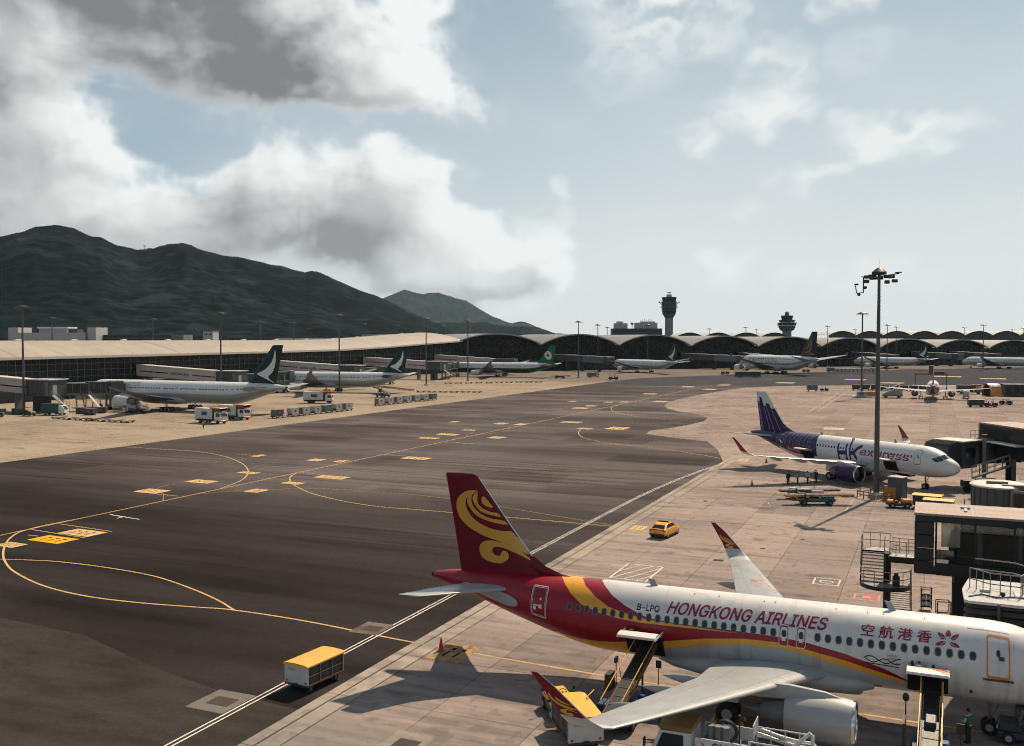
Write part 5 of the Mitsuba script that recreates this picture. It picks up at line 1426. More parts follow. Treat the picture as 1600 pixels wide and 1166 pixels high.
def hk_fin(p, n, uv):
    """uv = (99 + metres up, chord fraction): white cap over purple towers"""
    s, u = uv.x - 99, uv.y
    c = mi.Color3f(.030, .015, .085)
    tw = pw(u, ((0, 3.6), (.2, 3.6), (.201, 4.35), (.44, 4.35), (.441, 3.95), (.60, 3.95), (.601, 5.3), (.80, 5.35), (.801, 4.6), (1, 4.7)))
    c = mix(c, (.74, .74, .745), step(0.0, s - tw, .03))
    for uu, h in ((.20, 4.4), (.44, 4.4), (.60, 4.0)):
        c = mix(c, (.36, .32, .46), (1 - smoothstep(.008, .015, dr.abs(u - uu))) * (1 - step(h, s, .02)))
    k = dr.abs(dr.sin(s * 5.0)) * .05
    lat = (1 - smoothstep(.012, .02, dr.abs(u - .86 - k))) + (1 - smoothstep(.012, .02, dr.abs(u - .96 + k)))
    return mix(c, (.36, .32, .46), .8 * dr.clip(lat, 0, 1) * (1 - step(4.6, s, .02)))


mat('hk_tail', hk_fin, .42, coat=.1, spec=.25)
mat('hk_tip', lambda p, n, uv: mix((.60, .60, .60), (.30, .010, .03), step(1.0, uv.x - 99, .02)), .35, coat=.5)
hk, KB, kfin = single_aisle('hk_skin', 'purple_paint', 1.30, 3.5, 'chrome', fin_mat='hk_tail', winglet='hk_tip')
for k, x in enumerate(WIN):
    hk.add('window', KB.decal(rrect(x - .12, x + .12, TH_W - .085, TH_W + .085, .08), .014, .3), 'window_glass')
cabin_door(hk, KB, 4.5, 5.5, .66, 1.74, 'mid_grey', w=.05)
cabin_door(hk, KB, 28.95, 29.95, .75, 1.85, 'lilac_print', w=.04)
for x0, x1 in ((14.94, 15.38), (14.04, 14.48)):
    hk.add('overwing_exit', KB.decal(ring_of(rrect(x0, x1, 1.03, 1.54, .09), .03), .014, .3), 'mid_grey')
# HK in stroked purple letters, express in magenta
def strokes(lines, w):
    return union_all([LineString(q).buffer(w / 2, cap_style=1) for q in lines])


hk.add('airline_name', KB.decal(strokes([[(18.3, 1.02), (18.05, 1.98)], [(16.85, 1.0), (16.62, 1.95)], [(18.15, 1.58), (16.75, 1.52)]], .30), .013, .25), 'purple_paint')
hk.add('airline_name', KB.decal(strokes([[(16.95, .06), (16.35, .45), (16.2, 1.0), (16.0, 1.9)], [(16.1, 1.52), (15.5, 1.48), (14.95, 1.80)], [(15.5, 1.48), (14.75, 1.1), (14.3, .95)]], .28), .013, .25), 'purple_paint')
hk.add('airline_name', KB.decal(fus_text(KB, 'express', 14.5, 1.56, .92, 2.02, .12, True, width=8.1), .013, .3), 'magenta_print')
hk.add('web_address', KB.decal(sbox(25.2, 1.56, 28.3, 2.10), .010, .3), 'magenta_print')
hk.add('web_address', KB.decal(fus_text(KB, 'hkexpress.com', 28.15, 1.93, .26, 2.02, .1, width=2.6), .018, .3), 'white_print')
hk.add('bird_mark', KB.decal(Polygon([(30.1, 1.25), (29.6, 1.4), (29.2, 1.3), (29.35, 1.45), (28.95, 1.55), (29.5, 1.6), (29.65, 1.5)]), .013, .3), 'white_print')
cargo_door(hk, KB, 22.9, 25.1, 1, 'white_paint')
cargo_door(hk, KB, 8.2, 10.4, 1, 'white_paint')
HKH = -0.6218
place(hk, 'passenger_jet', 3.43, 138.6, 0, HKH, 'white single-aisle jet with purple skyline tail and red wingtips at the second gate', 'airplane')
# ---------------------------------------------------------------- the wide-bodied jets at the far gates
def jumbo(L, Wd, Hd, zb, skin, wing, engines, fin, stab, gears, nose_gear, fin_mat, skin_eng='white_paint', tip=None, uvw=99.0, nose=6.5, tail=13.1, win_rows=((1.235, .08, .93),), win=True, side_win=-1):
    p = Proto()
    P = profile(L, Wd, Hd, zb, nose, tail)
    B = Body(P)
    m, uv = B.mesh(40, 1.2)
    p.add('fuselage', m, skin, smooth=True, uv=uv)
    p.add('tail_cone', M().cyl(bodypt(L - .05, 0, (P[-1, 1] + P[-1, 2]) / 2), bodypt(L + .35, 0, (P[-1, 1] + P[-1, 2]) / 2), .34 * Wd / 5.6, .25, n=10), 'near_black', smooth=30)
    for side in (1, -1):
        m, uv = lifting(wing if side > 0 else mirror(wing), 3, uvw)
        wn = p.add('wing', m, 'wing_shaded', smooth=True, uv=uv)
        if tip:
            m, uv = lifting(tip if side > 0 else mirror(tip), 2, 99)
            p.add(wn + '__winglet', m, 'eva_green' if fin_mat == 'eva_green' else 'wing_shaded', smooth=True, uv=uv)
    x0, x1 = wing[0][0] - 1.5, wing[0][0] + wing[0][3] + 4
    hw = Wd / 2 * 1.06
    a = np.arange(25) * 2 * PI / 24
    p.add('belly_fairing', M().loft([bodypt(x0 + (x1 - x0) * t + 0 * a, hw * w * np.sign(np.sin(a)) * np.abs(np.sin(a)) ** .7, zb + .9 + (1.3 * w) * np.sign(np.cos(a)) * np.abs(np.cos(a)) ** .8) for t, w in ((0, .5), (.12, .9), (.3, 1), (.7, 1), (.88, .85), (1, .4))]), 'belly_grey', smooth=40)
    fs = fin_shape(*fin)
    m, uv = lifting(fs, 3, 99)
    p.add('fin', m, fin_mat, smooth=True, uv=uv)
    for side in (1, -1):
        m, uv = lifting(stab if side > 0 else mirror(stab), 2, 99)
        p.add('tailplane', m, 'wing_grey', smooth=True, uv=uv)
    for side in (1, -1):
        for x, y, z, R, Ln in engines:
            nacelle(p, side, x, y, z, R, Ln, skin_eng, blades=14)
            zt = np.interp(y, [s[1] for s in wing], [s[2] for s in wing])
            pr = M().loft([bodypt(xx + 0 * np.arange(6), side * y + w * np.array([-1, -1, -.5, .5, 1, 1]), np.array([a_, b_, b_ + .1, b_ + .1, b_, a_])) for xx, w, a_, b_ in ((x + .2 * Ln, .06, z + .9 * R, z + R), (x + .5 * Ln, .25, z + .8 * R, z + 1.25 * R), (x + Ln, .3, z + .6 * R, zt + .1), (x + 1.6 * Ln, .1, zt - .5, zt + .1))])
            p.add('pylon', pr, 'belly_grey', smooth=40)
    gear(p, nose_gear, 0, zb + .4, .52, .32, 1, 'nose_gear', False)
    for x, y, pairs in gears:
        for side in (1, -1):
            gear(p, x, side * y, zb + .6, .66, .6, pairs, 'main_gear', False)
    if win:
        for side in (-1, 1):
            for th, f0, f1 in win_rows:
                g = []
                for x in np.arange(L * f0, L * f1, 1.0):
                    if int(x * 1.0) % 13 != 6 and abs((x / L) - .27) > .012 and abs((x / L) - .52) > .012 and abs((x / L) - .76) > .012:
                        g.append(sbox(x - .28, th - .06, x + .28, th + .06))
                p.add('window_row', B.decal(union_all(g), .02, .6, side), 'window_glass', kind='stuff')
            for f in (.10, .27, .52, .76, .90):
                x = L * f
                d = p.add('door', B.decal(ring_of(rrect(x - .55, x + .55, win_rows[0][0] - .34, win_rows[0][0] + .36, .1), .05), .02, .4, side), 'light_grey')
                p.add(d + '__pane', B.decal(sbox(x - .15, win_rows[0][0] - .1, x + .15, win_rows[0][0] + .05), .02, .4, side), 'window_glass')
            for q in ([(1.42, .10), (1.60, .62), (2.28, .56), (2.12, .10)], [(1.66, .70), (1.98, 1.06), (2.62, .90), (2.36, .62)], [(2.06, 1.10), (2.50, 1.24), (3.02, 1.12), (2.72, .94)]):
                p.add('cockpit_window', B.decal(affinity.scale(Polygon(q).buffer(.02, 4), Wd / 3.95, 1, origin=(0, 0)), .02, .3, side), 'cockpit_glass')
    return p, B, fs


def fin_art(p, fs, polys, m, name='fin__emblem'):
    for g in polys:
        for side in (1, -1):
            p.add(name, fin_decal(fs, g, side, .05, 1.0), m)


W777 = [(24.5, 2.6, 3.2, 13.5, .13, 0), (27.0, 6.0, 3.9, 10.2, .12, 0), (30.2, 11.0, 4.7, 7.2, .11, 0), (37.4, 22.5, 6.5, 4.2, .10, 0), (42.0, 29.8, 7.7, 2.1, .09, 0), (44.3, 32.3, 8.1, .5, .08, 0)]
S777 = [(64.5, 1.2, 6.6, 6.2, .10, 0), (68.0, 5.6, 7.2, 4.4, .09, 0), (71.2, 10.6, 7.9, 2.3, .08, 0)]
W330 = [(19.5, 2.4, 3.0, 12.0, .13, 0), (21.8, 5.6, 3.6, 9.4, .12, 0), (24.8, 9.8, 4.3, 6.6, .11, 0), (31.5, 20.0, 6.2, 4.0, .10, 0), (36.4, 29.2, 8.0, 2.0, .09, 0)]
T330 = [(36.4, 29.2, 8.0, 2.0, .09, 0), (37.3, 29.7, 8.4, 1.4, .09, .9), (38.1, 29.95, 9.3, .7, .08, 1.2)]
S330 = [(55.4, 1.1, 6.3, 5.4, .10, 0), (58.2, 5.0, 6.8, 3.8, .09, 0), (61.0, 9.7, 7.4, 2.0, .08, 0)]
WHITE = (.70, .71, .71)


def cathay_skin(Lf):
    def fn(p, n, uv):
        c = mix((.70, .72, .715), (.34, .37, .37), smoothstep(1.62, 1.72, uv.y))  # grey lower half: shade on the flank put into the skin colour
        return c * (.95 + .08 * fbm(uv.x * .4, uv.y * 2, 1.0, 3))
    return fn


mat('cathay_skin', cathay_skin(1), .34, coat=.5)
mat('eva_skin', lambda p, n, uv: mix(WHITE, mix((.012, .05, .035), (.008, .10, .052), step(48, uv.x, 2.0)), dr.maximum(step(1.62, uv.y, .02), step(0, uv.x - 56.5 + 3.6 * (uv.y - 1.0), .1))), .34, coat=.5)
mat('sq_skin', lambda p, n, uv: mix(mix(mix((.70, .70, .69), (.018, .02, .04), step(1.70, uv.y, .01) * (1 - step(1.80, uv.y, .01))), (.55, .36, .12), step(1.81, uv.y, .01) * (1 - step(1.85, uv.y, .01))), (.40, .41, .42), step(2.3, uv.y, .05)), .34, coat=.5)


def brush_wing(x0, z0, s, up):
    """the pale wing-shaped brush stroke on the green fins: a long curved blade with a barb at its foot"""
    q = [(0, 0), (.30, .10), (.62, .33), (.86, .66), (.99, 1.02), (1.02, 1.30), (.90, .98), (.70, .70), (.45, .50), (.08, .34), (-.34, .20), (-.10, .08), (.30, -.06), (.72, -.26), (.42, -.02)]
    q = [(.10, .26), (.45, .42), (.72, .66), (.90, .96), (1.0, 1.32), (1.03, .98), (.98, .66), (.86, .34), (.66, .10), (.95, -.16), (.52, .04), (.24, .16)]
    return affinity.affine_transform(spline_poly(q, 5), [s, 0, 0, up, x0, z0])


def cathay(kind, letters=False):
    if kind == '777':
        p, B, fs = jumbo(73.9, 6.2, 6.2, 2.2, 'cathay_skin', W777, [(22.6, 9.8, 2.75, 1.92, 5.6)], (60.8, 7.9, 9.6, 69.6, 18.6, 3.4), S777, [(37.2, 5.5, 3)], 5.9, 'cathay_green')
        fin_art(p, fs, [brush_wing(63.9, 9.3, 6.6, 6.0)], 'white_print')
        p.add('airline_name', B.decal(((lambda v, f: (np.column_stack([8.2 + v[:, 0] + .15 * v[:, 1], 1.05 - v[:, 1] / 3.1, 0 * v[:, 0]]), f[:, ::-1]))(*text_poly('CATHAY PACIFIC', 1.35))), .02, .5, -1), 'cathay_green')
    else:
        p, B, fs = jumbo(63.7, 5.64, 5.64, 2.1, 'cathay_skin', W330, [(19.3, 9.37, 2.45, 1.42, 4.9)], (52.6, 7.5, 8.6, 59.9, 16.9, 3.0), S330, [(32.2, 5.3, 2)], 6.7, 'cathay_green', tip=T330)
        fin_art(p, fs, [brush_wing(55.2, 8.6, 5.6, 5.3)], 'white_print')
    return p, B, fs


p777, B777, _ = cathay('777')
p777.add('stain', B777.decal(spline_poly([(61.5, 1.1), (64, 1.0), (68, 1.15), (68.5, 1.4), (65, 1.62), (62, 1.5)], 5), .02, .6, -1), 'brick_grey')
H = math.radians
place(p777, 'passenger_jet', -232.3, 213.8, 0, H(178.9), 'long white jet with dark green fin nearest at the left concourse', 'airplane')
p330, B330, f330 = cathay('330')
p330b = p330.copy()
p330b.add('fuselage__tail_patch', B330.decal(spline_poly([(53.4, 1.05), (56, 1.0), (58.5, 1.15), (58.6, 1.45), (56, 1.65), (53.6, 1.5)], 5), .02, .6, -1), 'dark_grey')
place(p330b, 'passenger_jet', -240.7, 304.0, 0, H(188.5), 'white jet with dark green fin and dark oval tail patch, second from the left', 'airplane')
place(p330, 'passenger_jet', -183.1, 578.2, 0, H(142.6), 'white jet with dark green fin parked at the arches left of the tall tower', 'airplane')
place(p330, 'passenger_jet', -50.7, 719.7, 0, H(140), 'white jet with dark green fin far off behind the tall lamp mast', 'airplane')
place(p330, 'passenger_jet', 19, 744, 0, H(140), 'white jet cut by the right edge at the far arches', 'airplane')
pe, Be, fe = jumbo(63.7, 5.64, 5.64, 2.1, 'eva_skin', W330, [(19.3, 9.37, 2.45, 1.45, 4.9)], (52.6, 7.5, 8.6, 59.9, 16.9, 3.0), S330, [(32.2, 5.3, 2)], 6.7, 'eva_green', tip=T330)
gx, gz = 58.6, 11.6
fin_art(pe, fe, [spline_poly([(gx + 1.95 * math.cos(t) - .3 * math.sin(t), gz + 2.25 * math.sin(t)) for t in np.arange(14) * 2 * PI / 14], 4)], 'white_print')
star = union_all([affinity.rotate(Polygon([(0, 0), (.42, .5), (0, 1.15), (-.42, .5)]), a, origin=(0, 0)) for a in (20, 92, 164, 236, 308)])
for side in (1, -1):
    pe.add('fin__star', fin_decal(fe, affinity.translate(affinity.scale(star, .95, .95, origin=(0, 0)), gx - .1, gz), side, .09, .5), 'eva_green')
    g = Point(gx - .1, gz).buffer(1.62, 16).exterior.buffer(.07)
    pe.add('fin__ring', fin_decal(fe, g, side, .08, .5), 'orange_print')
pe.add('airline_name', Be.decal(((lambda v, f: (np.column_stack([8.0 + v[:, 0] + .15 * v[:, 1], 1.0 - v[:, 1] / 2.8, 0 * v[:, 0]]), f[:, ::-1]))(*text_poly('EVA AIR', 1.3, True))), .02, .5, -1), 'eva_green')
place(pe, 'passenger_jet', -241.9, 464.6, 0, H(183.3), 'white and dark green jet with a bright green fin and round white emblem', 'airplane')
WS = [(21, 3.0, 3.4, 17.5, .14, 0), (25.5, 8.0, 4.6, 13.5, .12, 0), (31, 14.5, 5.9, 9.8, .11, 0), (40, 27, 8.4, 6.0, .10, 0), (46.3, 39.0, 10.6, 3.2, .09, 0)]
TS = [(46.3, 39.0, 10.6, 3.2, .09, 0), (47.6, 39.4, 11.6, 1.6, .08, 1.3), (48.3, 39.6, 12.4, .8, .08, 1.4)]
SS = [(60.0, 1.6, 8.2, 9.0, .10, 0), (64.0, 7.5, 9.3, 6.2, .09, 0), (68.6, 15.0, 10.6, 3.0, .08, 0)]
ps, Bs, fsq = jumbo(72.7, 7.14, 8.4, 2.2, 'sq_skin', WS, [(22.5, 14.6, 2.9, 1.62, 5.2), (32.5, 25.6, 4.2, 1.62, 5.2)], (57.2, 9.9, 13.4, 67.2, 24.1, 4.6), SS, [(34.5, 5.8, 2), (38.5, 2.9, 3)], 5.0, 'navy_paint', tip=TS, win_rows=((1.62, .1, .88), (1.05, .1, .82)))
mat('dull_gold', (.24, .15, .06), .5)
bird = [Polygon([(60.6, 12.0), (66.5, 12.6), (68.6, 18.6), (66.9, 17.2), (65.6, 14.2)]), Polygon([(62.6, 14.2), (65.0, 15.0), (67.8, 19.6), (66.2, 18.9), (64.2, 16.4)]), Polygon([(62, 11.2), (70.5, 11.4), (68.5, 12.6), (66.0, 12.1)]), Polygon([(64.4, 17.2), (66.4, 19.4), (68.6, 22.2), (66.6, 20.8)])]
fin_art(ps, fsq, bird, 'dull_gold')
ps.add('airline_name', Bs.decal(((lambda v, f: (np.column_stack([12.0 + v[:, 0], 1.46 - v[:, 1] / 4.0, 0 * v[:, 0]]), f[:, ::-1]))(*text_poly('SINGAPORE AIRLINES', 1.9, True))), .03, .6, -1), 'navy_paint')
place(ps, 'passenger_jet', -107.9, 602.0, 0, H(134), 'huge double-deck white jet with dark blue fin and gold bird', 'airplane')
# the small jet seen from behind on the far stand
mat('plain_skin', lambda p, n, uv: mix((.68, .68, .68), (.09, .045, .05), step(27.5, uv.x, 1.2)), .36, coat=.5)
mat('tail_wine', lambda p, n, uv: mix((.24, .02, .05), (.30, .25, .25), step(3.6, uv.x - 99, .05)), .4)
pr_, BR, fr_ = single_aisle('plain_skin', 'dark_grey', fin_mat='tail_wine', winglet='wing_grey')
place(pr_, 'passenger_jet', .2, 371.5, 0, PI / 2, 'small white jet seen from straight behind on the far right apron', 'airplane')
# ---------------------------------------------------------------- vehicles and ground equipment (local frame: x forward, y left, z up)
def wheel(p, x, y, r, w=.2, hub='light_grey', name='wheel'):
    a = np.arange(16) * PI / 8
    m = M().loft([np.column_stack([x + rr * np.cos(a), np.full(16, y + dy), r + rr * np.sin(a)]) for rr, dy in ((r * .6, -w / 2), (r * .93, -w / 2), (r, -w * .3), (r, w * .3), (r * .93, w / 2), (r * .6, w / 2))], cap=True)
    k = p.add(name, m, 'rubber', smooth=40)
    s = 1 if y > 0 else -1
    p.add(k + '__hub', M().cyl((x, y + s * w * .3, r), (x, y + s * (w * .5 + .012), r), r * .55, r * .48, n=12), hub, smooth=40)


def wheels(p, xs, y, r, w=.2, hub='light_grey'):
    for x in xs:
        for s in (1, -1):
            wheel(p, x, s * y, r, w, hub)


def rail(pts, r=.03, posts=(), z0=None):
    m = M()
    for a, b in zip(pts[:-1], pts[1:]):
        m.cyl(a, b, r, n=6)
    for q in posts:
        m.cyl(q, (q[0], q[1], z0), r, n=6)
    return m


def baggage_trailer(L=3.2, Wd=1.75, top=1.66, roof='yellow_paint'):
    p = Proto()
    p.add('deck', M().box((0, 0, .46), (L, Wd, .12), bev=.02).box((0, 0, .36), (L * .9, .5, .12)), 'dark_grey')
    v = []
    m = M()
    for x in np.linspace(-L / 2 - .06, L / 2 + .06, 2):
        v.append([(x, y, z) for y, z in ((-Wd / 2 - .05, top - .10), (-Wd / 2 - .05, top - .02), (-Wd / 2 + .2, top + .05), (0, top + .08), (Wd / 2 - .2, top + .05), (Wd / 2 + .05, top - .02), (Wd / 2 + .05, top - .10))])
    m.loft(v)
    p.add('roof', m, roof, smooth=25)
    for s in (1, -1):
        k = p.add('end_panel', M().box((s * (L / 2 - .03), 0, (top + .45) / 2), (.05, Wd, top - .6), bev=.01), 'white_box')
        if s < 0:
            p.add(k + '__plate', M().box((-L / 2 - .012, .35, top - .32), (.015, .55, .16)), 'light_grey')
            p.add(k + '__lamp', M().box((-L / 2 - .015, .72, .66), (.03, .1, .1)), 'red_paint')
            p.add(k + '__lamp', M().box((-L / 2 - .015, -.72, .66), (.03, .1, .1)), 'red_paint')
            p.add(k + '__buffer', M().box((-L / 2 - .07, 0, .5), (.1, .3, .2), bev=.03), 'near_black')
    for s in (1, -1):
        m = M()
        n = 40
        xs_ = np.linspace(-L / 2 + .05, L / 2 - .05, n)
        m.loft([[(x, s * (Wd / 2 - .05 + .015 * math.sin(k * 2.1)), .52), (x, s * (Wd / 2 - .05 + .012 * math.sin(k * 2.1 + .5)), top - .1)] for k, x in enumerate(xs_)], cap=False, closed=False)
        p.add('curtain', m, 'curtain', smooth=True)
        for x in np.linspace(-L / 2 + .05, L / 2 - .05, 4):
            p.add('post', M().box((x, s * Wd / 2, (top + .4) / 2), (.05, .04, top - .55)), 'light_grey' if abs(x) > 1.4 else 'mid_grey')
        p.add('strap', M().box((0, s * (Wd / 2 + .005), 1.02), (L - .1, .02, .03)), 'mid_grey')
        p.add('side_rail', M().box((0, s * (Wd / 2 + .01), .52), (L, .04, .07)), 'brown_orange')
    wheels(p, (-L / 2 + .5, L / 2 - .5), Wd / 2 - .25, .21, .14, 'mid_grey')
    p.add('tow_bar', M().cyl((L / 2 - .3, 0, .36), (L / 2 + 1.0, 0, .42), .035, n=6).cyl((L / 2 + 1.0, -.1, .42), (L / 2 + 1.0, .1, .42), .04, n=6), 'brown_orange')
    return p


trailer = baggage_trailer()
place(trailer, 'baggage_trailer', -33.15, 46.95, 0, H(84), 'yellow roofed white ended baggage trailer standing alone on the double white line', 'baggage trailer')
trailer2 = baggage_trailer(3.3, 1.8, 1.72)
place(trailer2, 'baggage_trailer', -16.35, 45.75, 0, H(126), 'enclosed baggage trailer with yellow roof hitched beside the near wingtip', 'baggage trailer')
place(trailer, 'baggage_trailer', -.3, 125.6, 0, H(170), 'yellow roofed baggage trailer by the purple tailed jet, farther of the pair', 'baggage trailer')
place(trailer, 'baggage_trailer', .9, 122.4, 0, H(172), 'yellow roofed baggage trailer just above the glass walkway roof, nearer of the pair', 'baggage trailer')


def tug(body='yellow_paint', canopy=False):
    p = Proto()
    p.add('chassis', M().box((0, 0, .45), (2.7, 1.35, .36), bev=.06), 'dark_grey')
    p.add('hood', M().b2(.25, 1.32, -.66, .66, .62, 1.06, .10).b2(1.2, 1.36, -.5, .5, .5, .9, .04), body)
    p.add('rear_body', M().b2(-1.32, -.55, -.66, .66, .62, .92, .08), body)
    p.add('seat', M().b2(-.6, -.1, -.5, .05, .62, .86, .06).b2(-.66, -.52, -.5, .05, .86, 1.3, .05), 'near_black')
    m = M().tube([(.12 + .05 * math.sin(t), -.22 + .2 * math.cos(t), 1.15 + .14 * math.sin(t)) for t in np.linspace(0, 2 * PI, 15)], .025, 5).cyl((.3, -.22, .9), (.12, -.22, 1.15), .025, n=5)
    p.add('steering_wheel', m, 'near_black', smooth=40)
    for y in (.45, -.45):
        p.add('headlight', M().cyl((1.34, y, .78), (1.39, y, .78), .09, n=10), 'white_print', smooth=30)
    for s in (1, -1):
        p.add('mirror', M().cyl((.3, s * .66, .95), (.25, s * .85, 1.25), .02, n=5).box((.25, s * .88, 1.3), (.05, .16, .2)), 'near_black')
    if canopy:
        p.add('canopy', M().b2(-1.1, .5, -.68, .68, 1.85, 1.93, .03), body)
        for x in (-1.0, .45):
            for y in (.6, -.6):
                p.add('post', M().cyl((x, y, .9), (x, y, 1.86), .03, n=6), 'dark_grey')
    wheels(p, (-.85, .85), .62, .33, .22, 'light_grey')
    p.add('hitch', M().box((-1.42, 0, .42), (.2, .2, .16)), 'near_black')
    return p


tug_y, tug_c = tug(), tug('orange_paint', True)
place(tug_y, 'baggage_tractor', -18.35, 48.55, 0, H(126), 'small yellow open tractor hitched ahead of the trailer at the near wingtip', 'tractor')
place(tug('orange_paint'), 'baggage_tractor', -3.5, 124.8, 0, H(12), 'orange and black tractor parked at the foot of the tall lamp mast', 'tractor')


def belt_loader(L=6.6, z0=1.0, z1=3.0, frame='brown_orange', chassis='blue_paint', rails=True, yb=0.0):
    """conveyor from the low end (x = -L/2, z0) to the high end (x = L/2, z1)"""
    p = Proto()
    an = math.atan2(z1 - z0, L)
    ln = math.hypot(L, z1 - z0)
    zc = (z0 + z1) / 2
    ca, sa = math.cos(an), math.sin(an)

    def on(s, y, h):
        return (s * ca - h * sa, y, zc + s * sa + h * ca)
    p.add('chassis', M().box((-.4, yb, .62), (4.4, 1.7, .40), bev=.06).box((-.9, yb + .62, .98), (2.2, .42, .5), bev=.05).box((.9, yb - .62, .95), (1.5, .42, .42), bev=.05), chassis)
    p.add('cabinet', M().box((-1.9, yb + .75, 1.05), (.9, .5, .55), bev=.05), chassis)
    m = M()
    for s in (1, -1):
        a, b = on(-ln / 2, s * .42, -.10), on(ln / 2, s * .42, -.10)
        m.box(((a[0] + b[0]) / 2, s * .42, (a[2] + b[2]) / 2), (ln, .07, .26), pitch=an)
    p.add('conveyor_frame', m, frame)
    p.add('belt', M().box(on(0, 0, .0), (ln - .1, .74, .05), pitch=an).cyl(on(-ln / 2 + .06, -.37, -.06), on(-ln / 2 + .06, .37, -.06), .09, n=10).cyl(on(ln / 2 - .06, -.37, -.06), on(ln / 2 - .06, .37, -.06), .09, n=10), 'near_black', smooth=30)
    for k in np.arange(-ln / 2 + .5, ln / 2 - .3, .75):
        p.add('belt__cleat', M().box(on(k, 0, .035), (.05, .7, .03), pitch=an), 'dark_grey')
    if rails:
        for s, n in ((1, 3), (-1, 4)):
            a, b = on(-ln * .42, s * .50, .55 if s < 0 else .75), on(ln * .40, s * .50, .55 if s < 0 else .75)
            k = p.add('handrail', M().cyl(a, b, .028, n=6), 'yellow_paint')
            for q in np.linspace(-ln * .38, ln * .36, n):
                p.add(k + '__post', M().cyl(on(q, s * .46, -.05), on(q, s * .50, .55 if s < 0 else .75), .022, n=5), 'dark_grey')
        p.add('bumper', M().cyl(on(ln / 2, -.5, -.15), on(ln / 2, .5, -.15), .13, n=10).box(on(ln / 2 - .25, 0, -.3), (.5, .95, .3), pitch=an), 'near_black', smooth=30)
    for x in (-.9, 1.2):
        t = (x / ca)
        p.add('lift_arm', M().cyl((x, .3, .75), on(t, .3, -.2), .06, n=6).cyl((x, -.3, .75), on(t, -.3, -.2), .06, n=6), 'dark_grey')
    p.add('seat', M().box((-1.6, yb - .85, .98), (.45, .45, .12), bev=.03).box((-1.82, yb - .85, 1.25), (.1, .45, .45), bev=.03), 'near_black')
    p.add('control_panel', M().box((-1.0, yb - .85, 1.15), (.12, .4, .4), bev=.03), 'dark_grey')
    wheels(p, (-1.9, 1.2), .78, .34, .24, 'mid_grey')
    return p


bl = belt_loader(6.8, .95, 3.05)
bl.add('tail_rail', rail([(-3.3, 1.2, 1.0), (-3.2, 1.2, 1.9), (-2.2, 1.2, 1.95)], .03), 'yellow_paint')
bl.add('cab_frame', rail([(.6, 1.0, 1.0), (.6, 1.0, 2.6)], .03).box((.6, 1.0, 2.75), (.35, .12, .3)).box((-.4, 1.0, 1.9), (.8, .3, .9)), 'near_black')
bl.add('warning_board', M().cyl((1.6, -1.1, 1.0), (1.6, -1.1, 2.3), .025, n=5).box((1.6, -1.1, 2.5), (.05, .3, .42)), 'near_black')
place(bl, 'belt_loader', -14.75, 49.75, 0, H(87), 'blue belt loader with yellow handrails at the rear hold of the red tailed jet', 'belt loader')
bl2 = belt_loader(7.2, 1.0, 2.95, 'dark_grey')
bl2.add('side_beam', M().loft([[(x, -.50, z), (x, -.44, z), (x, -.44, z + .16), (x, -.50, z + .16)] for x, z in ((-3.6, 1.05), (3.3, 2.95))]), 'yellow_paint')
bl2.add('sign_post', M().cyl((1.2, 1.15, 1.0), (1.2, 1.15, 2.6), .03, n=5).sph((1.2, 1.15, 2.8), .16, 1, (.6, 1, 1.4)), 'near_black')
bl2.add('side_screen', M().box((-.6, 1.15, 1.6), (1.2, .1, 1.5)), 'near_black')
bl2.add('operator_screen', M().cyl((.3, -1.3, .9), (.3, -1.3, 1.7), .02, n=5).box((.3, -1.3, 1.95), (.06, .35, .5)), 'near_black')
bl2.add('belt__suitcase', M().box((.2, 0, 2.16), (.75, .5, .3), pitch=.26, bev=.05), 'blue_grey')
bl2.add('belt__suitcase', M().box((-2.0, 0, 1.58), (.5, .6, .22), pitch=.26, bev=.05), 'light_grey')
place(bl2, 'belt_loader', .15, 49.4, 0, H(89), 'belt loader with yellow side beams raised to the front hold of the red tailed jet', 'belt loader')
bl3 = belt_loader(8.2, 1.15, 1.35, 'orange_paint', 'teal_paint', False)
bl3.add('beam_end', M().box((3.4, 0, 1.15), (1.6, .9, .34), bev=.05), 'brown_orange')
place(bl3, 'belt_loader', -12.6, 123.2, 0, H(20), 'orange belt loader with dark teal chassis before the purple engine, nearer of two', 'belt loader')
bl4 = belt_loader(7.6, 1.1, 1.25, 'brown_orange', 'white_box', False)
bl4.add('beacon', M().cyl((-1, .6, 1.2), (-1, .6, 2.0), .05, n=6).cyl((.8, .6, 1.2), (.8, .6, 1.9), .04, n=6), 'dark_grey')
place(bl4, 'belt_loader', -14.2, 127.2, 0, H(22), 'orange belt loader with pale chassis just behind the dark teal one', 'belt loader')


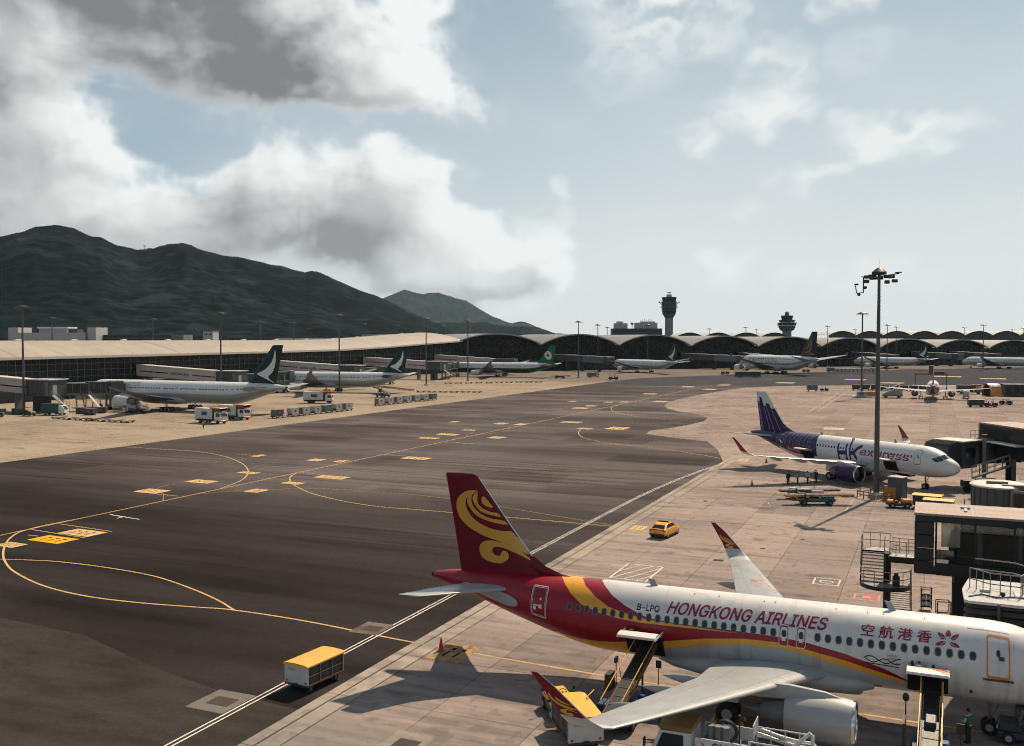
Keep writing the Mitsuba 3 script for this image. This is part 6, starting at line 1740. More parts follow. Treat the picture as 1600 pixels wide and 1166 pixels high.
# hydrant dispenser (fuel servicing truck)
def dispenser():
    p = Proto()
    p.add('chassis', M().b2(-4.2, 2.4, -.9, .9, .55, .85, .04), 'dark_grey')
    c = [(-.15, .85, .62, 1.0), (-.15, 2.05, 1.0, 2.0)]
    m = M()
    m.loft([[(x, y * s, z) for s in (1,) for x, z in ((1.15, .7), (2.95, .7), (3.0, 1.35), (2.62, 2.28), (1.15, 2.3))] for y in (-1.02, -.9, .9, 1.02)])
    p.add('cab', m, 'white_paint', smooth=20)
    p.add('cab__roof', M().b2(1.05, 2.72, -1.02, 1.02, 2.3, 2.5, .09), 'yellow_roof')
    p.add('cab__windscreen', M().loft([[(2.985 - .385 * t + .012, y, 1.38 + .86 * t) for t in (.04, .96)] for y in (-.86, .86)], cap=False, closed=False), 'cockpit_glass')
    for s in (1, -1):
        p.add('cab__side_window', M().add([(1.5, s * 1.03, 1.45), (2.78, s * 1.03, 1.45), (2.48, s * 1.03, 2.18), (1.5, s * 1.03, 2.18)], [[0, 1, 2, 3]]), 'cockpit_glass')
        p.add('cab__door_sign', M().b2(1.5, 2.1, s * 1.025, s * 1.03, .85, 1.25), 'dark_red')
        p.add('mirror', M().cyl((2.9, s * 1.0, 1.6), (3.25, s * 1.3, 1.7), .025, n=5).box((3.25, s * 1.32, 1.75), (.08, .18, .4)).cyl((2.9, s * 1.0, 1.35), (3.2, s * 1.28, 1.4), .02, n=5), 'near_black')
        p.add('side_board', M().b2(-1.4, .95, s * 1.0, s * 1.05, 1.55, 2.2), 'white_paint')
    p.add('body', M().b2(-1.3, .9, -.9, .9, .9, 1.6, .05), 'mid_grey')
    v, f = text_poly('CNAF', .34, True)
    for s in (1, -1):
        vv = np.column_stack([s * (v[:, 0] - v[:, 0].mean()) * -1 - .05 - .25, np.full(len(v), s * 1.06), 1.72 + v[:, 1]])
        p.add('lettering', trimesh.Trimesh(vv, f, process=False), 'black_print')
        g = Point(0, 0).buffer(.17).difference(Point(.05, .03).buffer(.11))
        q, h_ = refined(g, .1)
        p.add('logo', trimesh.Trimesh(np.column_stack([q[:, 0] + s * .70, np.full(len(q), s * 1.06), 1.88 + q[:, 1]]), h_, process=False), 'orange_print')
    for x in (.9, .55, .2):
        p.add('filter_vessel', M().cyl((x - .5, .3, 1.5), (x - .5, .3, 2.6), .19, n=10), 'mid_grey', smooth=30)
    p.add('hose_reel', M().tube([(-.2 + .48 * math.cos(t), -.35, 2.15 + .48 * math.sin(t)) for t in np.linspace(0, 2 * PI, 19)], .10, 6), 'dark_grey', smooth=40)
    # elevating deck with rails and fuelling pipes
    p.add('deck', M().b2(-4.1, -1.5, -.95, .95, 1.35, 1.45), 'mid_grey')
    for y in (-.93, .93):
        k = p.add('deck_rail', M().cyl((-4.05, y, 2.35), (-1.5, y, 2.35), .035, n=6).cyl((-4.05, y, 1.9), (-1.5, y, 1.9), .03, n=6), 'white_paint')
        for x in np.linspace(-4.05, -1.5, 5):
            p.add(k + '__post', M().cyl((x, y, 1.4), (x, y, 2.35), .03, n=6), 'white_paint')
    p.add('end_board', M().box((-1.55, -.2, 2.6), (.04, 1.3, .6)), 'light_grey')
    for z, y, x1 in ((2.0, -1.05, -4.0), (1.75, -1.1, -3.8)):
        p.add('fuel_pipe', M().tube(curve([(-1.3, y, z + .25), (-1.7, y, z + .2), (-2.6, y - .02, z), (-3.4, y, z - .08), (x1, y, z - .1), (x1 - .15, y + .12, z - .3)], 4), .085, 8), 'white_paint', smooth=True)
    p.add('fuel_pipe', M().tube([(-3.0, -.6, 1.6), (-3.6, -.7, 2.2), (-3.9, -.75, 2.5), (-4.0, -.75, 2.4), (-4.0, -.75, 1.8)], .085, 8), 'white_paint', smooth=True)
    for k in range(3):
        p.add('hose_coil', M().tube([(-4.9 + .34 * math.cos(t), -.4 + .1 * k, 1.35 + .34 * math.sin(t)) for t in np.linspace(0, 2 * PI, 17)], .045, 5), 'light_grey', smooth=40)
    p.add('coil_bracket', M().box((-5.25, -.3, 1.5), (.06, .5, .9)).box((-4.6, 0, .9), (1.2, .3, .2)), 'white_paint')
    p.add('ladder', M().cyl((-1.45, 1.0, .7), (-1.45, 1.0, 2.4), .03, n=5).cyl((-1.1, 1.0, .7), (-1.1, 1.0, 2.4), .03, n=5).box((-1.27, 1.0, 1.2), (.35, .03, .04)).box((-1.27, 1.0, 1.6), (.35, .03, .04)).box((-1.27, 1.0, 2.0), (.35, .03, .04)), 'white_paint')
    p.add('beacon_mast', M().cyl((-.9, .2, 1.6), (-.9, .2, 3.1), .03, n=5).sph((-.9, .2, 3.15), .08, 1), 'near_black')
    wheels(p, (1.9, -2.6), .82, .42, .28, 'light_grey')
    return p


mat('yellow_roof', (.34, .20, .05), .5)
disp = dispenser()
place(disp, 'fuel_dispenser_truck', -8.75, 44.2, 0, PI, 'white fuelling truck with ochre cab roof and white pipes under the near wing', 'truck')
place(disp, 'fuel_dispenser_truck', -199.8, 200.0, 0, H(182), 'white fuelling truck below the engine of the leftmost long white jet', 'truck', swap={'yellow_roof': 'white_paint'})

# the yellow car
def car():
    p = Proto()
    st = [(-2.18, .72, .52, .86, .80), (-2.08, .86, .36, .98, .86), (-1.6, .915, .28, 1.00, .88), (-.6, .925, .25, .99, .90), (.6, .925, .25, .97, .90), (1.5, .915, .27, .92, .86), (2.05, .86, .34, .80, .78), (2.24, .70, .45, .66, .64)]
    rg = []
    for x, hw, zb, zt, hs in st:
        rg.append([(x, y, z) for y, z in ((-hw * .86, zb), (-hw, zb + .12), (-hw * 1.0, (zb + zt) / 2 + .05), (-hw * .95, zt - .07), (-hw * hs, zt), (0, zt + .03), (hw * hs, zt), (hw * .95, zt - .07), (hw, (zb + zt) / 2 + .05), (hw, zb + .12), (hw * .86, zb))])
    p.add('body', M().loft(rg), 'taxi_yellow', smooth=35)
    gh = []
    for x0, x1, hw, z in ((-1.95, 1.20, .83, .97), (-1.40, .55, .72, 1.28), (-.98, .18, .66, 1.44), (-.75, -.05, .60, 1.475)):
        gh.append([(x0, -hw * .93, z), (x0, hw * .93, z), (x0 + .1, hw, z), (x1 - .1, hw, z), (x1, hw * .9, z), (x1, -hw * .9, z), (x1 - .1, -hw, z), (x0 + .1, -hw, z)])
    p.add('cabin', M().loft(gh), 'taxi_yellow', smooth=35)
    p.add('rear_window', M().add([(-1.86, -.66, 1.045), (-1.86, .66, 1.045), (-1.335, .58, 1.322), (-1.335, -.58, 1.322)], [[0, 1, 2, 3]]), 'window_glass')
    p.add('windscreen', M().add([(1.10, -.68, 1.03), (1.10, .68, 1.03), (.50, .58, 1.325), (.50, -.58, 1.325)], [[0, 1, 2, 3]]), 'window_glass')
    for s in (1, -1):
        p.add('side_window', M().add([(-1.55, s * .812, 1.05), (-.42, s * .815, 1.05), (-.42, s * .70, 1.385), (-1.12, s * .70, 1.375)], [[0, 1, 2, 3]]), 'window_glass')
        p.add('side_window', M().add([(-.36, s * .815, 1.05), (.86, s * .812, 1.05), (.38, s * .70, 1.36), (-.36, s * .70, 1.385)], [[0, 1, 2, 3]]), 'window_glass')
        p.add('tail_light', M().b2(-2.17, -2.02, s * .42, s * .86, .78, .90, .03), 'dark_red')
        p.add('headlight', M().b2(2.05, 2.2, s * .5, s * .8, .60, .72, .02), 'white_print')
        p.add('mirror', M().box((.75, s * .98, 1.05), (.16, .2, .14), bev=.03), 'taxi_yellow')
        p.add('door_seam', M().b2(-.40, -.385, s * .922, s * .934, .35, .95).b2(-1.30, -1.285, s * .918, s * .930, .45, .95).b2(.80, .815, s * .92, s * .932, .35, .95), 'near_black')
        p.add('sill', M().b2(-1.2, 1.2, s * .88, s * .94, .22, .34), 'near_black')
    p.add('rear_bumper', M().b2(-2.22, -1.98, -.82, .82, .34, .56, .05), 'near_black')
    p.add('boot_lip', M().b2(-2.16, -1.96, -.72, .72, .90, 1.0, .03), 'near_black')
    p.add('number_plate', M().b2(-2.215, -2.18, -.26, .26, .62, .74), 'yellow_patch_bright')
    p.add('light_bar', M().b2(-.5, -.28, -.55, .55, 1.50, 1.60, .03), 'near_black')
    p.add('light_bar__lamp', M().b2(-.50, -.28, -.64, -.55, 1.49, 1.60, .02).b2(-.50, -.28, .55, .64, 1.49, 1.60, .02), 'orange_paint')
    wheels(p, (-1.35, 1.38), .80, .33, .23, 'light_grey')
    return p


mat('taxi_yellow', (.92, .44, .06), .35, coat=.5)
place(car(), 'car', -25.2, 97.4, 0, H(83), 'yellow car with roof light bar driving away along the apron', 'car')


def cone(h=.75, mt='cone_red'):
    p = Proto()
    p.add('body', M().cyl((0, 0, .04), (0, 0, h), h * .21, h * .04, n=14), mt, smooth=40)
    p.add('stripe', M().cyl((0, 0, h * .42), (0, 0, h * .60), h * .139, h * .108, n=14, cap=False), 'pink_print', smooth=40)
    p.add('base', M().box((0, 0, .025), (h * .55, h * .55, .05), bev=.01), mt)
    return p


place(cone(.9), 'traffic_cone', -29.15, 55.3, 0, .3, 'tall red traffic cone on the yellow ground sign by the kerb strip', 'traffic cone')
place(cone(.85, 'cone_orange'), 'traffic_cone', -22.7, 135.2, 0, .2, 'dark orange traffic cone nearer the camera of two by the purple tailed jet', 'traffic cone')
place(cone(.85, 'cone_orange'), 'traffic_cone', -24.8, 161.3, 0, .5, 'dark orange traffic cone below the tip of the near red wingtip, farther of two', 'traffic cone')


# catering high-loaders
def catering():
    p = Proto()
    p.add('chassis', M().b2(-4.4, 4.3, -1.1, 1.1, .6, .95, .04), 'dark_grey')
    p.add('box_body', M().b2(-4.5, 1.9, -1.25, 1.25, 1.05, 3.6, .06), 'white_box')
    for s in (1, -1):
        p.add('box_body__sign', M().b2(-1.9, .1, s * 1.25, s * 1.265, 1.95, 2.85), 'teal_paint')
        p.add('box_body__shutter', M().b2(1.95, 2.5, s * 1.0, s * 1.2, 1.1, 3.5), 'dark_grey')
    p.add('platform_roof', M().b2(1.0, 4.7, -1.2, 1.2, 3.62, 3.82, .05), 'orange_paint')
    p.add('platform', M().b2(2.0, 4.6, -1.2, 1.2, 3.05, 3.2, .03).b2(2.0, 4.6, -1.2, -1.14, 3.2, 3.62).b2(2.0, 4.6, 1.14, 1.2, 3.2, 3.62), 'brown_orange')
    p.add('cab', M().loft([[(x, y, z) for x, z in ((2.6, .8), (4.75, .8), (4.8, 1.7), (4.45, 2.75), (2.6, 2.8))] for y in (-1.2, -1.1, 1.1, 1.2)]), 'white_paint', smooth=20)
    p.add('cab__windscreen', M().add([(4.80, -1.0, 1.75), (4.80, 1.0, 1.75), (4.47, .95, 2.68), (4.47, -.95, 2.68)], [[0, 1, 2, 3]]), 'window_glass')
    for s in (1, -1):
        p.add('cab__side_window', M().add([(3.3, s * 1.21, 1.75), (4.6, s * 1.21, 1.75), (4.3, s * 1.21, 2.6), (3.3, s * 1.21, 2.6)], [[0, 1, 2, 3]]), 'window_glass')
        p.add('headlight', M().b2(4.76, 4.82, s * .65, s * 1.0, 1.0, 1.2), 'orange_print')
        p.add('mirror', M().box((4.8, s * 1.4, 2.2), (.1, .16, .5)), 'near_black')
    p.add('bumper', M().b2(4.7, 4.9, -1.15, 1.15, .55, .95, .05), 'orange_paint')
    wheels(p, (3.6, -1.6, -2.7), 1.0, .48, .3, 'mid_grey')
    return p


cat = catering()
GC = 'catering trucks on the left apron'
place(cat, 'catering_truck', -159.3, 183.9, 0, H(-10), 'white box catering truck with orange platform roof, nearest on the left apron', 'truck', GC)
place(cat, 'catering_truck', -161.5, 195.0, 0, H(-8), 'white catering truck with orange roof standing half hidden behind the nearest one', 'truck', GC)
place(cat, 'catering_truck', -177.6, 254.4, 0, H(20), 'white box catering truck with orange roof behind the row of silver containers', 'truck', GC)


# dollies and unit load containers
def dolly():
    p = Proto()
    p.add('bed', M().b2(-1.6, 1.6, -1.0, 1.0, .38, .5, .02).b2(-1.6, -1.5, -1.0, 1.0, .5, .62).b2(1.5, 1.6, -1.0, 1.0, .5, .62), 'brown_orange')
    for x in np.linspace(-1.3, 1.3, 6):
        p.add('roller', M().cyl((x, -.95, .52), (x, .95, .52), .05, n=6), 'dull_steel')
    p.add('drawbar', M().cyl((1.6, 0, .42), (2.5, 0, .42), .05, n=5), 'dark_grey')
    wheels(p, (-1.1, 1.1), .7, .2, .15, 'dark_grey')
    return p


def container(mt):
    p = Proto()
    Wd, hh = 1.53, 1.62
    m = M().loft([[(x, y, z) for x, z in ((-1.5, .55), (1.0, .55), (1.5, 1.1), (1.5, .55 + hh), (-1.5, .55 + hh))] for y in (-.76, .76)])
    p.add('shell', m, mt)
    p.add('frame', M().b2(-1.53, 1.53, -.79, .79, .55 + hh - .05, .58 + hh).b2(-1.53, -1.45, -.79, -.72, .55, .55 + hh).b2(-1.53, -1.45, .72, .79, .55, .55 + hh).b2(1.45, 1.53, -.79, -.72, 1.1, .55 + hh).b2(1.45, 1.53, .72, .79, 1.1, .55 + hh), 'dull_steel')
    for s in (1, -1):
        p.add('door_panel', M().b2(-1.2, 1.0, s * .765, s * .785, .75, .45 + hh), 'light_grey' if mt == 'uld_silver' else mt)
        p.add('label_panel', M().b2(-.4, .3, s * .785, s * .79, 1.2, 1.7), 'dark_red' if mt == 'uld_silver' else 'mid_grey')
    p.add('end_panel', M().b2(-1.515, -1.5, -.6, .6, .7, .4 + hh), 'mid_grey')
    return p


mat('uld_silver', grime((.46, .47, .46), .35, 1.2, (.14, .12, .11)), .4, metal=.2)
dl = dolly()
uld = {k: container(k) for k in ('uld_silver', 'green_paint', 'dark_grey', 'teal_paint')}
for row, (P0, P1, cols, where) in enumerate((((-153.4, 203.4), (-151.2, 230.6), ('dark_grey', 'uld_silver', 'uld_silver', 'uld_silver', 'green_paint', 'uld_silver', 'uld_silver'), 'nearer row on the left apron'),
                                             ((-154.0, 252.6), (-151.4, 281.6), ('uld_silver', 'uld_silver', 'uld_silver', 'uld_silver', 'uld_silver', 'uld_silver', 'green_paint'), 'farther row on the left apron'))):
    P0, P1 = np.array(P0), np.array(P1)
    an = math.atan2(*(P1 - P0)[::-1])
    ordn = ['first', 'second', 'third', 'fourth', 'fifth', 'sixth', 'last']
    for k, c in enumerate(cols):
        q = P0 + (P1 - P0) * k / 6
        if row == 0 and k == 0:
            q = q - np.array([.2, 1.2])
        cn = {'uld_silver': 'silver', 'green_paint': 'green', 'dark_grey': 'dark grey'}[c]
        place(dl, 'container_dolly', q[0], q[1], 0, an, f'flat dolly under the {ordn[k]} container of the {where}', 'dolly', 'dollies carrying containers on the left apron')
        place(uld[c], 'cargo_container', q[0], q[1], 0, an + (PI if k % 2 else 0), f'{cn} cargo container, {ordn[k]} from the left in the {where}' if k < 6 else f'{cn} air cargo container, last at the right of the {where}', 'container', 'air cargo containers on the left apron')
ORD = ['first', 'second', 'third', 'fourth', 'fifth', 'sixth', 'seventh', 'eighth', 'ninth', 'tenth', 'eleventh', 'twelfth', 'thirteenth', 'fourteenth']
for P0, P1, num, where in (((-203.0, 178.0), (-178.6, 176.6), 7, 'train under the leftmost jet shadow'), ((-178.0, 321.8), (-157, 327.2), 6, 'train beyond the silver containers'), ((-213, 349), (-186.5, 329), 7, 'train behind the second jet'), ((-199.5, 386), (-167, 414), 10, 'train before the green tailed jet')):
    P0, P1 = np.array(P0), np.array(P1)
    an = math.atan2(*(P1 - P0)[::-1])
    for k in range(num):
        q = P0 + (P1 - P0) * k / (num - 1)
        place(dl, 'empty_dolly', q[0], q[1], 0, an, f'empty brown dolly, {ORD[k]} from the left in the {where}', 'dolly', f'empty dollies, {where}')
# ---------------------------------------------------------------- high mast lamps
def mast(hgt=28.8, r0=.36, r1=.20, head=1.0, lamps=8):
    p = Proto()
    p.add('pole', M().cyl((0, 0, .4), (0, 0, hgt), r0, r1, n=12), 'mast_grey', smooth=30)
    p.add('base', M().box((0, 0, .3), (1.6, 1.6, .7), bev=.1), 'light_grey')
    a = np.arange(14) * 2 * PI / 14
    p.add('head_ring', M().loft([np.column_stack([r * np.cos(a), r * np.sin(a), np.full(14, z)]) for r, z in ((.5 * head, hgt - .2), (1.5 * head, hgt - .1), (1.55 * head, hgt + .2), (.9 * head, hgt + .55), (.2, hgt + .75))]), 'near_black', smooth=30)
    for k in range(lamps):
        t = k * 2 * PI / lamps + .2
        p.add('floodlight', M().box((1.75 * head * math.cos(t), 1.75 * head * math.sin(t), hgt - .05), (.55 * head, .7 * head, .22), yaw=t, bev=.03), 'dark_grey')
    return p


MP = mast()
masts = [(-228.7, 189.2, 'thin lamp mast at the far left in front of the cream roof'), (-224.9, 265.0, 'lamp mast behind the nearest white jet'), (-203.1, 304.7, 'lamp mast above the second white jet'), (-201.3, 368.9, 'lamp mast at the third red striped gangway'),
         (-204.6, 416.4, 'lamp mast left of the bright green fin'), (-167.9, 471.3, 'lamp mast right of the bright green fin'), (-22.4, 353.2, 'lamp mast on a pale base left of the thick pole'),
         (-320, 332.4, None), (-318.5, 405.6, None), (-328, 446.9, None), (-318.1, 504.8, None), (-329.4, 564.2, None), (-317.3, 606.8, None), (-512.2, 720.5, None), (-345, 300, None),
         (-196.6, 588.4, None), (-235.9, 729.9, None), (-167.3, 601.2, None), (-183.8, 863.6, None), (-135.7, 773.5, None), (-155.3, 943.5, None), (-68.4, 715.3, None), (-68.6, 981.3, None), (-26.9, 662.3, None), (-25.3, 775.4, None), (22.4, 842.4, None), (29.4, 686.9, None), (69.9, 1041.6, None), (69.1, 914.8, None)]
def seen_right(q):
    return math.atan2(q[0], q[1])


rank = {False: [], True: []}
for q in sorted([q for q in masts if q[2] is None], key=seen_right):
    rank[q[0] < -300].append(q)
for q in masts:
    x, y, lb = q
    if lb is None:
        lb = f'small dark lamp mast beyond the cream roof, {ORD[rank[True].index(q)]} from the left' if x < -300 else f'tiny lamp mast against the bright sky over the arches, {ORD[rank[False].index(q)]} from the left'
        gp = 'lamp masts beyond the cream roof' if x < -300 else 'lamp masts over the arches'
    else:
        gp = 'lamp masts along the gates'
    place(MP, 'lamp_mast', x, y, 0, .3, lb, 'lamp post', gp)
big = mast(28.6, .37, .17, 0.58, 0)
for k, (dx, dy, dz, w) in enumerate(((-1.5, 0, -.35, .9), (-.75, -.3, -.3, .9), (-1.1, .5, -.5, .8), (1.0, .2, -.4, .8), (1.6, -.1, -.45, .8), (.4, -.7, -.6, .7), (-1.8, .2, -.9, .7), (1.0, .1, -1.1, .75), (2.05, 0, -1.0, .5))):
    big.add('floodlight', M().box((dx, dy, 28.6 + dz), (w, .6, .42), yaw=.3 * k, bev=.05), 'dark_grey')
big.add('camera_arm', M().cyl((-.4, 0, 28.2), (-2.4, 0, 28.3), .07, n=6).cyl((-2.1, 0, 28.2), (-2.1, 0, 26.2), .07, n=6).cyl((-2.1, 0, 26.3), (-3.0, 0, 26.2), .06, n=6).cyl((-3.0, 0, 26.2), (-3.2, 0, 27.2), .06, n=6), 'dark_grey')
big.add('camera_arm__camera', M().sph((-1.85, 0, 26.9), .22, 1).sph((-2.7, 0, 26.05), .22, 1).box((-3.05, 0, 27.35), (.5, .2, .2)), 'near_black')
big.add('floodlight_arm', M().cyl((.2, 0, 28.25), (2.6, 0, 28.5), .08, n=6).box((2.5, 0, 28.62), (.8, .25, .12)), 'dark_grey')
big.add('aerial', M().cyl((0, 0, 29.2), (0, 0, 30.4), .012, n=4), 'dark_grey')
place(big, 'lamp_mast', -6.4, 131.3, 0, -YAW, 'thick grey lamp mast rising in front of the purple tailed jet', 'lamp post')
p = Proto()
for z in (.55, .95):
    p.add('rail', M().tube([(2.3 * math.cos(t), 2.3 * math.sin(t), z) for t in np.linspace(.1, 2 * PI - .5, 26)], .06, 6), 'brown_orange', smooth=40)
for t in np.linspace(.1, 2 * PI - .5, 9):
    p.add('post', M().cyl((2.3 * math.cos(t), 2.3 * math.sin(t), 0), (2.3 * math.cos(t), 2.3 * math.sin(t), 1.0), .06, n=6), 'white_paint' if int(t * 3) % 2 else 'brown_orange')
place(p, 'barrier_ring', -6.4, 131.3, 0, .4, 'brown and white ring barrier round the foot of the thick lamp mast', 'barrier')
p = Proto()
p.add('cabinet', M().box((0, 0, .9), (1.6, .7, 1.6), bev=.05), 'brown_orange')
p.add('door', M().box((0, -.36, .9), (1.4, .03, 1.4), bev=.01), 'orange_paint')
p.add('plinth', M().box((0, 0, .08), (1.8, .9, .16)), 'kerb_concrete')
place(p, 'electrical_cabinet', -4.7, 130.6, 0, -.2, 'orange cabinet beside the foot of the thick lamp mast', 'cabinet')
p = Proto()
p.add('body', M().box((0, 0, 1.5), (1.9, 1.5, 2.7), bev=.05), 'blue_grey')
p.add('lid', M().box((0, 0, 2.9), (2.0, 1.6, .12), bev=.03), 'light_grey')
p.add('skid', M().box((0, 0, .08), (1.9, 1.5, .14)), 'near_black')
place(p, 'equipment_box', -3.9, 130.9, 0, -.4, 'tall plain grey equipment box right of the orange cabinet', 'cabinet')


# ---------------------------------------------------------------- passenger bridges
def slab_between(a, b, w, h, lift=0.0):
    """a rectangular tube from a to b (floor centre line), width w, height h"""
    a, b = np.array(a, float), np.array(b, float)
    d = b - a
    n = np.array([-d[1], d[0], 0])
    n = n / np.linalg.norm(n) * w / 2
    up = np.array([0, 0, h])
    return M().loft([[q - n, q + n, q + n + up, q - n + up] for q in (a + [0, 0, lift], b + [0, 0, lift])])


mat('gangway_white', grime((.55, .53, .50), .3, .4, (.22, .2, .18)), .5)
mat('bridge_glass', lambda p, n, uv: mix((.012, .017, .02), (.05, .06, .066), fbm(p.x * .6, p.y * .6, p.z * .8, 3) ** 2), .14, spec=.5)


def gate(Yg, door, i, sign=True, stair=True):
    """fixed gangway from the concourse, rotunda box and telescopic tunnel to the aircraft door"""
    where = ('leftmost gate', 'second gate from the left', 'third gate from the left', 'fourth gate from the left')[i]
    p = Proto()
    x0, x1 = XW + .5, -229.0
    a, b = np.array([x0, Yg, 6.9]), np.array([x1, Yg, 5.0])
    p.add('side_wall', slab_between(a, b, 3.6, 3.7), 'gangway_white')
    p.add('roof', slab_between(a + [0, 0, 3.7], b + [0, 0, 3.7], 4.0, .35), 'roof_edge')
    p.add('underside', slab_between(a + [0, 0, -.35], b + [0, 0, -.35], 3.2, .33), 'mid_grey')
    for s in (-1, 1):
        for t0, t1 in ((.05, .40), (.70, .97)):
            q = [a + (b - a) * t + [0, s * 1.83, 1.55] for t in (t0, t1)]
            p.add('stripe', M().add([q[0], q[1], q[1] + [0, 0, .42], q[0] + [0, 0, .42]], [[0, 1, 2, 3]]), 'dark_red')
    for s in (-1,):
        def onw(u, v):
            return a + (b - a) * .55 + [u * math.cos(.05), s * 1.85, 1.75 + v - .05 * u]
        hexa = Polygon([(-.8, 0), (-.4, .4), (.4, .4), (.8, 0), (.4, -.4), (-.4, -.4)]).difference(Polygon([(-.4, .4), (.4, .4), (0, 0)])).difference(Polygon([(-.4, -.4), (.4, -.4), (0, 0)]))
        v, f = refined(hexa, 2)
        p.add('sign_mark', trimesh.Trimesh(np.array([onw(x, z) for x, z in v[:, :2]]), f, process=False), 'dark_red')
        v, f = text_poly('HSBC', .95, True)
        p.add('sign_word', trimesh.Trimesh(np.array([onw(x - 4.4, z - .45) for x, z in v[:, :2]]), f, process=False), 'black_print')
        for k, ch in enumerate('滙豐'):
            g = affinity.affine_transform(union_all([Polygon(r).buffer(0) for r in CJK[ch][0]]).difference(union_all([Polygon(r).buffer(0) for r in CJK[ch][1]])), [1.2, 0, 0, 1.2, 1.2 + 1.5 * k, -.5])
            v, f = refined(g, 2)
            p.add('sign_word', trimesh.Trimesh(np.array([onw(x, z) for x, z in v[:, :2]]), f, process=False), 'black_print')
    for x in (-262, -248, -235):
        p.add('support', M().box((x, Yg, 2.9), (.9, 2.4, 6.0)), 'mid_grey')
    # rotunda box
    cx = -224.5
    p.add('rotunda', M().box((cx, Yg, 6.7), (9.0, 6.0, 4.4), bev=.1), 'blue_grey')
    p.add('rotunda__roof', M().box((cx, Yg, 9.05), (9.6, 6.6, .3), bev=.05), 'light_grey')
    for k in range(6):
        p.add('rotunda__panel', M().box((cx - 3.7 + 1.45 * k, Yg - 3.03, 6.6), (1.3, .1, 3.8), bev=.02), 'galvanised' if k == 5 else 'blue_grey')
    p.add('rotunda__door', M().box((cx + 4.55, Yg - 1.2, 6.3), (.1, 1.4, 2.6)), 'light_grey')
    p.add('column', M().box((cx - 2, Yg, 2.3), (2.2, 3.6, 4.7)).box((cx + 3.6, Yg - 2, 2.3), (.5, .5, 4.7)).box((cx + 3.6, Yg + 2, 2.3), (.5, .5, 4.7)), 'dark_grey')
    # service stair
    p.add('stair', M().loft([[(cx + 4.8 + 4.2 * t, Yg - 2.4 + dy, 4.9 - 2.7 * t + dz) for dy, dz in ((0, 0), (1.0, 0), (1.0, -.25), (0, -.25))] for t in (0, 1)]).box((cx + 9.6, Yg - 1.9, 2.15), (1.5, 1.2, .12))
          .loft([[(cx + 9.3 - 2.6 * t, Yg - 3.2 + dy, 2.1 - 2.1 * t + dz) for dy, dz in ((0, 0), (.9, 0), (.9, -.25), (0, -.25))] for t in (0, 1)]), 'galvanised')
    m = M()
    for dy in (-2.4, -1.4):
        m.cyl((cx + 4.6, Yg + dy, 6.0), (cx + 9.0, Yg + dy, 3.3), .05, n=5).cyl((cx + 9.0, Yg + dy, 3.3), (cx + 10.3, Yg + dy, 3.3), .05, n=5)
        for t in np.linspace(0, 1, 6):
            m.cyl((cx + 4.8 + 4.2 * t, Yg + dy, 4.9 - 2.7 * t), (cx + 4.8 + 4.2 * t, Yg + dy, 5.95 - 2.7 * t), .04, n=4)
        m.cyl((cx + 10.2, Yg + dy, 0), (cx + 10.2, Yg + dy, 3.3), .06, n=5)
    p.add('stair__handrail', m, 'light_grey')
    # telescopic tunnel
    s0, s1 = np.array([cx + 3.0, Yg + 2.8, 5.1]), np.array([door[0], door[1], 4.7])
    d = (s1 - s0)
    L_ = np.linalg.norm(d[:2])
    e1 = s0 + d * .55
    e2 = s0 + d * (1 - 3.0 / L_)
    for q0, q1, w, h, nm in ((s0, e1, 2.6, 2.7, 'inner_tunnel'), (s0 + d * .42, e2, 3.1, 3.1, 'outer_tunnel')):
        k = p.add(nm, slab_between(q0, q1, w, h), 'bridge_glass')
        p.add(k + '__roof', slab_between(q0 + [0, 0, h], q1 + [0, 0, h], w + .2, .2), 'mid_grey')
        p.add(k + '__floor_beam', slab_between(q0 + [0, 0, -.35], q1 + [0, 0, -.35], w + .1, .35), 'galvanised')
        dn = (q1 - q0)
        nn = np.array([-dn[1], dn[0], 0]) / np.linalg.norm(dn[:2]) * (w / 2 + .04)
        for t in np.linspace(0, 1, 5):
            m = M()
            for s in (1, -1):
                m.cyl(q0 + dn * t + s * nn, q0 + dn * t + s * nn + [0, 0, h], .09, n=4)
            p.add(k + '__frame', m, 'galvanised')
    an = math.atan2(d[1], d[0])
    p.add('cab', M().box(((e2 + s1) / 2 + [0, 0, 1.7]), (3.6, 4.0, 3.6), yaw=an, bev=.1), 'blue_grey')
    p.add('cab__bellows', M().box(s1 + [.3 * math.cos(an), .3 * math.sin(an), 1.5], (1.2, 3.4, 3.2), yaw=an, bev=.3), 'near_black')
    q = s0 + d * .78
    n_ = np.array([-math.sin(an), math.cos(an), 0])
    m = M()
    for s in (1, -1):
        m.box(q + n_ * s * 1.7 + [0, 0, -1.9 + 1.0], (.5, .4, 6.0), yaw=an)
    m.box(q * [1, 1, 0] + [0, 0, 1.1], (.6, 4.2, .5), yaw=an)
    p.add('lift_column', m, 'mid_grey')
    for s in (1, -1):
        c = q * [1, 1, 0] + n_ * s * 1.5
        p.add('bogie_wheel', M().cyl(c + n_ * .25 + [0, 0, .55], c - n_ * .25 + [0, 0, .55], .55, n=14), 'rubber', smooth=40)
    p.add('stair_tower', M().box(q * [1, 1, 0] + np.array([math.cos(an), math.sin(an), 0]) * 2.5 - n_ * 2.6 + [0, 0, 2.2], (1.6, 1.2, .12), yaw=an).box(q * [1, 1, 0] - n_ * 2.6 + [0, 0, 1.2], (4.0, .9, .12), yaw=an, pitch=-.5), 'galvanised')
    place(p, 'passenger_bridge', 0, 0, 0, 0, f'white red-striped gangway with dark glass boarding tunnel at the {where}', 'jet bridge', 'jet bridges of the left concourse')


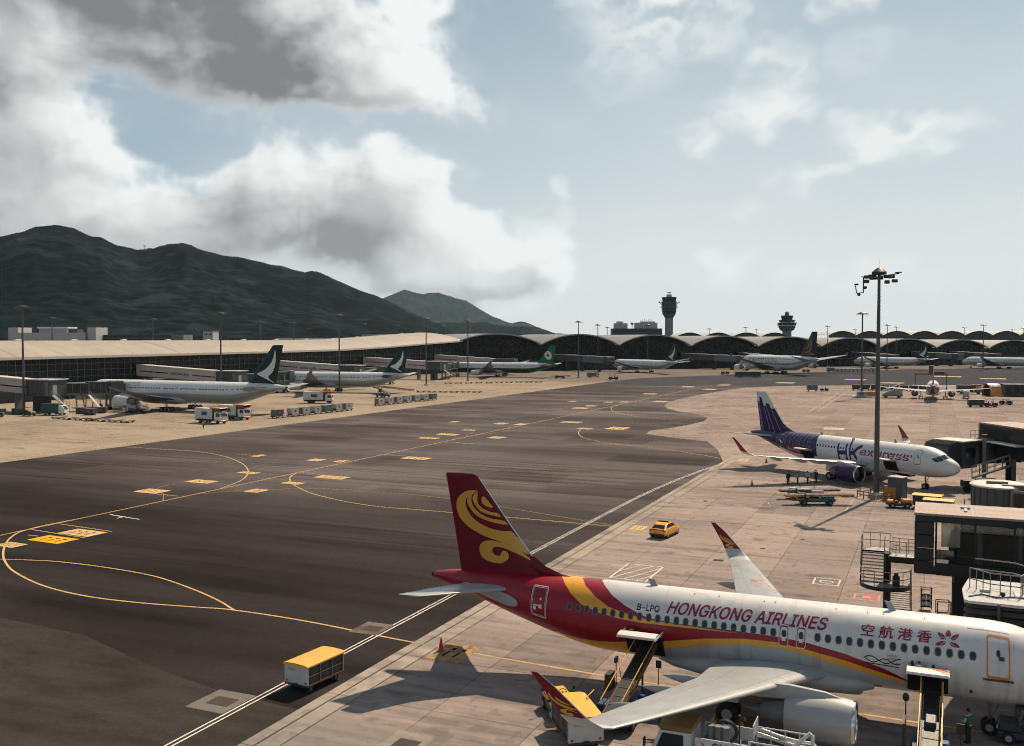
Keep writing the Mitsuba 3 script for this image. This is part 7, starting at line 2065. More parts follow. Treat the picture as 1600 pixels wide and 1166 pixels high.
for i, (Yg, dr_) in enumerate(((193, (-214.5, 209.8)), (270, (-224.4, 303.0)), (347, (-222, 376)), (423, (-233.7, 461.0)))):
    gate(Yg, dr_, i)
p = Proto()
a, b = np.array([XW + .5, 500, 6.9]), np.array([-229, 500, 5.0])
p.add('side_wall', slab_between(a, b, 3.6, 3.7), 'gangway_white')
p.add('roof', slab_between(a + [0, 0, 3.7], b + [0, 0, 3.7], 4.0, .35), 'roof_edge')
for s in (-1, 1):
    for t0, t1 in ((.05, .40), (.70, .97)):
        q = [a + (b - a) * t + [0, s * 1.83, 1.55] for t in (t0, t1)]
        p.add('stripe', M().add([q[0], q[1], q[1] + [0, 0, .42], q[0] + [0, 0, .42]], [[0, 1, 2, 3]]), 'dark_red')
p.add('rotunda', M().box((-222, 500, 6.7), (13, 6, 4.2), bev=.1), 'blue_grey')
p.add('support', M().box((-222, 500, 2.3), (2.5, 3, 4.7)).box((-245, 500, 2.9), (1, 2.4, 6)), 'dark_grey')
place(p, 'passenger_bridge', 0, 0, 0, 0, 'white gangway with red stripes behind the green tailed jet', 'jet bridge')
# bridges in front of the arches: long low link corridors on posts
for k, (s0, d0, s1, d1, lb) in enumerate(((.15, -1, .55, -34, 'grey boarding bridge left of the far jet under the tall tower'), (1.9, -1, 2.25, -40, 'grey boarding bridge right of the far jet under the tall tower'), (2.75, -1, 2.55, -62, 'grey boarding bridge at the nose of the huge double-deck jet'), (4.55, -1, 4.6, -38, 'grey boarding bridge at the far jet behind the tall mast'),
                                          (5.6, -1, 5.75, -36, 'grey boarding bridge at the far right between two jets'), (6.3, -1, 6.35, -40, 'grey boarding bridge at the nose of the rightmost jet'))):
    a, b = np.array(fac(s0, d0, 6.6)), np.array(fac(s1, d1, 5.0))
    p = Proto()
    p.add('tunnel', slab_between(a, a + (b - a) * .6, 3.6, 3.6), 'blue_grey')
    p.add('outer_tunnel', slab_between(a + (b - a) * .58, b, 4.2, 3.9, -.1), 'mid_grey')
    p.add('roof', slab_between(a + [0, 0, 3.6], b + [0, 0, 3.8], 3.2, .4), 'light_grey')
    p.add('cab', M().box(b + [0, 0, 1.8], (6, 6, 4.6), yaw=.8, bev=.2), 'blue_grey')
    m = M()
    for t in (.25, .55, .85):
        q = a + (b - a) * t
        m.box((q[0], q[1], q[2] / 2), (1.2, 2.8, q[2]), yaw=.8)
    p.add('support', m, 'dark_grey')
    place(p, 'passenger_bridge', 0, 0, 0, 0, lb, 'jet bridge')
# ---------------------------------------------------------------- the glass walkway and stair at the right edge
mat('walkway_roof', lambda p, n, uv: mix((.40, .28, .23), (.26, .18, .145), dr.clip(1.5 * fbm(p.x * .5, p.y * 1.2, 2.0, 4) - .35, 0, 1)), .6)
mat('frame_dark', (.018, .020, .024), .5, spec=.3)
mat('panel_dark', grime((.022, .025, .030), .2, .7, (.012, .012, .012)), .4, spec=.3)
scene['clear_glass'] = {'type': 'thindielectric', 'int_ior': 1.5}
p = Proto()
X0, X1, Y0, Y1, Z0, Z1 = -.9, 26.0, 70.6, 75.1, 4.45, 8.45
p.add('roof', M().b2(X0 - .12, X1, Y0 - .15, Y1 + .15, Z1, Z1 + .16, .03), 'walkway_roof')
for x in np.arange(2.6, 26, 3.5):
    p.add('roof__seam', M().b2(x - .02, x + .02, Y0 - .1, Y1 + .1, Z1 + .162, Z1 + .175), 'light_grey')
p.add('roof__fitting', M().b2(1.9, 2.5, 73.2, 73.5, Z1 + .16, Z1 + .3).b2(2.1, 2.3, 72, 74.4, Z1 + .16, Z1 + .24), 'light_grey')
p.add('roof__stain', flat_poly(spline_poly([(8.5, 70.7), (12, 71.4), (16, 71.2), (16, 72.8), (12, 72.6), (10, 72.0)], 5), Z1 + .165), 'mid_grey')
p.add('floor', M().b2(X0, X1, Y0 + .05, Y1 - .05, Z0, Z0 + .25), 'frame_dark')
p.add('fascia', M().b2(X0 - .02, X1, Y0 - .06, Y0 + .1, Z1 - .42, Z1), 'panel_dark')
p.add('fascia', M().b2(X0 - .02, X1, Y1 - .1, Y1 + .06, Z1 - .42, Z1), 'panel_dark')
for y in (Y0, Y1):
    s = -1 if y == Y0 else 1
    for x in np.arange(1.55, 25, 2.35):
        p.add('spandrel', M().box((x, y, Z0 + .42), (2.29, .14, .84), bev=.02), 'panel_dark')
        p.add('pane', M().add([(x - 1.12, y, Z0 + .88), (x + 1.12, y, Z0 + .88), (x + 1.12, y, Z1 - .45), (x - 1.12, y, Z1 - .45)], [[0, 1, 2, 3]]), 'clear_glass')
        p.add('mullion', M().box((x - 1.175, y, (Z0 + Z1) / 2), (.10, .18, Z1 - Z0 - .1)), 'frame_dark')
    for k in range(4):
        zz = Z0 + k * (Z1 - .42 - Z0) / 4
        p.add('end_panel', M().box((X0 + .58, y, zz + .44), (1.12, .16, .85), bev=.025), 'panel_dark')
    p.add('guard_rail', M().cyl((1, y - s * .35, Z0 + 1.3), (25, y - s * .35, Z0 + 1.3), .04, n=6), 'frame_dark')
for k in range(2):
    for j in range(4):
        p.add('end_panel', M().box((X0, Y0 + 1.15 + 2.2 * k, Z0 + .44 + j * (Z1 - .42 - Z0) / 4), (.16, 2.15, .85), bev=.025), 'panel_dark')
p.add('inner_wall', M().b2(1.2, X1, 73.6, 73.7, Z0 + .25, Z1 - .1), 'hold_black')
p.add('ceiling', M().b2(X0, X1, Y0 + .1, Y1 - .1, Z1 - .06, Z1 - .02), 'dark_grey')
p.add('inner_board', M().b2(.7, 1.9, 72.9, 72.95, Z0 + 1.5, Z1 - .5), 'cream_paint')
p.add('notice', M().b2(1.0, 1.5, 71.6, 71.63, Z0 + 1.1, Z0 + 1.5), 'light_grey')
p.add('inner_column', M().cyl((3.1, 72.2, Z0), (3.1, 72.2, Z1), .2, n=10).cyl((5.5, 71.8, Z0), (5.5, 71.8, Z1), .13, n=8), 'dark_grey', smooth=30)
p.add('column', M().box((1.95, 72.9, 2.2), (1.05, 1.0, 4.5), bev=.08), 'frame_dark')
p.add('column', M().box((13.95, 72.9, 2.2), (1.05, 1.0, 4.5), bev=.08), 'frame_dark')
p.add('column__clip', M().box((1.5, 72.35, 3.9), (.15, .1, .5)), 'mid_grey')
place(p, 'glass_walkway', 0, 0, 0, 0, 'raised glass walkway with beige flat roof entering from the right edge', 'walkway')

p = Proto()
cx, cy = -2.95, 74.9
zl, zu = 2.6, 4.62
p.add('centre_post', M().cyl((cx + .1, cy + .4, 0), (cx + .1, cy + .4, 4.7), .26, n=12), 'frame_dark', smooth=30)
t = np.linspace(PI, 2 * PI, 17)
hd = Polygon(np.vstack([np.column_stack([cx + 1.75 * np.cos(t), cy + 1.7 * np.sin(t)]), [(cx + 1.75, cy + .2), (cx - 1.75, cy + .2)]]))
p.add('lower_landing', M().prism(hd, zl - .28, zl), 'frame_dark')
p.add('lower_landing__deck', flat_poly(hd.buffer(-.12), zl + .006), 'galvanised')
t2 = np.linspace(PI / 2, 3 * PI / 2, 11)
ud = Polygon([(cx - 1.7, cy + 1.6), (cx - 1.7, cy + 2.6), (cx + 2.05, cy + 2.6), (cx + 2.05, cy - .2), (cx + .3, cy - .2), (cx + .3, cy + 1.6)])
p.add('upper_landing', M().prism(Polygon([(cx - 1.7, cy + 1.3), (cx - 1.5, cy + 2.3), (cx - .9, cy + 2.6), (cx + .2, cy + 2.6), (cx + .2, cy + 1.3)]), zu - .22, zu), 'frame_dark')
p.add('upper_landing__deck', flat_poly(Polygon([(cx - 1.6, cy + 1.35), (cx - 1.4, cy + 2.2), (cx - .9, cy + 2.5), (cx + .15, cy + 2.5), (cx + .15, cy + 1.35)]), zu + .006), 'light_grey')
p.add('bridge_deck', M().b2(cx + .2, X0, cy - .35, cy + .95, zu - .45, zu), 'frame_dark')
p.add('bridge_deck__floor', flat_poly(sbox(cx + .25, cy - .25, X0, cy + .85), zu + .006), 'light_grey')
for k in range(10):
    f = (k + .5) / 10
    p.add('step', M().b2(cx - 1.65, cx - .15, cy + 1.45 - 1.75 * f, cy + 1.45 - 1.75 * f - .22, zu - .05 - (zu - zl) * f, zu - (zu - zl) * f, .01), 'galvanised')
for k in range(12):
    f = (k + .5) / 12
    p.add('step', M().b2(cx + .25, cx + 1.7, cy + .1 + 2.6 * f, cy + .1 + 2.6 * f + .24, zl - .05 - zl * f, zl - zl * f, .01), 'galvanised')
for x in (cx - 1.7, cx - .1):
    p.add('stringer', M().loft([[(x - .04, cy + 1.5 - 1.8 * f, zu + .05 - (zu - zl) * f), (x + .04, cy + 1.5 - 1.8 * f, zu + .05 - (zu - zl) * f), (x + .04, cy + 1.5 - 1.8 * f, zu - .22 - (zu - zl) * f), (x - .04, cy + 1.5 - 1.8 * f, zu - .22 - (zu - zl) * f)] for f in (0, 1)]), 'frame_dark')
for x in (cx + .22, cx + 1.73):
    p.add('stringer', M().loft([[(x - .04, cy + .1 + 2.8 * f, zl + .05 - zl * f), (x + .04, cy + .1 + 2.8 * f, zl + .05 - zl * f), (x + .04, cy + .1 + 2.8 * f, zl - .22 - zl * f), (x - .04, cy + .1 + 2.8 * f, zl - .22 - zl * f)] for f in (0, 1)]), 'frame_dark')
arc = np.column_stack([cx + 1.72 * np.cos(t), cy + 1.67 * np.sin(t)])
for h in (.55, 1.1):
    p.add('handrail', M().tube([(cx - 1.72, cy + .3, zl + h)] + [(a, b, zl + h) for a, b in arc] + [(cx + 1.72, cy + .3, zl + h)], .032, 6), 'dull_steel', smooth=40)
    p.add('handrail', M().tube([(cx - 1.72, cy - .2, zl + h + .1), (cx - 1.72, cy + 1.4, zu + h), (cx - 1.72, cy + 2.2, zu + h), (cx - 1.2, cy + 2.6, zu + h), (cx + .2, cy + 2.6, zu + h), (cx + .45, cy + 1.2, zu + h), (cx + .9, cy + .98, zu + h), (X0, cy + .98, zu + h)], .032, 6), 'dull_steel', smooth=40)
    p.add('handrail', M().tube([(cx + .25, cy + .4, zu + h), (cx + .3, cy - .3, zu + h), (cx + .7, cy - .38, zu + h), (X0, cy - .38, zu + h)], .032, 6), 'dull_steel', smooth=40)
    p.add('handrail', M().tube([(cx - .12, cy - .2, zl + h + .1), (cx - .12, cy + 1.4, zu + h)], .03, 6), 'dull_steel', smooth=40)
    p.add('handrail', M().tube([(cx + 1.73, cy + .3, zl + h), (cx + 1.73, cy + 2.9, h)], .03, 6), 'dull_steel', smooth=40)
for q in list(arc[::3]) + [(cx - 1.72, cy + .3), (cx + 1.72, cy + .3)]:
    p.add('baluster', M().cyl((q[0], q[1], zl), (q[0], q[1], zl + 1.1), .028, n=6), 'dull_steel')
for q in ((cx - 1.72, cy + 1.4), (cx - 1.72, cy + 2.2), (cx - 1.2, cy + 2.6), (cx - .5, cy + 2.6), (cx + .2, cy + 2.6), (cx + .45, cy + 1.2), (cx + .9, cy + .98), (cx + 1.5, cy + .98), (X0 - .06, cy + .98), (cx + .3, cy - .3), (cx + .7, cy - .38), (cx + 1.4, cy - .38), (X0 - .06, cy - .38)):
    p.add('baluster', M().cyl((q[0], q[1], zu), (q[0], q[1], zu + 1.1), .028, n=6), 'dull_steel')
p.add('gear_box', M().box((cx + .75, cy - .7, zl + .35), (.5, .4, .7), bev=.05).box((cx + .75, cy - .7, zl + .8), (.28, .28, .2)), 'near_black')
place(p, 'service_stair', 0, 0, 0, 0, 'dark steel winding service stair with curved landings at the end of the glass walkway', 'stairs')
p = Proto()
for x in (-.35, .35):
    for y in (-.25, .25):
        p.add('upright', M().cyl((x, y, .1), (x, y, 1.75), .03, n=5), 'near_black')
for z in (.3, .75, 1.2, 1.6):
    p.add('shelf', M().box((0, 0, z), (.74, .54, .05)), 'near_black')
for x in (-.17, .17):
    for z in (.95, .5):
        p.add('crate', M().box((x, 0, z), (.28, .4, .28), bev=.02), 'white_box')
p.add('top_rail', rail([(-.35, -.25, 1.75), (.35, -.25, 1.75), (.35, .25, 1.75)], .025), 'near_black')
place(p, 'shelf_trolley', -.2, 78.3, 0, .1, 'black shelf trolley with pale crates standing between the winding stair and the walkway column', 'trolley')
p = Proto()
p.add('frame', rail([(-.5, -.3, 1.1), (.4, -.3, 1.1), (.4, .3, 1.1), (-.5, .3, 1.1)], .04, [(-.5, -.3, 1.1), (.4, -.3, 1.1), (-.5, .3, 1.1), (.4, .3, 1.1)], .1), 'near_black')
p.add('tray', M().box((0, 0, .3), (1.0, .7, .08)), 'dark_grey')
for x in (-.4, .4):
    p.add('castor', M().cyl((x, -.3, .1), (x, -.24, .1), .1, n=8), 'light_grey')
place(p, 'hand_cart', 1.0, 77.2, 0, .2, 'small black framed hand cart just left of the walkway column', 'trolley')

# boarding bridge cab at the front door of the red tailed jet
mat('bellows', (.045, .046, .048), .7)
p = Proto()
p.add('cab', M().b2(1.95, 9.5, 58.3, 62.6, 2.9, 6.05, .06), 'blue_grey')
m = M()
for k in range(9):
    z = 3.0 + k * .36
    rg = []
    for x, y in ((1.75, 58.5), (1.75, 57.75), (1.95, 57.5), (5.7, 57.35), (5.9, 57.6), (5.9, 58.5)):
        rg.append([(x, y, z), (x + (.12 if x < 3 else -.12), y + .12, z + .12), (x, y, z + .24)])
    m.loft([np.array(r) for r in rg], cap=False, closed=False)
p.add('bellows', m, 'bellows', kind='stuff')
p.add('bellows__backing', M().b2(1.9, 5.75, 57.65, 58.3, 3.0, 6.0), 'near_black')
p.add('bellows__centre_strip', M().b2(3.35, 3.5, 57.30, 57.5, 3.0, 6.1), 'near_black')
rp = Polygon([(1.75, 57.6), (1.95, 57.4), (5.8, 57.3), (9.6, 57.9), (9.6, 62.7), (2.1, 62.7), (1.7, 60)])
p.add('roof', M().prism(rp, 6.05, 6.2), 'light_grey')
p.add('roof__cable', M().tube(curve([(2.0, 58.2, 6.23), (2.7, 58.9, 6.23), (3.4, 58.5, 6.24), (4.4, 59.0, 6.23), (5.2, 58.4, 6.23)], 5), .05, 5), 'mid_grey')
p.add('roof__lamp', M().sph((3.7, 58.9, 6.35), .14, 1), 'near_black')
p.add('roof__hatch', M().b2(2.6, 3.1, 59.6, 60.1, 6.2, 6.35, .03).b2(4.3, 5.6, 58.9, 60.2, 6.2, 6.3, .03), 'roof_edge')
gp = [(2.1, 60.4), (3.1, 59.4), (4.6, 59.2), (4.9, 60.2)]
for z in (6.75, 7.35):
    p.add('roof_rail', M().tube([(*q, z) for q in gp], .035, 6), 'dull_steel')
    p.add('roof_rail', M().tube([(2.4, 61.6, z + .3), (4.4, 61.2, z + .3), (5.1, 60.9, z + .2), (8, 60.8, z + .2)], .035, 6), 'dull_steel')
for a, b in zip(gp[:-1], gp[1:]):
    for f in (0, .33, .66):
        x, y = a[0] + (b[0] - a[0]) * f, a[1] + (b[1] - a[1]) * f
        p.add('roof_rail__post', M().cyl((x, y, 6.2), (x, y, 7.35), .028, n=5), 'dull_steel')
p.add('control_box', M().b2(5.2, 5.9, 60.2, 60.8, 6.2, 7.5, .05), 'blue_grey')
for k in range(7):
    p.add('cab__rib', M().b2(5.95 + .5 * k, 6.05 + .5 * k, 58.24, 58.3, 3.0, 6.0), 'mid_grey')
p.add('tunnel', slab_between((7, 61, 3.2), (24, 66.5, 4.4), 3.2, 3.0), 'blue_grey')
p.add('lift_column', M().b2(10, 10.6, 60.5, 61.1, 0, 3.2).b2(13, 13.6, 63, 63.6, 0, 3.6), 'mid_grey')
for k, (x, y) in enumerate(((10.3, 60.2), (13.3, 63.9))):
    p.add('bogie_wheel', M().cyl((x - .2, y, .5), (x + .2, y, .5), .5, n=14), 'rubber', smooth=40)
place(p, 'passenger_bridge', 0, 0, 0, 0, 'boarding bridge cab with black pleated bellows and roof rails by the red tailed jet', 'jet bridge')

# drum rotunda and boarding bridge of the purple tailed jet
p = Proto()
a = np.arange(28) * 2 * PI / 28
p.add('drum', M().loft([np.column_stack([6.4 + r * np.cos(a), 110.9 + r * np.sin(a), np.full(28, z)]) for r, z in ((2.5, 1.7), (2.6, 1.8), (2.6, 5.2))]), 'blue_grey', smooth=30)
p.add('roof', M().loft([np.column_stack([6.4 + r * np.cos(a), 110.9 + r * np.sin(a), np.full(28, z)]) for r, z in ((2.7, 5.2), (2.75, 5.35), (2.5, 5.5), (.1, 5.62))]), 'roof_edge', smooth=30)
p.add('roof__unit', M().b2(5.2, 7.2, 109.6, 110.1, 5.55, 5.8, .04).b2(6.6, 9.6, 108.7, 109.5, 5.3, 5.62, .04), 'mid_grey')
for k in range(10):
    t_ = PI + .2 + k * .3
    p.add('drum__rib', M().box((6.4 + 2.62 * math.cos(t_), 110.9 + 2.62 * math.sin(t_), 3.5), (.06, .10, 3.3), yaw=t_), 'dark_grey')
p.add('door_recess', M().b2(7.6, 8.5, 108.0, 108.6, 2.4, 4.8), 'near_black')
p.add('door_frame', M().b2(7.3, 8.9, 108.2, 108.7, 1.9, 5.15, .05), 'galvanised')
p.add('tunnel', slab_between((8.2, 111.5, 2.3), (24, 116, 3.4), 3.2, 3.0), 'dark_grey')
p.add('tunnel__roof', slab_between((8.2, 111.5, 5.3), (24, 116, 6.4), 3.4, .15), 'mid_grey')
p.add('roof_fan', M().cyl((9.6, 113, 5.6), (9.6, 113, 6.5), .5, n=12), 'dark_grey', smooth=30)
p.add('column', M().cyl((6.4, 110.9, 0), (6.4, 110.9, 1.8), .8, n=14), 'dark_grey', smooth=30)
p.add('ladder', M().b2(3.2, 3.3, 111.4, 111.5, 0, 3.5).b2(3.2, 3.3, 112.1, 112.2, 0, 3.5).b2(3.2, 3.3, 111.4, 112.2, 1, 1.06).b2(3.2, 3.3, 111.4, 112.2, 2, 2.06).b2(3.2, 3.3, 111.4, 112.2, 3, 3.06), 'galvanised')
place(p, 'bridge_rotunda', 0, 0, 0, 0, 'dark grey drum rotunda with pale round roof behind the glass walkway', 'jet bridge')
p = Proto()
hh = HKH
dn = np.array([math.cos(hh), math.sin(hh)])
pn = np.array([-math.sin(hh), math.cos(hh)])      # to port
door = np.array([3.43, 138.6]) - 5.0 * dn + 2.0 * pn


def q3(a, b, z):
    q = door + a * dn + b * pn
    return np.array([q[0], q[1], z])


m = M()
t = np.linspace(0, 1, 9)
m.loft([[q3(-1.9, b, z) for b, z in ((0, 2.9), (0, 5.6), (.5, 6.1), (2.6, 6.45), (2.6, 2.9))], [q3(1.9, b, z) for b, z in ((0, 2.9), (0, 5.6), (.5, 6.1), (2.6, 6.45), (2.6, 2.9))]])
p.add('bellows', m, 'bellows')
for k in range(6):
    p.add('bellows__rib', M().box((q3(0, .4 + .4 * k, 6.12 + .06 * k)), (4.0, .08, .12), yaw=hh), 'near_black')
p.add('cab', M().box(q3(.2, 4.1, 4.5), (4.4, 3.2, 3.6), yaw=hh, bev=.1), 'blue_grey')
p.add('cab__roof', M().box(q3(.2, 4.0, 6.38), (4.7, 3.6, .2), yaw=hh, bev=.05), 'roof_edge')
p.add('cab__window', M().box(q3(2.43, 4.1, 4.9), (.06, 2.2, 1.2), yaw=hh), 'window_glass')
s0, s1 = q3(.6, 5.4, 3.1), np.array([19.5, 152.5, 4.2])
p.add('outer_tunnel', slab_between(s0, s0 + (s1 - s0) * .55, 3.3, 3.1), 'bridge_glass')
p.add('inner_tunnel', slab_between(s0 + (s1 - s0) * .45, s1, 2.8, 2.8), 'dark_grey')
p.add('tunnel_roof', slab_between(s0 + [0, 0, 3.1], s1 + [0, 0, 3.1], 3.4, .2), 'mid_grey')
for f in np.linspace(.02, .95, 8):
    q = s0 + (s1 - s0) * f
    p.add('tunnel_frame', M().box(q + [0, 0, 1.5], (.16, 3.46, 3.2), yaw=math.atan2(s1[1] - s0[1], s1[0] - s0[0])), 'galvanised')
for f in (.10, .34):
    q = s0 + (s1 - s0) * f
    p.add('lift_column', M().box((q[0] + .9, q[1] - 1.9, 3.5), (.55, .55, 7.0), bev=.05), 'galvanised')
    p.add('lift_column__cap', M().box((q[0] + .9, q[1] - 1.9, 7.15), (.8, .8, .35), bev=.08), 'near_black')
m = M()
for f in np.linspace(.05, .55, 14):
    q = s0 + (s1 - s0) * f
    m.cyl((q[0], q[1] + .9, q[2] + 3.2), (q[0], q[1] + .9, q[2] + 4.4), .03, n=4)
q0, q1 = s0 + (s1 - s0) * .05, s0 + (s1 - s0) * .55
for h in (3.8, 4.4):
    m.cyl((q0[0], q0[1] + .9, q0[2] + h), (q1[0], q1[1] + .9, q1[2] + h), .03, n=4)
p.add('roof_rail', m, 'galvanised')
m = M()
for k, y in enumerate((136.2, 137.4)):
    m.cyl((4.8, y, 3.9), (9.4, y + 4.0, 5.2), .05, n=5).cyl((4.8, y, 3.2), (9.4, y + 4.0, 4.5), .05, n=5)
    for f in np.linspace(0, 1, 6):
        m.cyl((4.8 + 4.6 * f, y + 4.0 * f, 2.6 + 1.3 * f), (4.8 + 4.6 * f, y + 4.0 * f, 3.9 + 1.3 * f), .04, n=4)
p.add('stair_rail', m, 'galvanised')
p.add('stair_flight', M().loft([[(4.8 + 4.6 * f, 136.2 + 4 * f + d, 2.6 + 1.3 * f + e_) for d, e_ in ((0, 0), (1.2, 0), (1.2, -.2), (0, -.2))] for f in (0, 1)]), 'mid_grey')
p.add('wheel_frame', M().box((5.6, 141.5, 1.2), (4, 1.2, .8), yaw=.5).box((6.5, 138, 1.5), (2.5, 2.0, 1.6), bev=.1), 'near_black')
for x, y in ((4.4, 140.9), (6.8, 142.2)):
    p.add('bogie_wheel', M().cyl((x, y - .3, .55), (x, y + .3, .55), .55, n=14), 'rubber', smooth=40)
place(p, 'passenger_bridge', 0, 0, 0, 0, 'dark boarding bridge with grey hood at the nose of the purple tailed jet', 'jet bridge')
p = Proto()
c0 = np.array([6.3, 149.5])
d1, d2 = np.array([.5, -.866]), np.array([.866, .5])


def q4(a, b, z):
    q = c0 + a * d1 + b * d2
    return (q[0], q[1], z)


p.add('roof', M().loft([[q4(a, b, z) for b, z in ((-.2, 8.5), (5.2, 8.5), (5.2, 8.7), (-.2, 8.7))] for a in (-.2, 22)]), 'walkway_roof')
p.add('wall', M().loft([[q4(a, b, z) for b, z in ((0, 4.4), (5, 4.4), (5, 8.5), (0, 8.5))] for a in (0, 22)]), 'panel_dark')
for k in range(9):
    p.add('wall__pane', M().loft([[q4(.5 + 2.4 * k + da, -.02, z) for da in (0, 2.1)] for z in (5.4, 8.1)], cap=False, closed=False), 'facade_glass')
p.add('end_frame', M().loft([[q4(-.05, b, z) for b, z in ((-.1, 4.4), (.4, 4.4), (.4, 8.5), (-.1, 8.5))], [q4(-.45, b, z) for b, z in ((-.1, 4.4), (.4, 4.4), (.4, 8.5), (-.1, 8.5))]]), 'mid_grey')
p.add('canopy', M().loft([[q4(a, b, 6.3 + dz) for b, dz in ((-1.6, 0), (0, 0), (0, .15), (-1.6, .15))] for a in (3, 10)]), 'roof_edge')
p.add('column', M().box((*c0 + 3 * d1 + 2.5 * d2, 2.2), (1.2, 1.2, 4.5)).box((*c0 + 14 * d1 + 2.5 * d2, 2.2), (1.2, 1.2, 4.5)), 'frame_dark')
p.add('shadow_wall', M().box((*c0 + 9 * d1 + 3.5 * d2, 2.2), (6, 1, 4.4), yaw=-1.05), 'dark_grey')
place(p, 'raised_walkway', 0, 0, 0, 0, 'raised dark walkway with beige roof at the upper right beyond the purple tailed jet', 'walkway')

# ---------------------------------------------------------------- things on the far aprons
def bus():
    p = Proto()
    p.add('body', M().b2(-6.5, 6.5, -1.4, 1.4, .4, 3.0, .12), 'teal_paint')
    p.add('roof', M().b2(-6.4, 6.4, -1.3, 1.3, 3.0, 3.2, .08), 'orange_paint')
    for s in (1, -1):
        for k in range(6):
            p.add('window', M().b2(-6.0 + 2.05 * k, -4.3 + 2.05 * k, s * 1.395, s * 1.415, 1.5, 2.6), 'window_glass')
        p.add('skirt', M().b2(-6.4, 6.4, s * 1.40, s * 1.42, .45, .9), 'green_paint')
    p.add('windscreen', M().b2(6.48, 6.52, -1.2, 1.2, 1.3, 2.8), 'window_glass')
    wheels(p, (-3.8, 4.0), 1.25, .45, .3, 'mid_grey')
    return p


place(bus(), 'apron_bus', -88.5, 511, 0, H(22), 'teal and orange apron bus on the far taxilane below the huge double-deck jet', 'bus')
m = H(60)
p = Proto()
p.add('deck', M().b2(-1.8, 1.8, -.9, .9, .5, .62), 'dark_grey')
for x in (-1.75, 0, 1.75):
    for y in (-.85, .85):
        p.add('post', M().cyl((x, y, .6), (x, y, 2.2), .05, n=5), 'light_grey')
p.add('top_frame', rail([(-1.75, -.85, 2.2), (1.75, -.85, 2.2), (1.75, .85, 2.2), (-1.75, .85, 2.2), (-1.75, -.85, 2.2)], .05), 'light_grey')
p.add('mesh_wall', M().b2(-1.7, 1.7, .83, .86, .65, 2.1), 'mid_grey')
wheels(p, (-1.2, 1.2), .7, .25, .16, 'dark_grey')
place(p, 'cage_trolley', -42.4, 386.5, 0, H(5), 'open framed cage trolley on the far apron above the purple fin', 'trolley', scale=1.15)
place(tug_c, 'baggage_tractor', -38.3, 389.5, 0, H(10), 'dark tractor just right of the open framed cage trolley', 'tractor', scale=1.15, swap={'orange_paint': 'dark_grey'})
an = H(8)
for k in range(9):
    x, y = -27.5 + 3.5 * k * math.cos(an), 402 + 3.5 * k * math.sin(an)
    place(dl, 'container_dolly', x, y, 0, an, f'flat dolly, {ORD[k]} from the left in the dark row by the rear-facing jet', 'dolly', 'dollies in the dark row on the far right apron')
    place(uld['dark_grey'], 'cargo_container', x, y, 0, an, f'dark container, {ORD[k]} from the left in the row by the rear-facing jet', 'container', 'dark containers on the far right apron', swap={'light_grey': 'dark_grey', 'mid_grey': 'dark_grey', 'dull_steel': 'brown_orange'})
p = Proto()
for x in (-5.6, 5.6):
    p.add('post', M().b2(x - .15, x + .15, -.15, .15, 0, 7.2), 'dark_grey')
p.add('beam', M().b2(-5.8, 5.8, -.2, .2, 6.4, 7.0), 'brown_orange')
p.add('sign_board', M().b2(-.7, .7, -.3, .3, 6.9, 9.8).b2(1.2, 4.6, -.3, .3, 6.6, 7.6), 'dark_grey')
place(p, 'stand_gantry', -.6, 404, 0, H(10), 'dark gantry frame standing beyond the rear-facing jet', 'gantry')
p = Proto()
p.add('stair_box', M().loft([[(x, y, z) for x, z in ((-3.5, .8), (2.8, .8), (2.8, 3.4), (1.6, 3.4), (-3.5, 1.3))] for y in (-1.1, 1.1)]), 'light_grey')
p.add('canopy', M().loft([[(x, y, z) for x, z in ((-3.4, 2.4), (2.9, 5.0), (2.9, 4.8), (-3.4, 2.2))] for y in (-1.2, 1.2)]), 'mid_grey')
p.add('chassis', M().b2(-3.5, 3, -1, 1, .5, .8), 'near_black')
wheels(p, (-2.4, 1.9), .9, .4, .25)
place(p, 'passenger_stairs', -12.4, 357, 0, H(15), 'grey mobile passenger stairs left of the rear-facing jet', 'stairs')
van = Proto()
van.add('body', M().b2(-2.6, 1.4, -1.0, 1.0, .5, 2.6, .1), 'white_box')
van.add('cab', M().loft([[(x, y, z) for x, z in ((1.4, .5), (2.7, .5), (2.75, 1.2), (2.2, 2.1), (1.4, 2.15))] for y in (-.98, -.85, .85, .98)]), 'white_paint', smooth=20)
van.add('windscreen', M().add([(2.76, -.8, 1.25), (2.76, .8, 1.25), (2.24, .75, 2.05), (2.24, -.75, 2.05)], [[0, 1, 2, 3]]), 'window_glass')
van.add('rear_door', M().b2(-2.63, -2.6, -.9, -.02, .6, 2.45).b2(-2.63, -2.6, .02, .9, .6, 2.45), 'light_grey')
wheels(van, (-1.7, 1.7), .85, .36, .22)
place(van, 'service_van', 10.6, 362.5, 0, H(85), 'small white van seen from behind right of the rear-facing jet', 'van')
place(cat, 'service_truck', 12.2, 392, 0, H(10), 'dark box truck with orange roof beyond the right wing of the rear-facing jet', 'truck', swap={'white_box': 'dark_grey', 'white_paint': 'mid_grey'}, scale=.9)
p = Proto()
t = np.linspace(0, PI, 13)
p.add('hood', M().loft([[(x, 3.0 * np.cos(a), .1 + 4.4 * np.sin(a) ** .8) for a in t] for x in np.linspace(-2, 2, 5)], cap=False, closed=False), 'orange_paint', smooth=40)
p.add('hood__band', M().loft([[(x, 3.05 * np.cos(a), .1 + 4.47 * np.sin(a) ** .8) for a in t[3:10]] for x in (-.9, 1.6)], cap=False, closed=False), 'white_box', smooth=40)
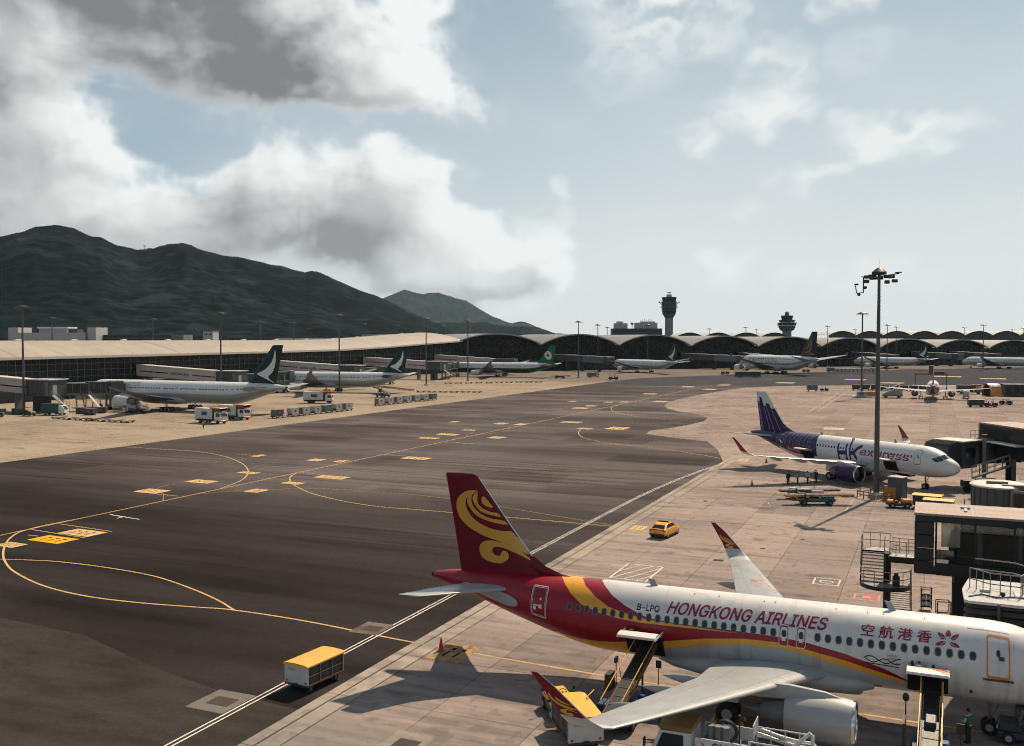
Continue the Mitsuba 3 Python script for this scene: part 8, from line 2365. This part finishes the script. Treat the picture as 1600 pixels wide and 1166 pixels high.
p.add('back_wall', M().prism(Polygon([(3.0 * math.cos(a), .1 + 4.4 * math.sin(a) ** .8) for a in t]), 1.2, 1.25, np.array([[0, 0, 1, 0], [1, 0, 0, 0], [0, 1, 0, 0], [0, 0, 0, 1]])), 'hold_black')
place(p, 'shelter_hood', 19.2, 380, 0, H(205), 'rounded orange and white shelter hood at the end of the dark container block', 'shelter')
p = Proto()
p.add('wall', M().b2(-9, 9, -2.4, 2.4, .2, 4.2, .06), 'blue_grey')
p.add('roof', M().b2(-9.2, 9.2, -2.6, 2.6, 4.2, 4.35), 'mid_grey')
for k in range(7):
    p.add('wall__panel', M().b2(-8.7 + 2.5 * k, -6.4 + 2.5 * k, -2.46, -2.4, .5, 4.0, .02), 'panel_dark')
place(p, 'storage_block', 31.5, 383, 0, H(12), 'long dark storage block at the right edge of the far apron', 'storage shed')
place(trailer, 'baggage_trailer', 11.9, 318.5, 0, H(10), 'plain dark boxed baggage trailer on the open apron right of the rear-facing jet', 'baggage trailer', scale=1.35, swap={'yellow_paint': 'dark_grey', 'white_box': 'teal_paint', 'light_grey': 'dark_grey'})
place(tug_c, 'baggage_tractor', 16.0, 319.5, 0, H(10), 'dark tractor hitched right of the plain dark boxed trailer', 'tractor', scale=1.3, swap={'orange_paint': 'dark_grey'})
place(tug_y, 'baggage_tractor', 20.8, 333, 0, H(-20), 'dark open tractor standing alone nearest the right edge of the far apron', 'tractor', scale=1.3, swap={'yellow_paint': 'dark_grey'})
p = Proto()
p.add('plinth', M().b2(-3.2, 3.2, -1.6, 1.6, 0, .5, .08).b2(-1.6, 1.6, -1.2, 1.2, .5, 2.2, .1), 'light_grey')
p.add('sign', M().b2(-.9, .9, -1.28, -1.2, .9, 1.9), 'mid_grey')
place(p, 'mast_plinth', -22.4, 353.2, 0, .1, 'pale concrete block round the foot of the mast left of the thick pole', 'plinth')
place(van, 'service_van', -19.0, 354.5, 0, H(0), 'orange van parked right beside the pale concrete mast block', 'van', swap={'white_box': 'orange_paint'}, scale=.8)
for k in range(6):
    place(uld['uld_silver'], 'cargo_container', -50.7 + 4.1 * k, 588 + 1.9 * k, 0, H(25), f'small silver container, {ORD[k]} from the left below the huge double-deck jet', 'container', 'silver containers at the far arches', scale=1.25)
lb = ['service truck at the tail of the jet under the tall tower', 'dark service truck under the green tailed jet', 'service truck right of the green tailed jet', 'dark tractor at the far stand right of the green fin', 'service vehicle by the engines of the huge double-deck jet', 'service truck behind the nose wheel of the huge double-deck jet']
for k, (x, y, a, pr0, sc) in enumerate(((-107.5, 548, 10, tug_c, 1.7), (-173, 459, 10, bl3, 1.2), (-163, 480, 30, cat, .7), (-143, 452, 20, tug_c, 1.7), (-70, 604, 10, tug_c, 1.6), (-56, 612, 20, van, 1.1))):
    place(pr0, 'service_truck' if pr0 in (cat, van) else 'service_vehicle', x, y, 0, H(a), lb[k], 'service vehicle', scale=sc, swap={'white_box': 'mid_grey', 'orange_paint': 'brown_orange'})
place(bl, 'belt_loader', -174.8, 288.5, 0, H(160), 'orange and blue loader raised behind the tail of the second white jet', 'belt loader', scale=1.25, swap={'yellow_paint': 'orange_paint'})
for k, (x, y) in enumerate(((-217, 181), (-214, 186.5), (-222, 175.5))):
    place((tug_c, van, tug_y)[k], 'service_vehicle', x, y, 0, H(20 * k), ('dark tractor under the box of the leftmost gate', 'teal van parked below the stair of the leftmost gate', 'dark open tractor at the far left edge')[k], 'service vehicle', scale=1.2, swap={'orange_paint': 'dark_grey', 'white_box': 'teal_paint', 'yellow_paint': 'dark_grey'})


for k, (x, y, a, lb) in enumerate(((-211, 193, 20, 'behind the stair of the leftmost gate'), (-208, 196.5, 30, 'just right of the stair at the leftmost gate'), (-205.5, 190.5, 10, 'on the open apron right of the leftmost gate'), (-228, 181, 5, 'at the far left edge below the gangway'), (-224.5, 184, 5, 'second from the far left edge below the gangway'))):
    place(uld['dark_grey'], 'cargo_container', x, y, -.5, H(a), f'dark container standing {lb}', 'container')
p = Proto()
for x in (0, 2.4):
    for y in (0, 3.0):
        p.add('leg', M().cyl((x, y, 0), (x + (.6 if x else -.6), y, 4.6), .16, n=6), 'mid_grey')
p.add('platform', M().b2(-.8, 3.4, -.4, 3.4, 4.5, 4.7), 'mid_grey')
p.add('unit', M().b2(-.5, 1.4, 0, 1.6, 3.2, 4.5, .05).b2(1.7, 3.0, .2, 2.2, 3.4, 4.5, .05), 'light_grey')
p.add('stair', M().loft([[(3.4 + 4.4 * t, dy, 4.6 - 4.5 * t + dz) for dy, dz in ((0, 0), (1.0, 0), (1.0, -.2), (0, -.2))] for t in (0, 1)]), 'galvanised')
p.add('rail', M().cyl((3.4, 0, 5.6), (7.8, 0, 1.1), .05, n=5).cyl((3.4, 1, 5.6), (7.8, 1, 1.1), .05, n=5), 'light_grey')
place(p, 'power_unit_frame', -219.5, 199.0, 0, H(10), label='grey braced frame with power units under the leftmost boarding tunnel', cat='equipment frame')

p = Proto()
for s_ in (-.16, .16):
    p.add('block', M().loft([[(x, s_ * 2.2 + dy, z) for x, z in ((-.16, 0), (.16, 0), (.04, .2), (-.04, .2))] for dy in (-.1, .1)]), 'yellow_paint')
p.add('rope', M().cyl((0, -.3, .1), (0, .3, .1), .015, n=5), 'near_black')
for k, (x, y) in enumerate(((-9.0, 51.2), (-10.45, 51.2))):
    place(p, 'wheel_chock', x, y, 0, 0, ('pair of yellow wheel chocks ahead of the near main wheels under the red tailed jet', 'pair of yellow wheel chocks behind the near main wheels under the red tailed jet')[k], 'wheel chock', 'wheel chocks of the red tailed jet')

# ---------------------------------------------------------------- people
def person(pose, top, legs, scale=1.0, hair='hair', vest=None):
    import manifold3d as m3
    J = dict(hipL=(0, .09, .93), hipR=(0, -.09, .93), kneeL=(.02, .10, .50), kneeR=(.02, -.10, .50), ankL=(-.02, .11, .08), ankR=(-.02, -.11, .08), toeL=(.14, .13, .03), toeR=(.14, -.13, .03), pel=(0, 0, .98), chest=(.0, 0, 1.28), neck=(0, 0, 1.47), head=(.02, 0, 1.62),
             shL=(0, .19, 1.40), shR=(0, -.19, 1.40), elL=(-.02, .26, 1.12), elR=(-.02, -.26, 1.12), wrL=(.08, .25, .88), wrR=(.08, -.25, .88), hdL=(.11, .24, .79), hdR=(.11, -.24, .79))
    J.update(pose)

    def bone(a, b, ra, rb, ya=1.0):
        pts = []
        for c, r in ((J[a], ra), (J[b], rb)):
            s = trimesh.creation.icosphere(2, r)
            pts.append(np.array(s.vertices) * [1, ya, 1] + np.array(c))
        return m3.Manifold.hull_points(np.vstack(pts))
    groups = {'torso': (('pel', 'chest', .145, .165, 1.15), ('chest', 'neck', .14, .065, 1.1), ('shL', 'chest', .075, .12), ('shR', 'chest', .075, .12)), 'arms': (('shL', 'elL', .062, .047), ('elL', 'wrL', .046, .036), ('shR', 'elR', .062, .047), ('elR', 'wrR', .046, .036)),
              'legs': (('hipL', 'kneeL', .098, .066), ('kneeL', 'ankL', .064, .046), ('hipR', 'kneeR', .098, .066), ('kneeR', 'ankR', .064, .046), ('hipL', 'hipR', .115, .115))}
    p = Proto()

    def solid(names, extra=()):
        m = None
        for g in names:
            for b in groups[g]:
                x = bone(*b)
                m = x if m is None else m + x
        for b in extra:
            m = m + bone(*b)
        t = m.refine_to_length(.05).to_mesh()
        tm = trimesh.Trimesh(t.vert_properties[:, :3], t.tri_verts)
        trimesh.smoothing.filter_taubin(tm, iterations=6)
        return tm
    # one continuous body, clothes as children just outside it
    fing = []
    for s, w, e in (('L', J['hdL'], J['wrL']), ('R', J['hdR'], J['wrR'])):
        w, e = np.array(w), np.array(e)
        d = (w - e) / np.linalg.norm(w - e)
        sd = np.cross(d, [1, 0, 0])
        sd = sd / np.linalg.norm(sd)
        for k, (o, ln) in enumerate(((-.028, .075), (-.010, .09), (.010, .085), (.028, .065))):
            J[f'f{s}{k}a'] = tuple(w + np.array([o, 0, 0]))
            J[f'f{s}{k}b'] = tuple(w + np.array([o + .01, 0, 0]) + d * ln)
            fing.append((f'f{s}{k}a', f'f{s}{k}b', .010, .008))
        J[f't{s}a'], J[f't{s}b'] = tuple(w + np.array([.02, 0, 0]) - d * .03), tuple(w + np.array([.06, 0, 0]) + d * .02)
        fing.append((f't{s}a', f't{s}b', .012, .009))
    body = solid(('torso', 'arms', 'legs'), [('neck', 'head', .058, .09), ('wrL', 'hdL', .034, .036), ('wrR', 'hdR', .034, .036)] + fing)
    p.add('body', body, 'skin', smooth=True)
    hd = np.array(J['head'])
    m = M().sph(hd + [0, 0, .015], .105, 2, (.95, .78, 1.18)).sph(hd + [.098, 0, -.01], .02, 1, (1, .7, 1.2))
    for s in (1, -1):
        m.sph(hd + [-.005, s * .083, 0], .024, 1, (.7, .4, 1.2))
    p.add('head', m, 'skin', smooth=True)
    for s in (1, -1):
        p.add('head__eye', M().sph(hd + [.088, s * .032, .025], .010, 1), 'near_black')
    p.add('head__mouth', M().box(hd + [.092, 0, -.052], (.012, .04, .007)), 'dark_red')
    p.add('hair', M().sph(hd + [-.012, 0, .045], .108, 2, (.98, .84, 1.06)), hair, smooth=True)

    def cloth(names, off, z0, z1):
        t = solid(names)
        v = np.array(t.vertices) + np.array(t.vertex_normals) * off
        t = trimesh.Trimesh(v, t.faces)
        for o, nrm in (((0, 0, z0), (0, 0, 1)), ((0, 0, z1), (0, 0, -1))):
            t = t.slice_plane(o, nrm)
        return t
    p.add('trousers', cloth(('legs',), .016, .07, 1.04), legs, smooth=True)
    p.add('jacket', cloth(('torso', 'arms'), .018, .90, 1.47), top, smooth=True)
    if vest:
        p.add('vest', cloth(('torso',), .034, 1.0, 1.44), vest, smooth=True)
    for s, a in (('L', 'ankL'), ('R', 'ankR')):
        c = np.array(J[a])
        p.add('shoe', M().box(c + [.05, 0, -.04], (.27, .10, .08), bev=.03), 'boot')
    return p


arm_up = dict(elR=(.12, -.34, 1.46), wrR=(.10, -.18, 1.66), hdR=(.09, -.10, 1.72))
work = dict(elL=(.06, .27, 1.14), wrL=(.26, .18, 1.12), hdL=(.34, .15, 1.13), elR=(.05, -.27, 1.14), wrR=(.25, -.17, 1.10), hdR=(.33, -.14, 1.11))
walk = dict(kneeL=(.16, .09, .52), ankL=(.18, .10, .09), kneeR=(-.02, -.09, .50), ankR=(-.24, -.10, .12), elL=(-.12, .25, 1.13), wrL=(-.06, .24, .90), hdL=(-.03, .24, .81), elR=(.08, -.25, 1.13), wrR=(.22, -.24, .95), hdR=(.26, -.23, .87))
place(person({}, 'navy_cloth', 'dark_cloth'), 'person', -18.3, 138.6, 0, 2.2, 'person in dark clothes, first from the left of four by the purple engine', 'person', scale=1.04)
place(person(work, 'green_cloth', 'dark_cloth', vest='vest_cloth'), 'person', -17.1, 139.1, 0, .4, 'person in green safety vest, second from the left of four by the purple engine', 'person')
place(person(walk, 'white_cloth', 'dark_cloth', vest='vest_cloth'), 'person', -15.9, 140.2, 0, 1.0, 'person in white shirt and pale safety vest, third of four by the purple engine', 'person', scale=1.02)
place(person(arm_up, 'navy_cloth', 'dark_cloth'), 'person', -14.9, 141.6, 0, -2.0, 'person in dark clothes with hand raised to the head, nearest the purple engine', 'person', scale=1.04)
place(person(walk, 'green_cloth', 'dark_cloth', vest='vest_cloth'), 'person', -150.9, 171.7, 0, -1.2, 'person in green vest walking in front of the nearest catering truck', 'person', scale=1.05)
place(person(work, 'white_cloth', 'dark_cloth', vest='green_cloth'), 'person', 1.9, 53.2, 0, 2.6, 'person in white shirt and green vest working in the shade under the red tailed jet', 'person')
place(tug_c, 'baggage_tractor', 4.6, 54.4, 0, H(180), 'dark tractor standing in the shade at the nose wheel of the red tailed jet', 'tractor', swap={'orange_paint': 'dark_grey'})
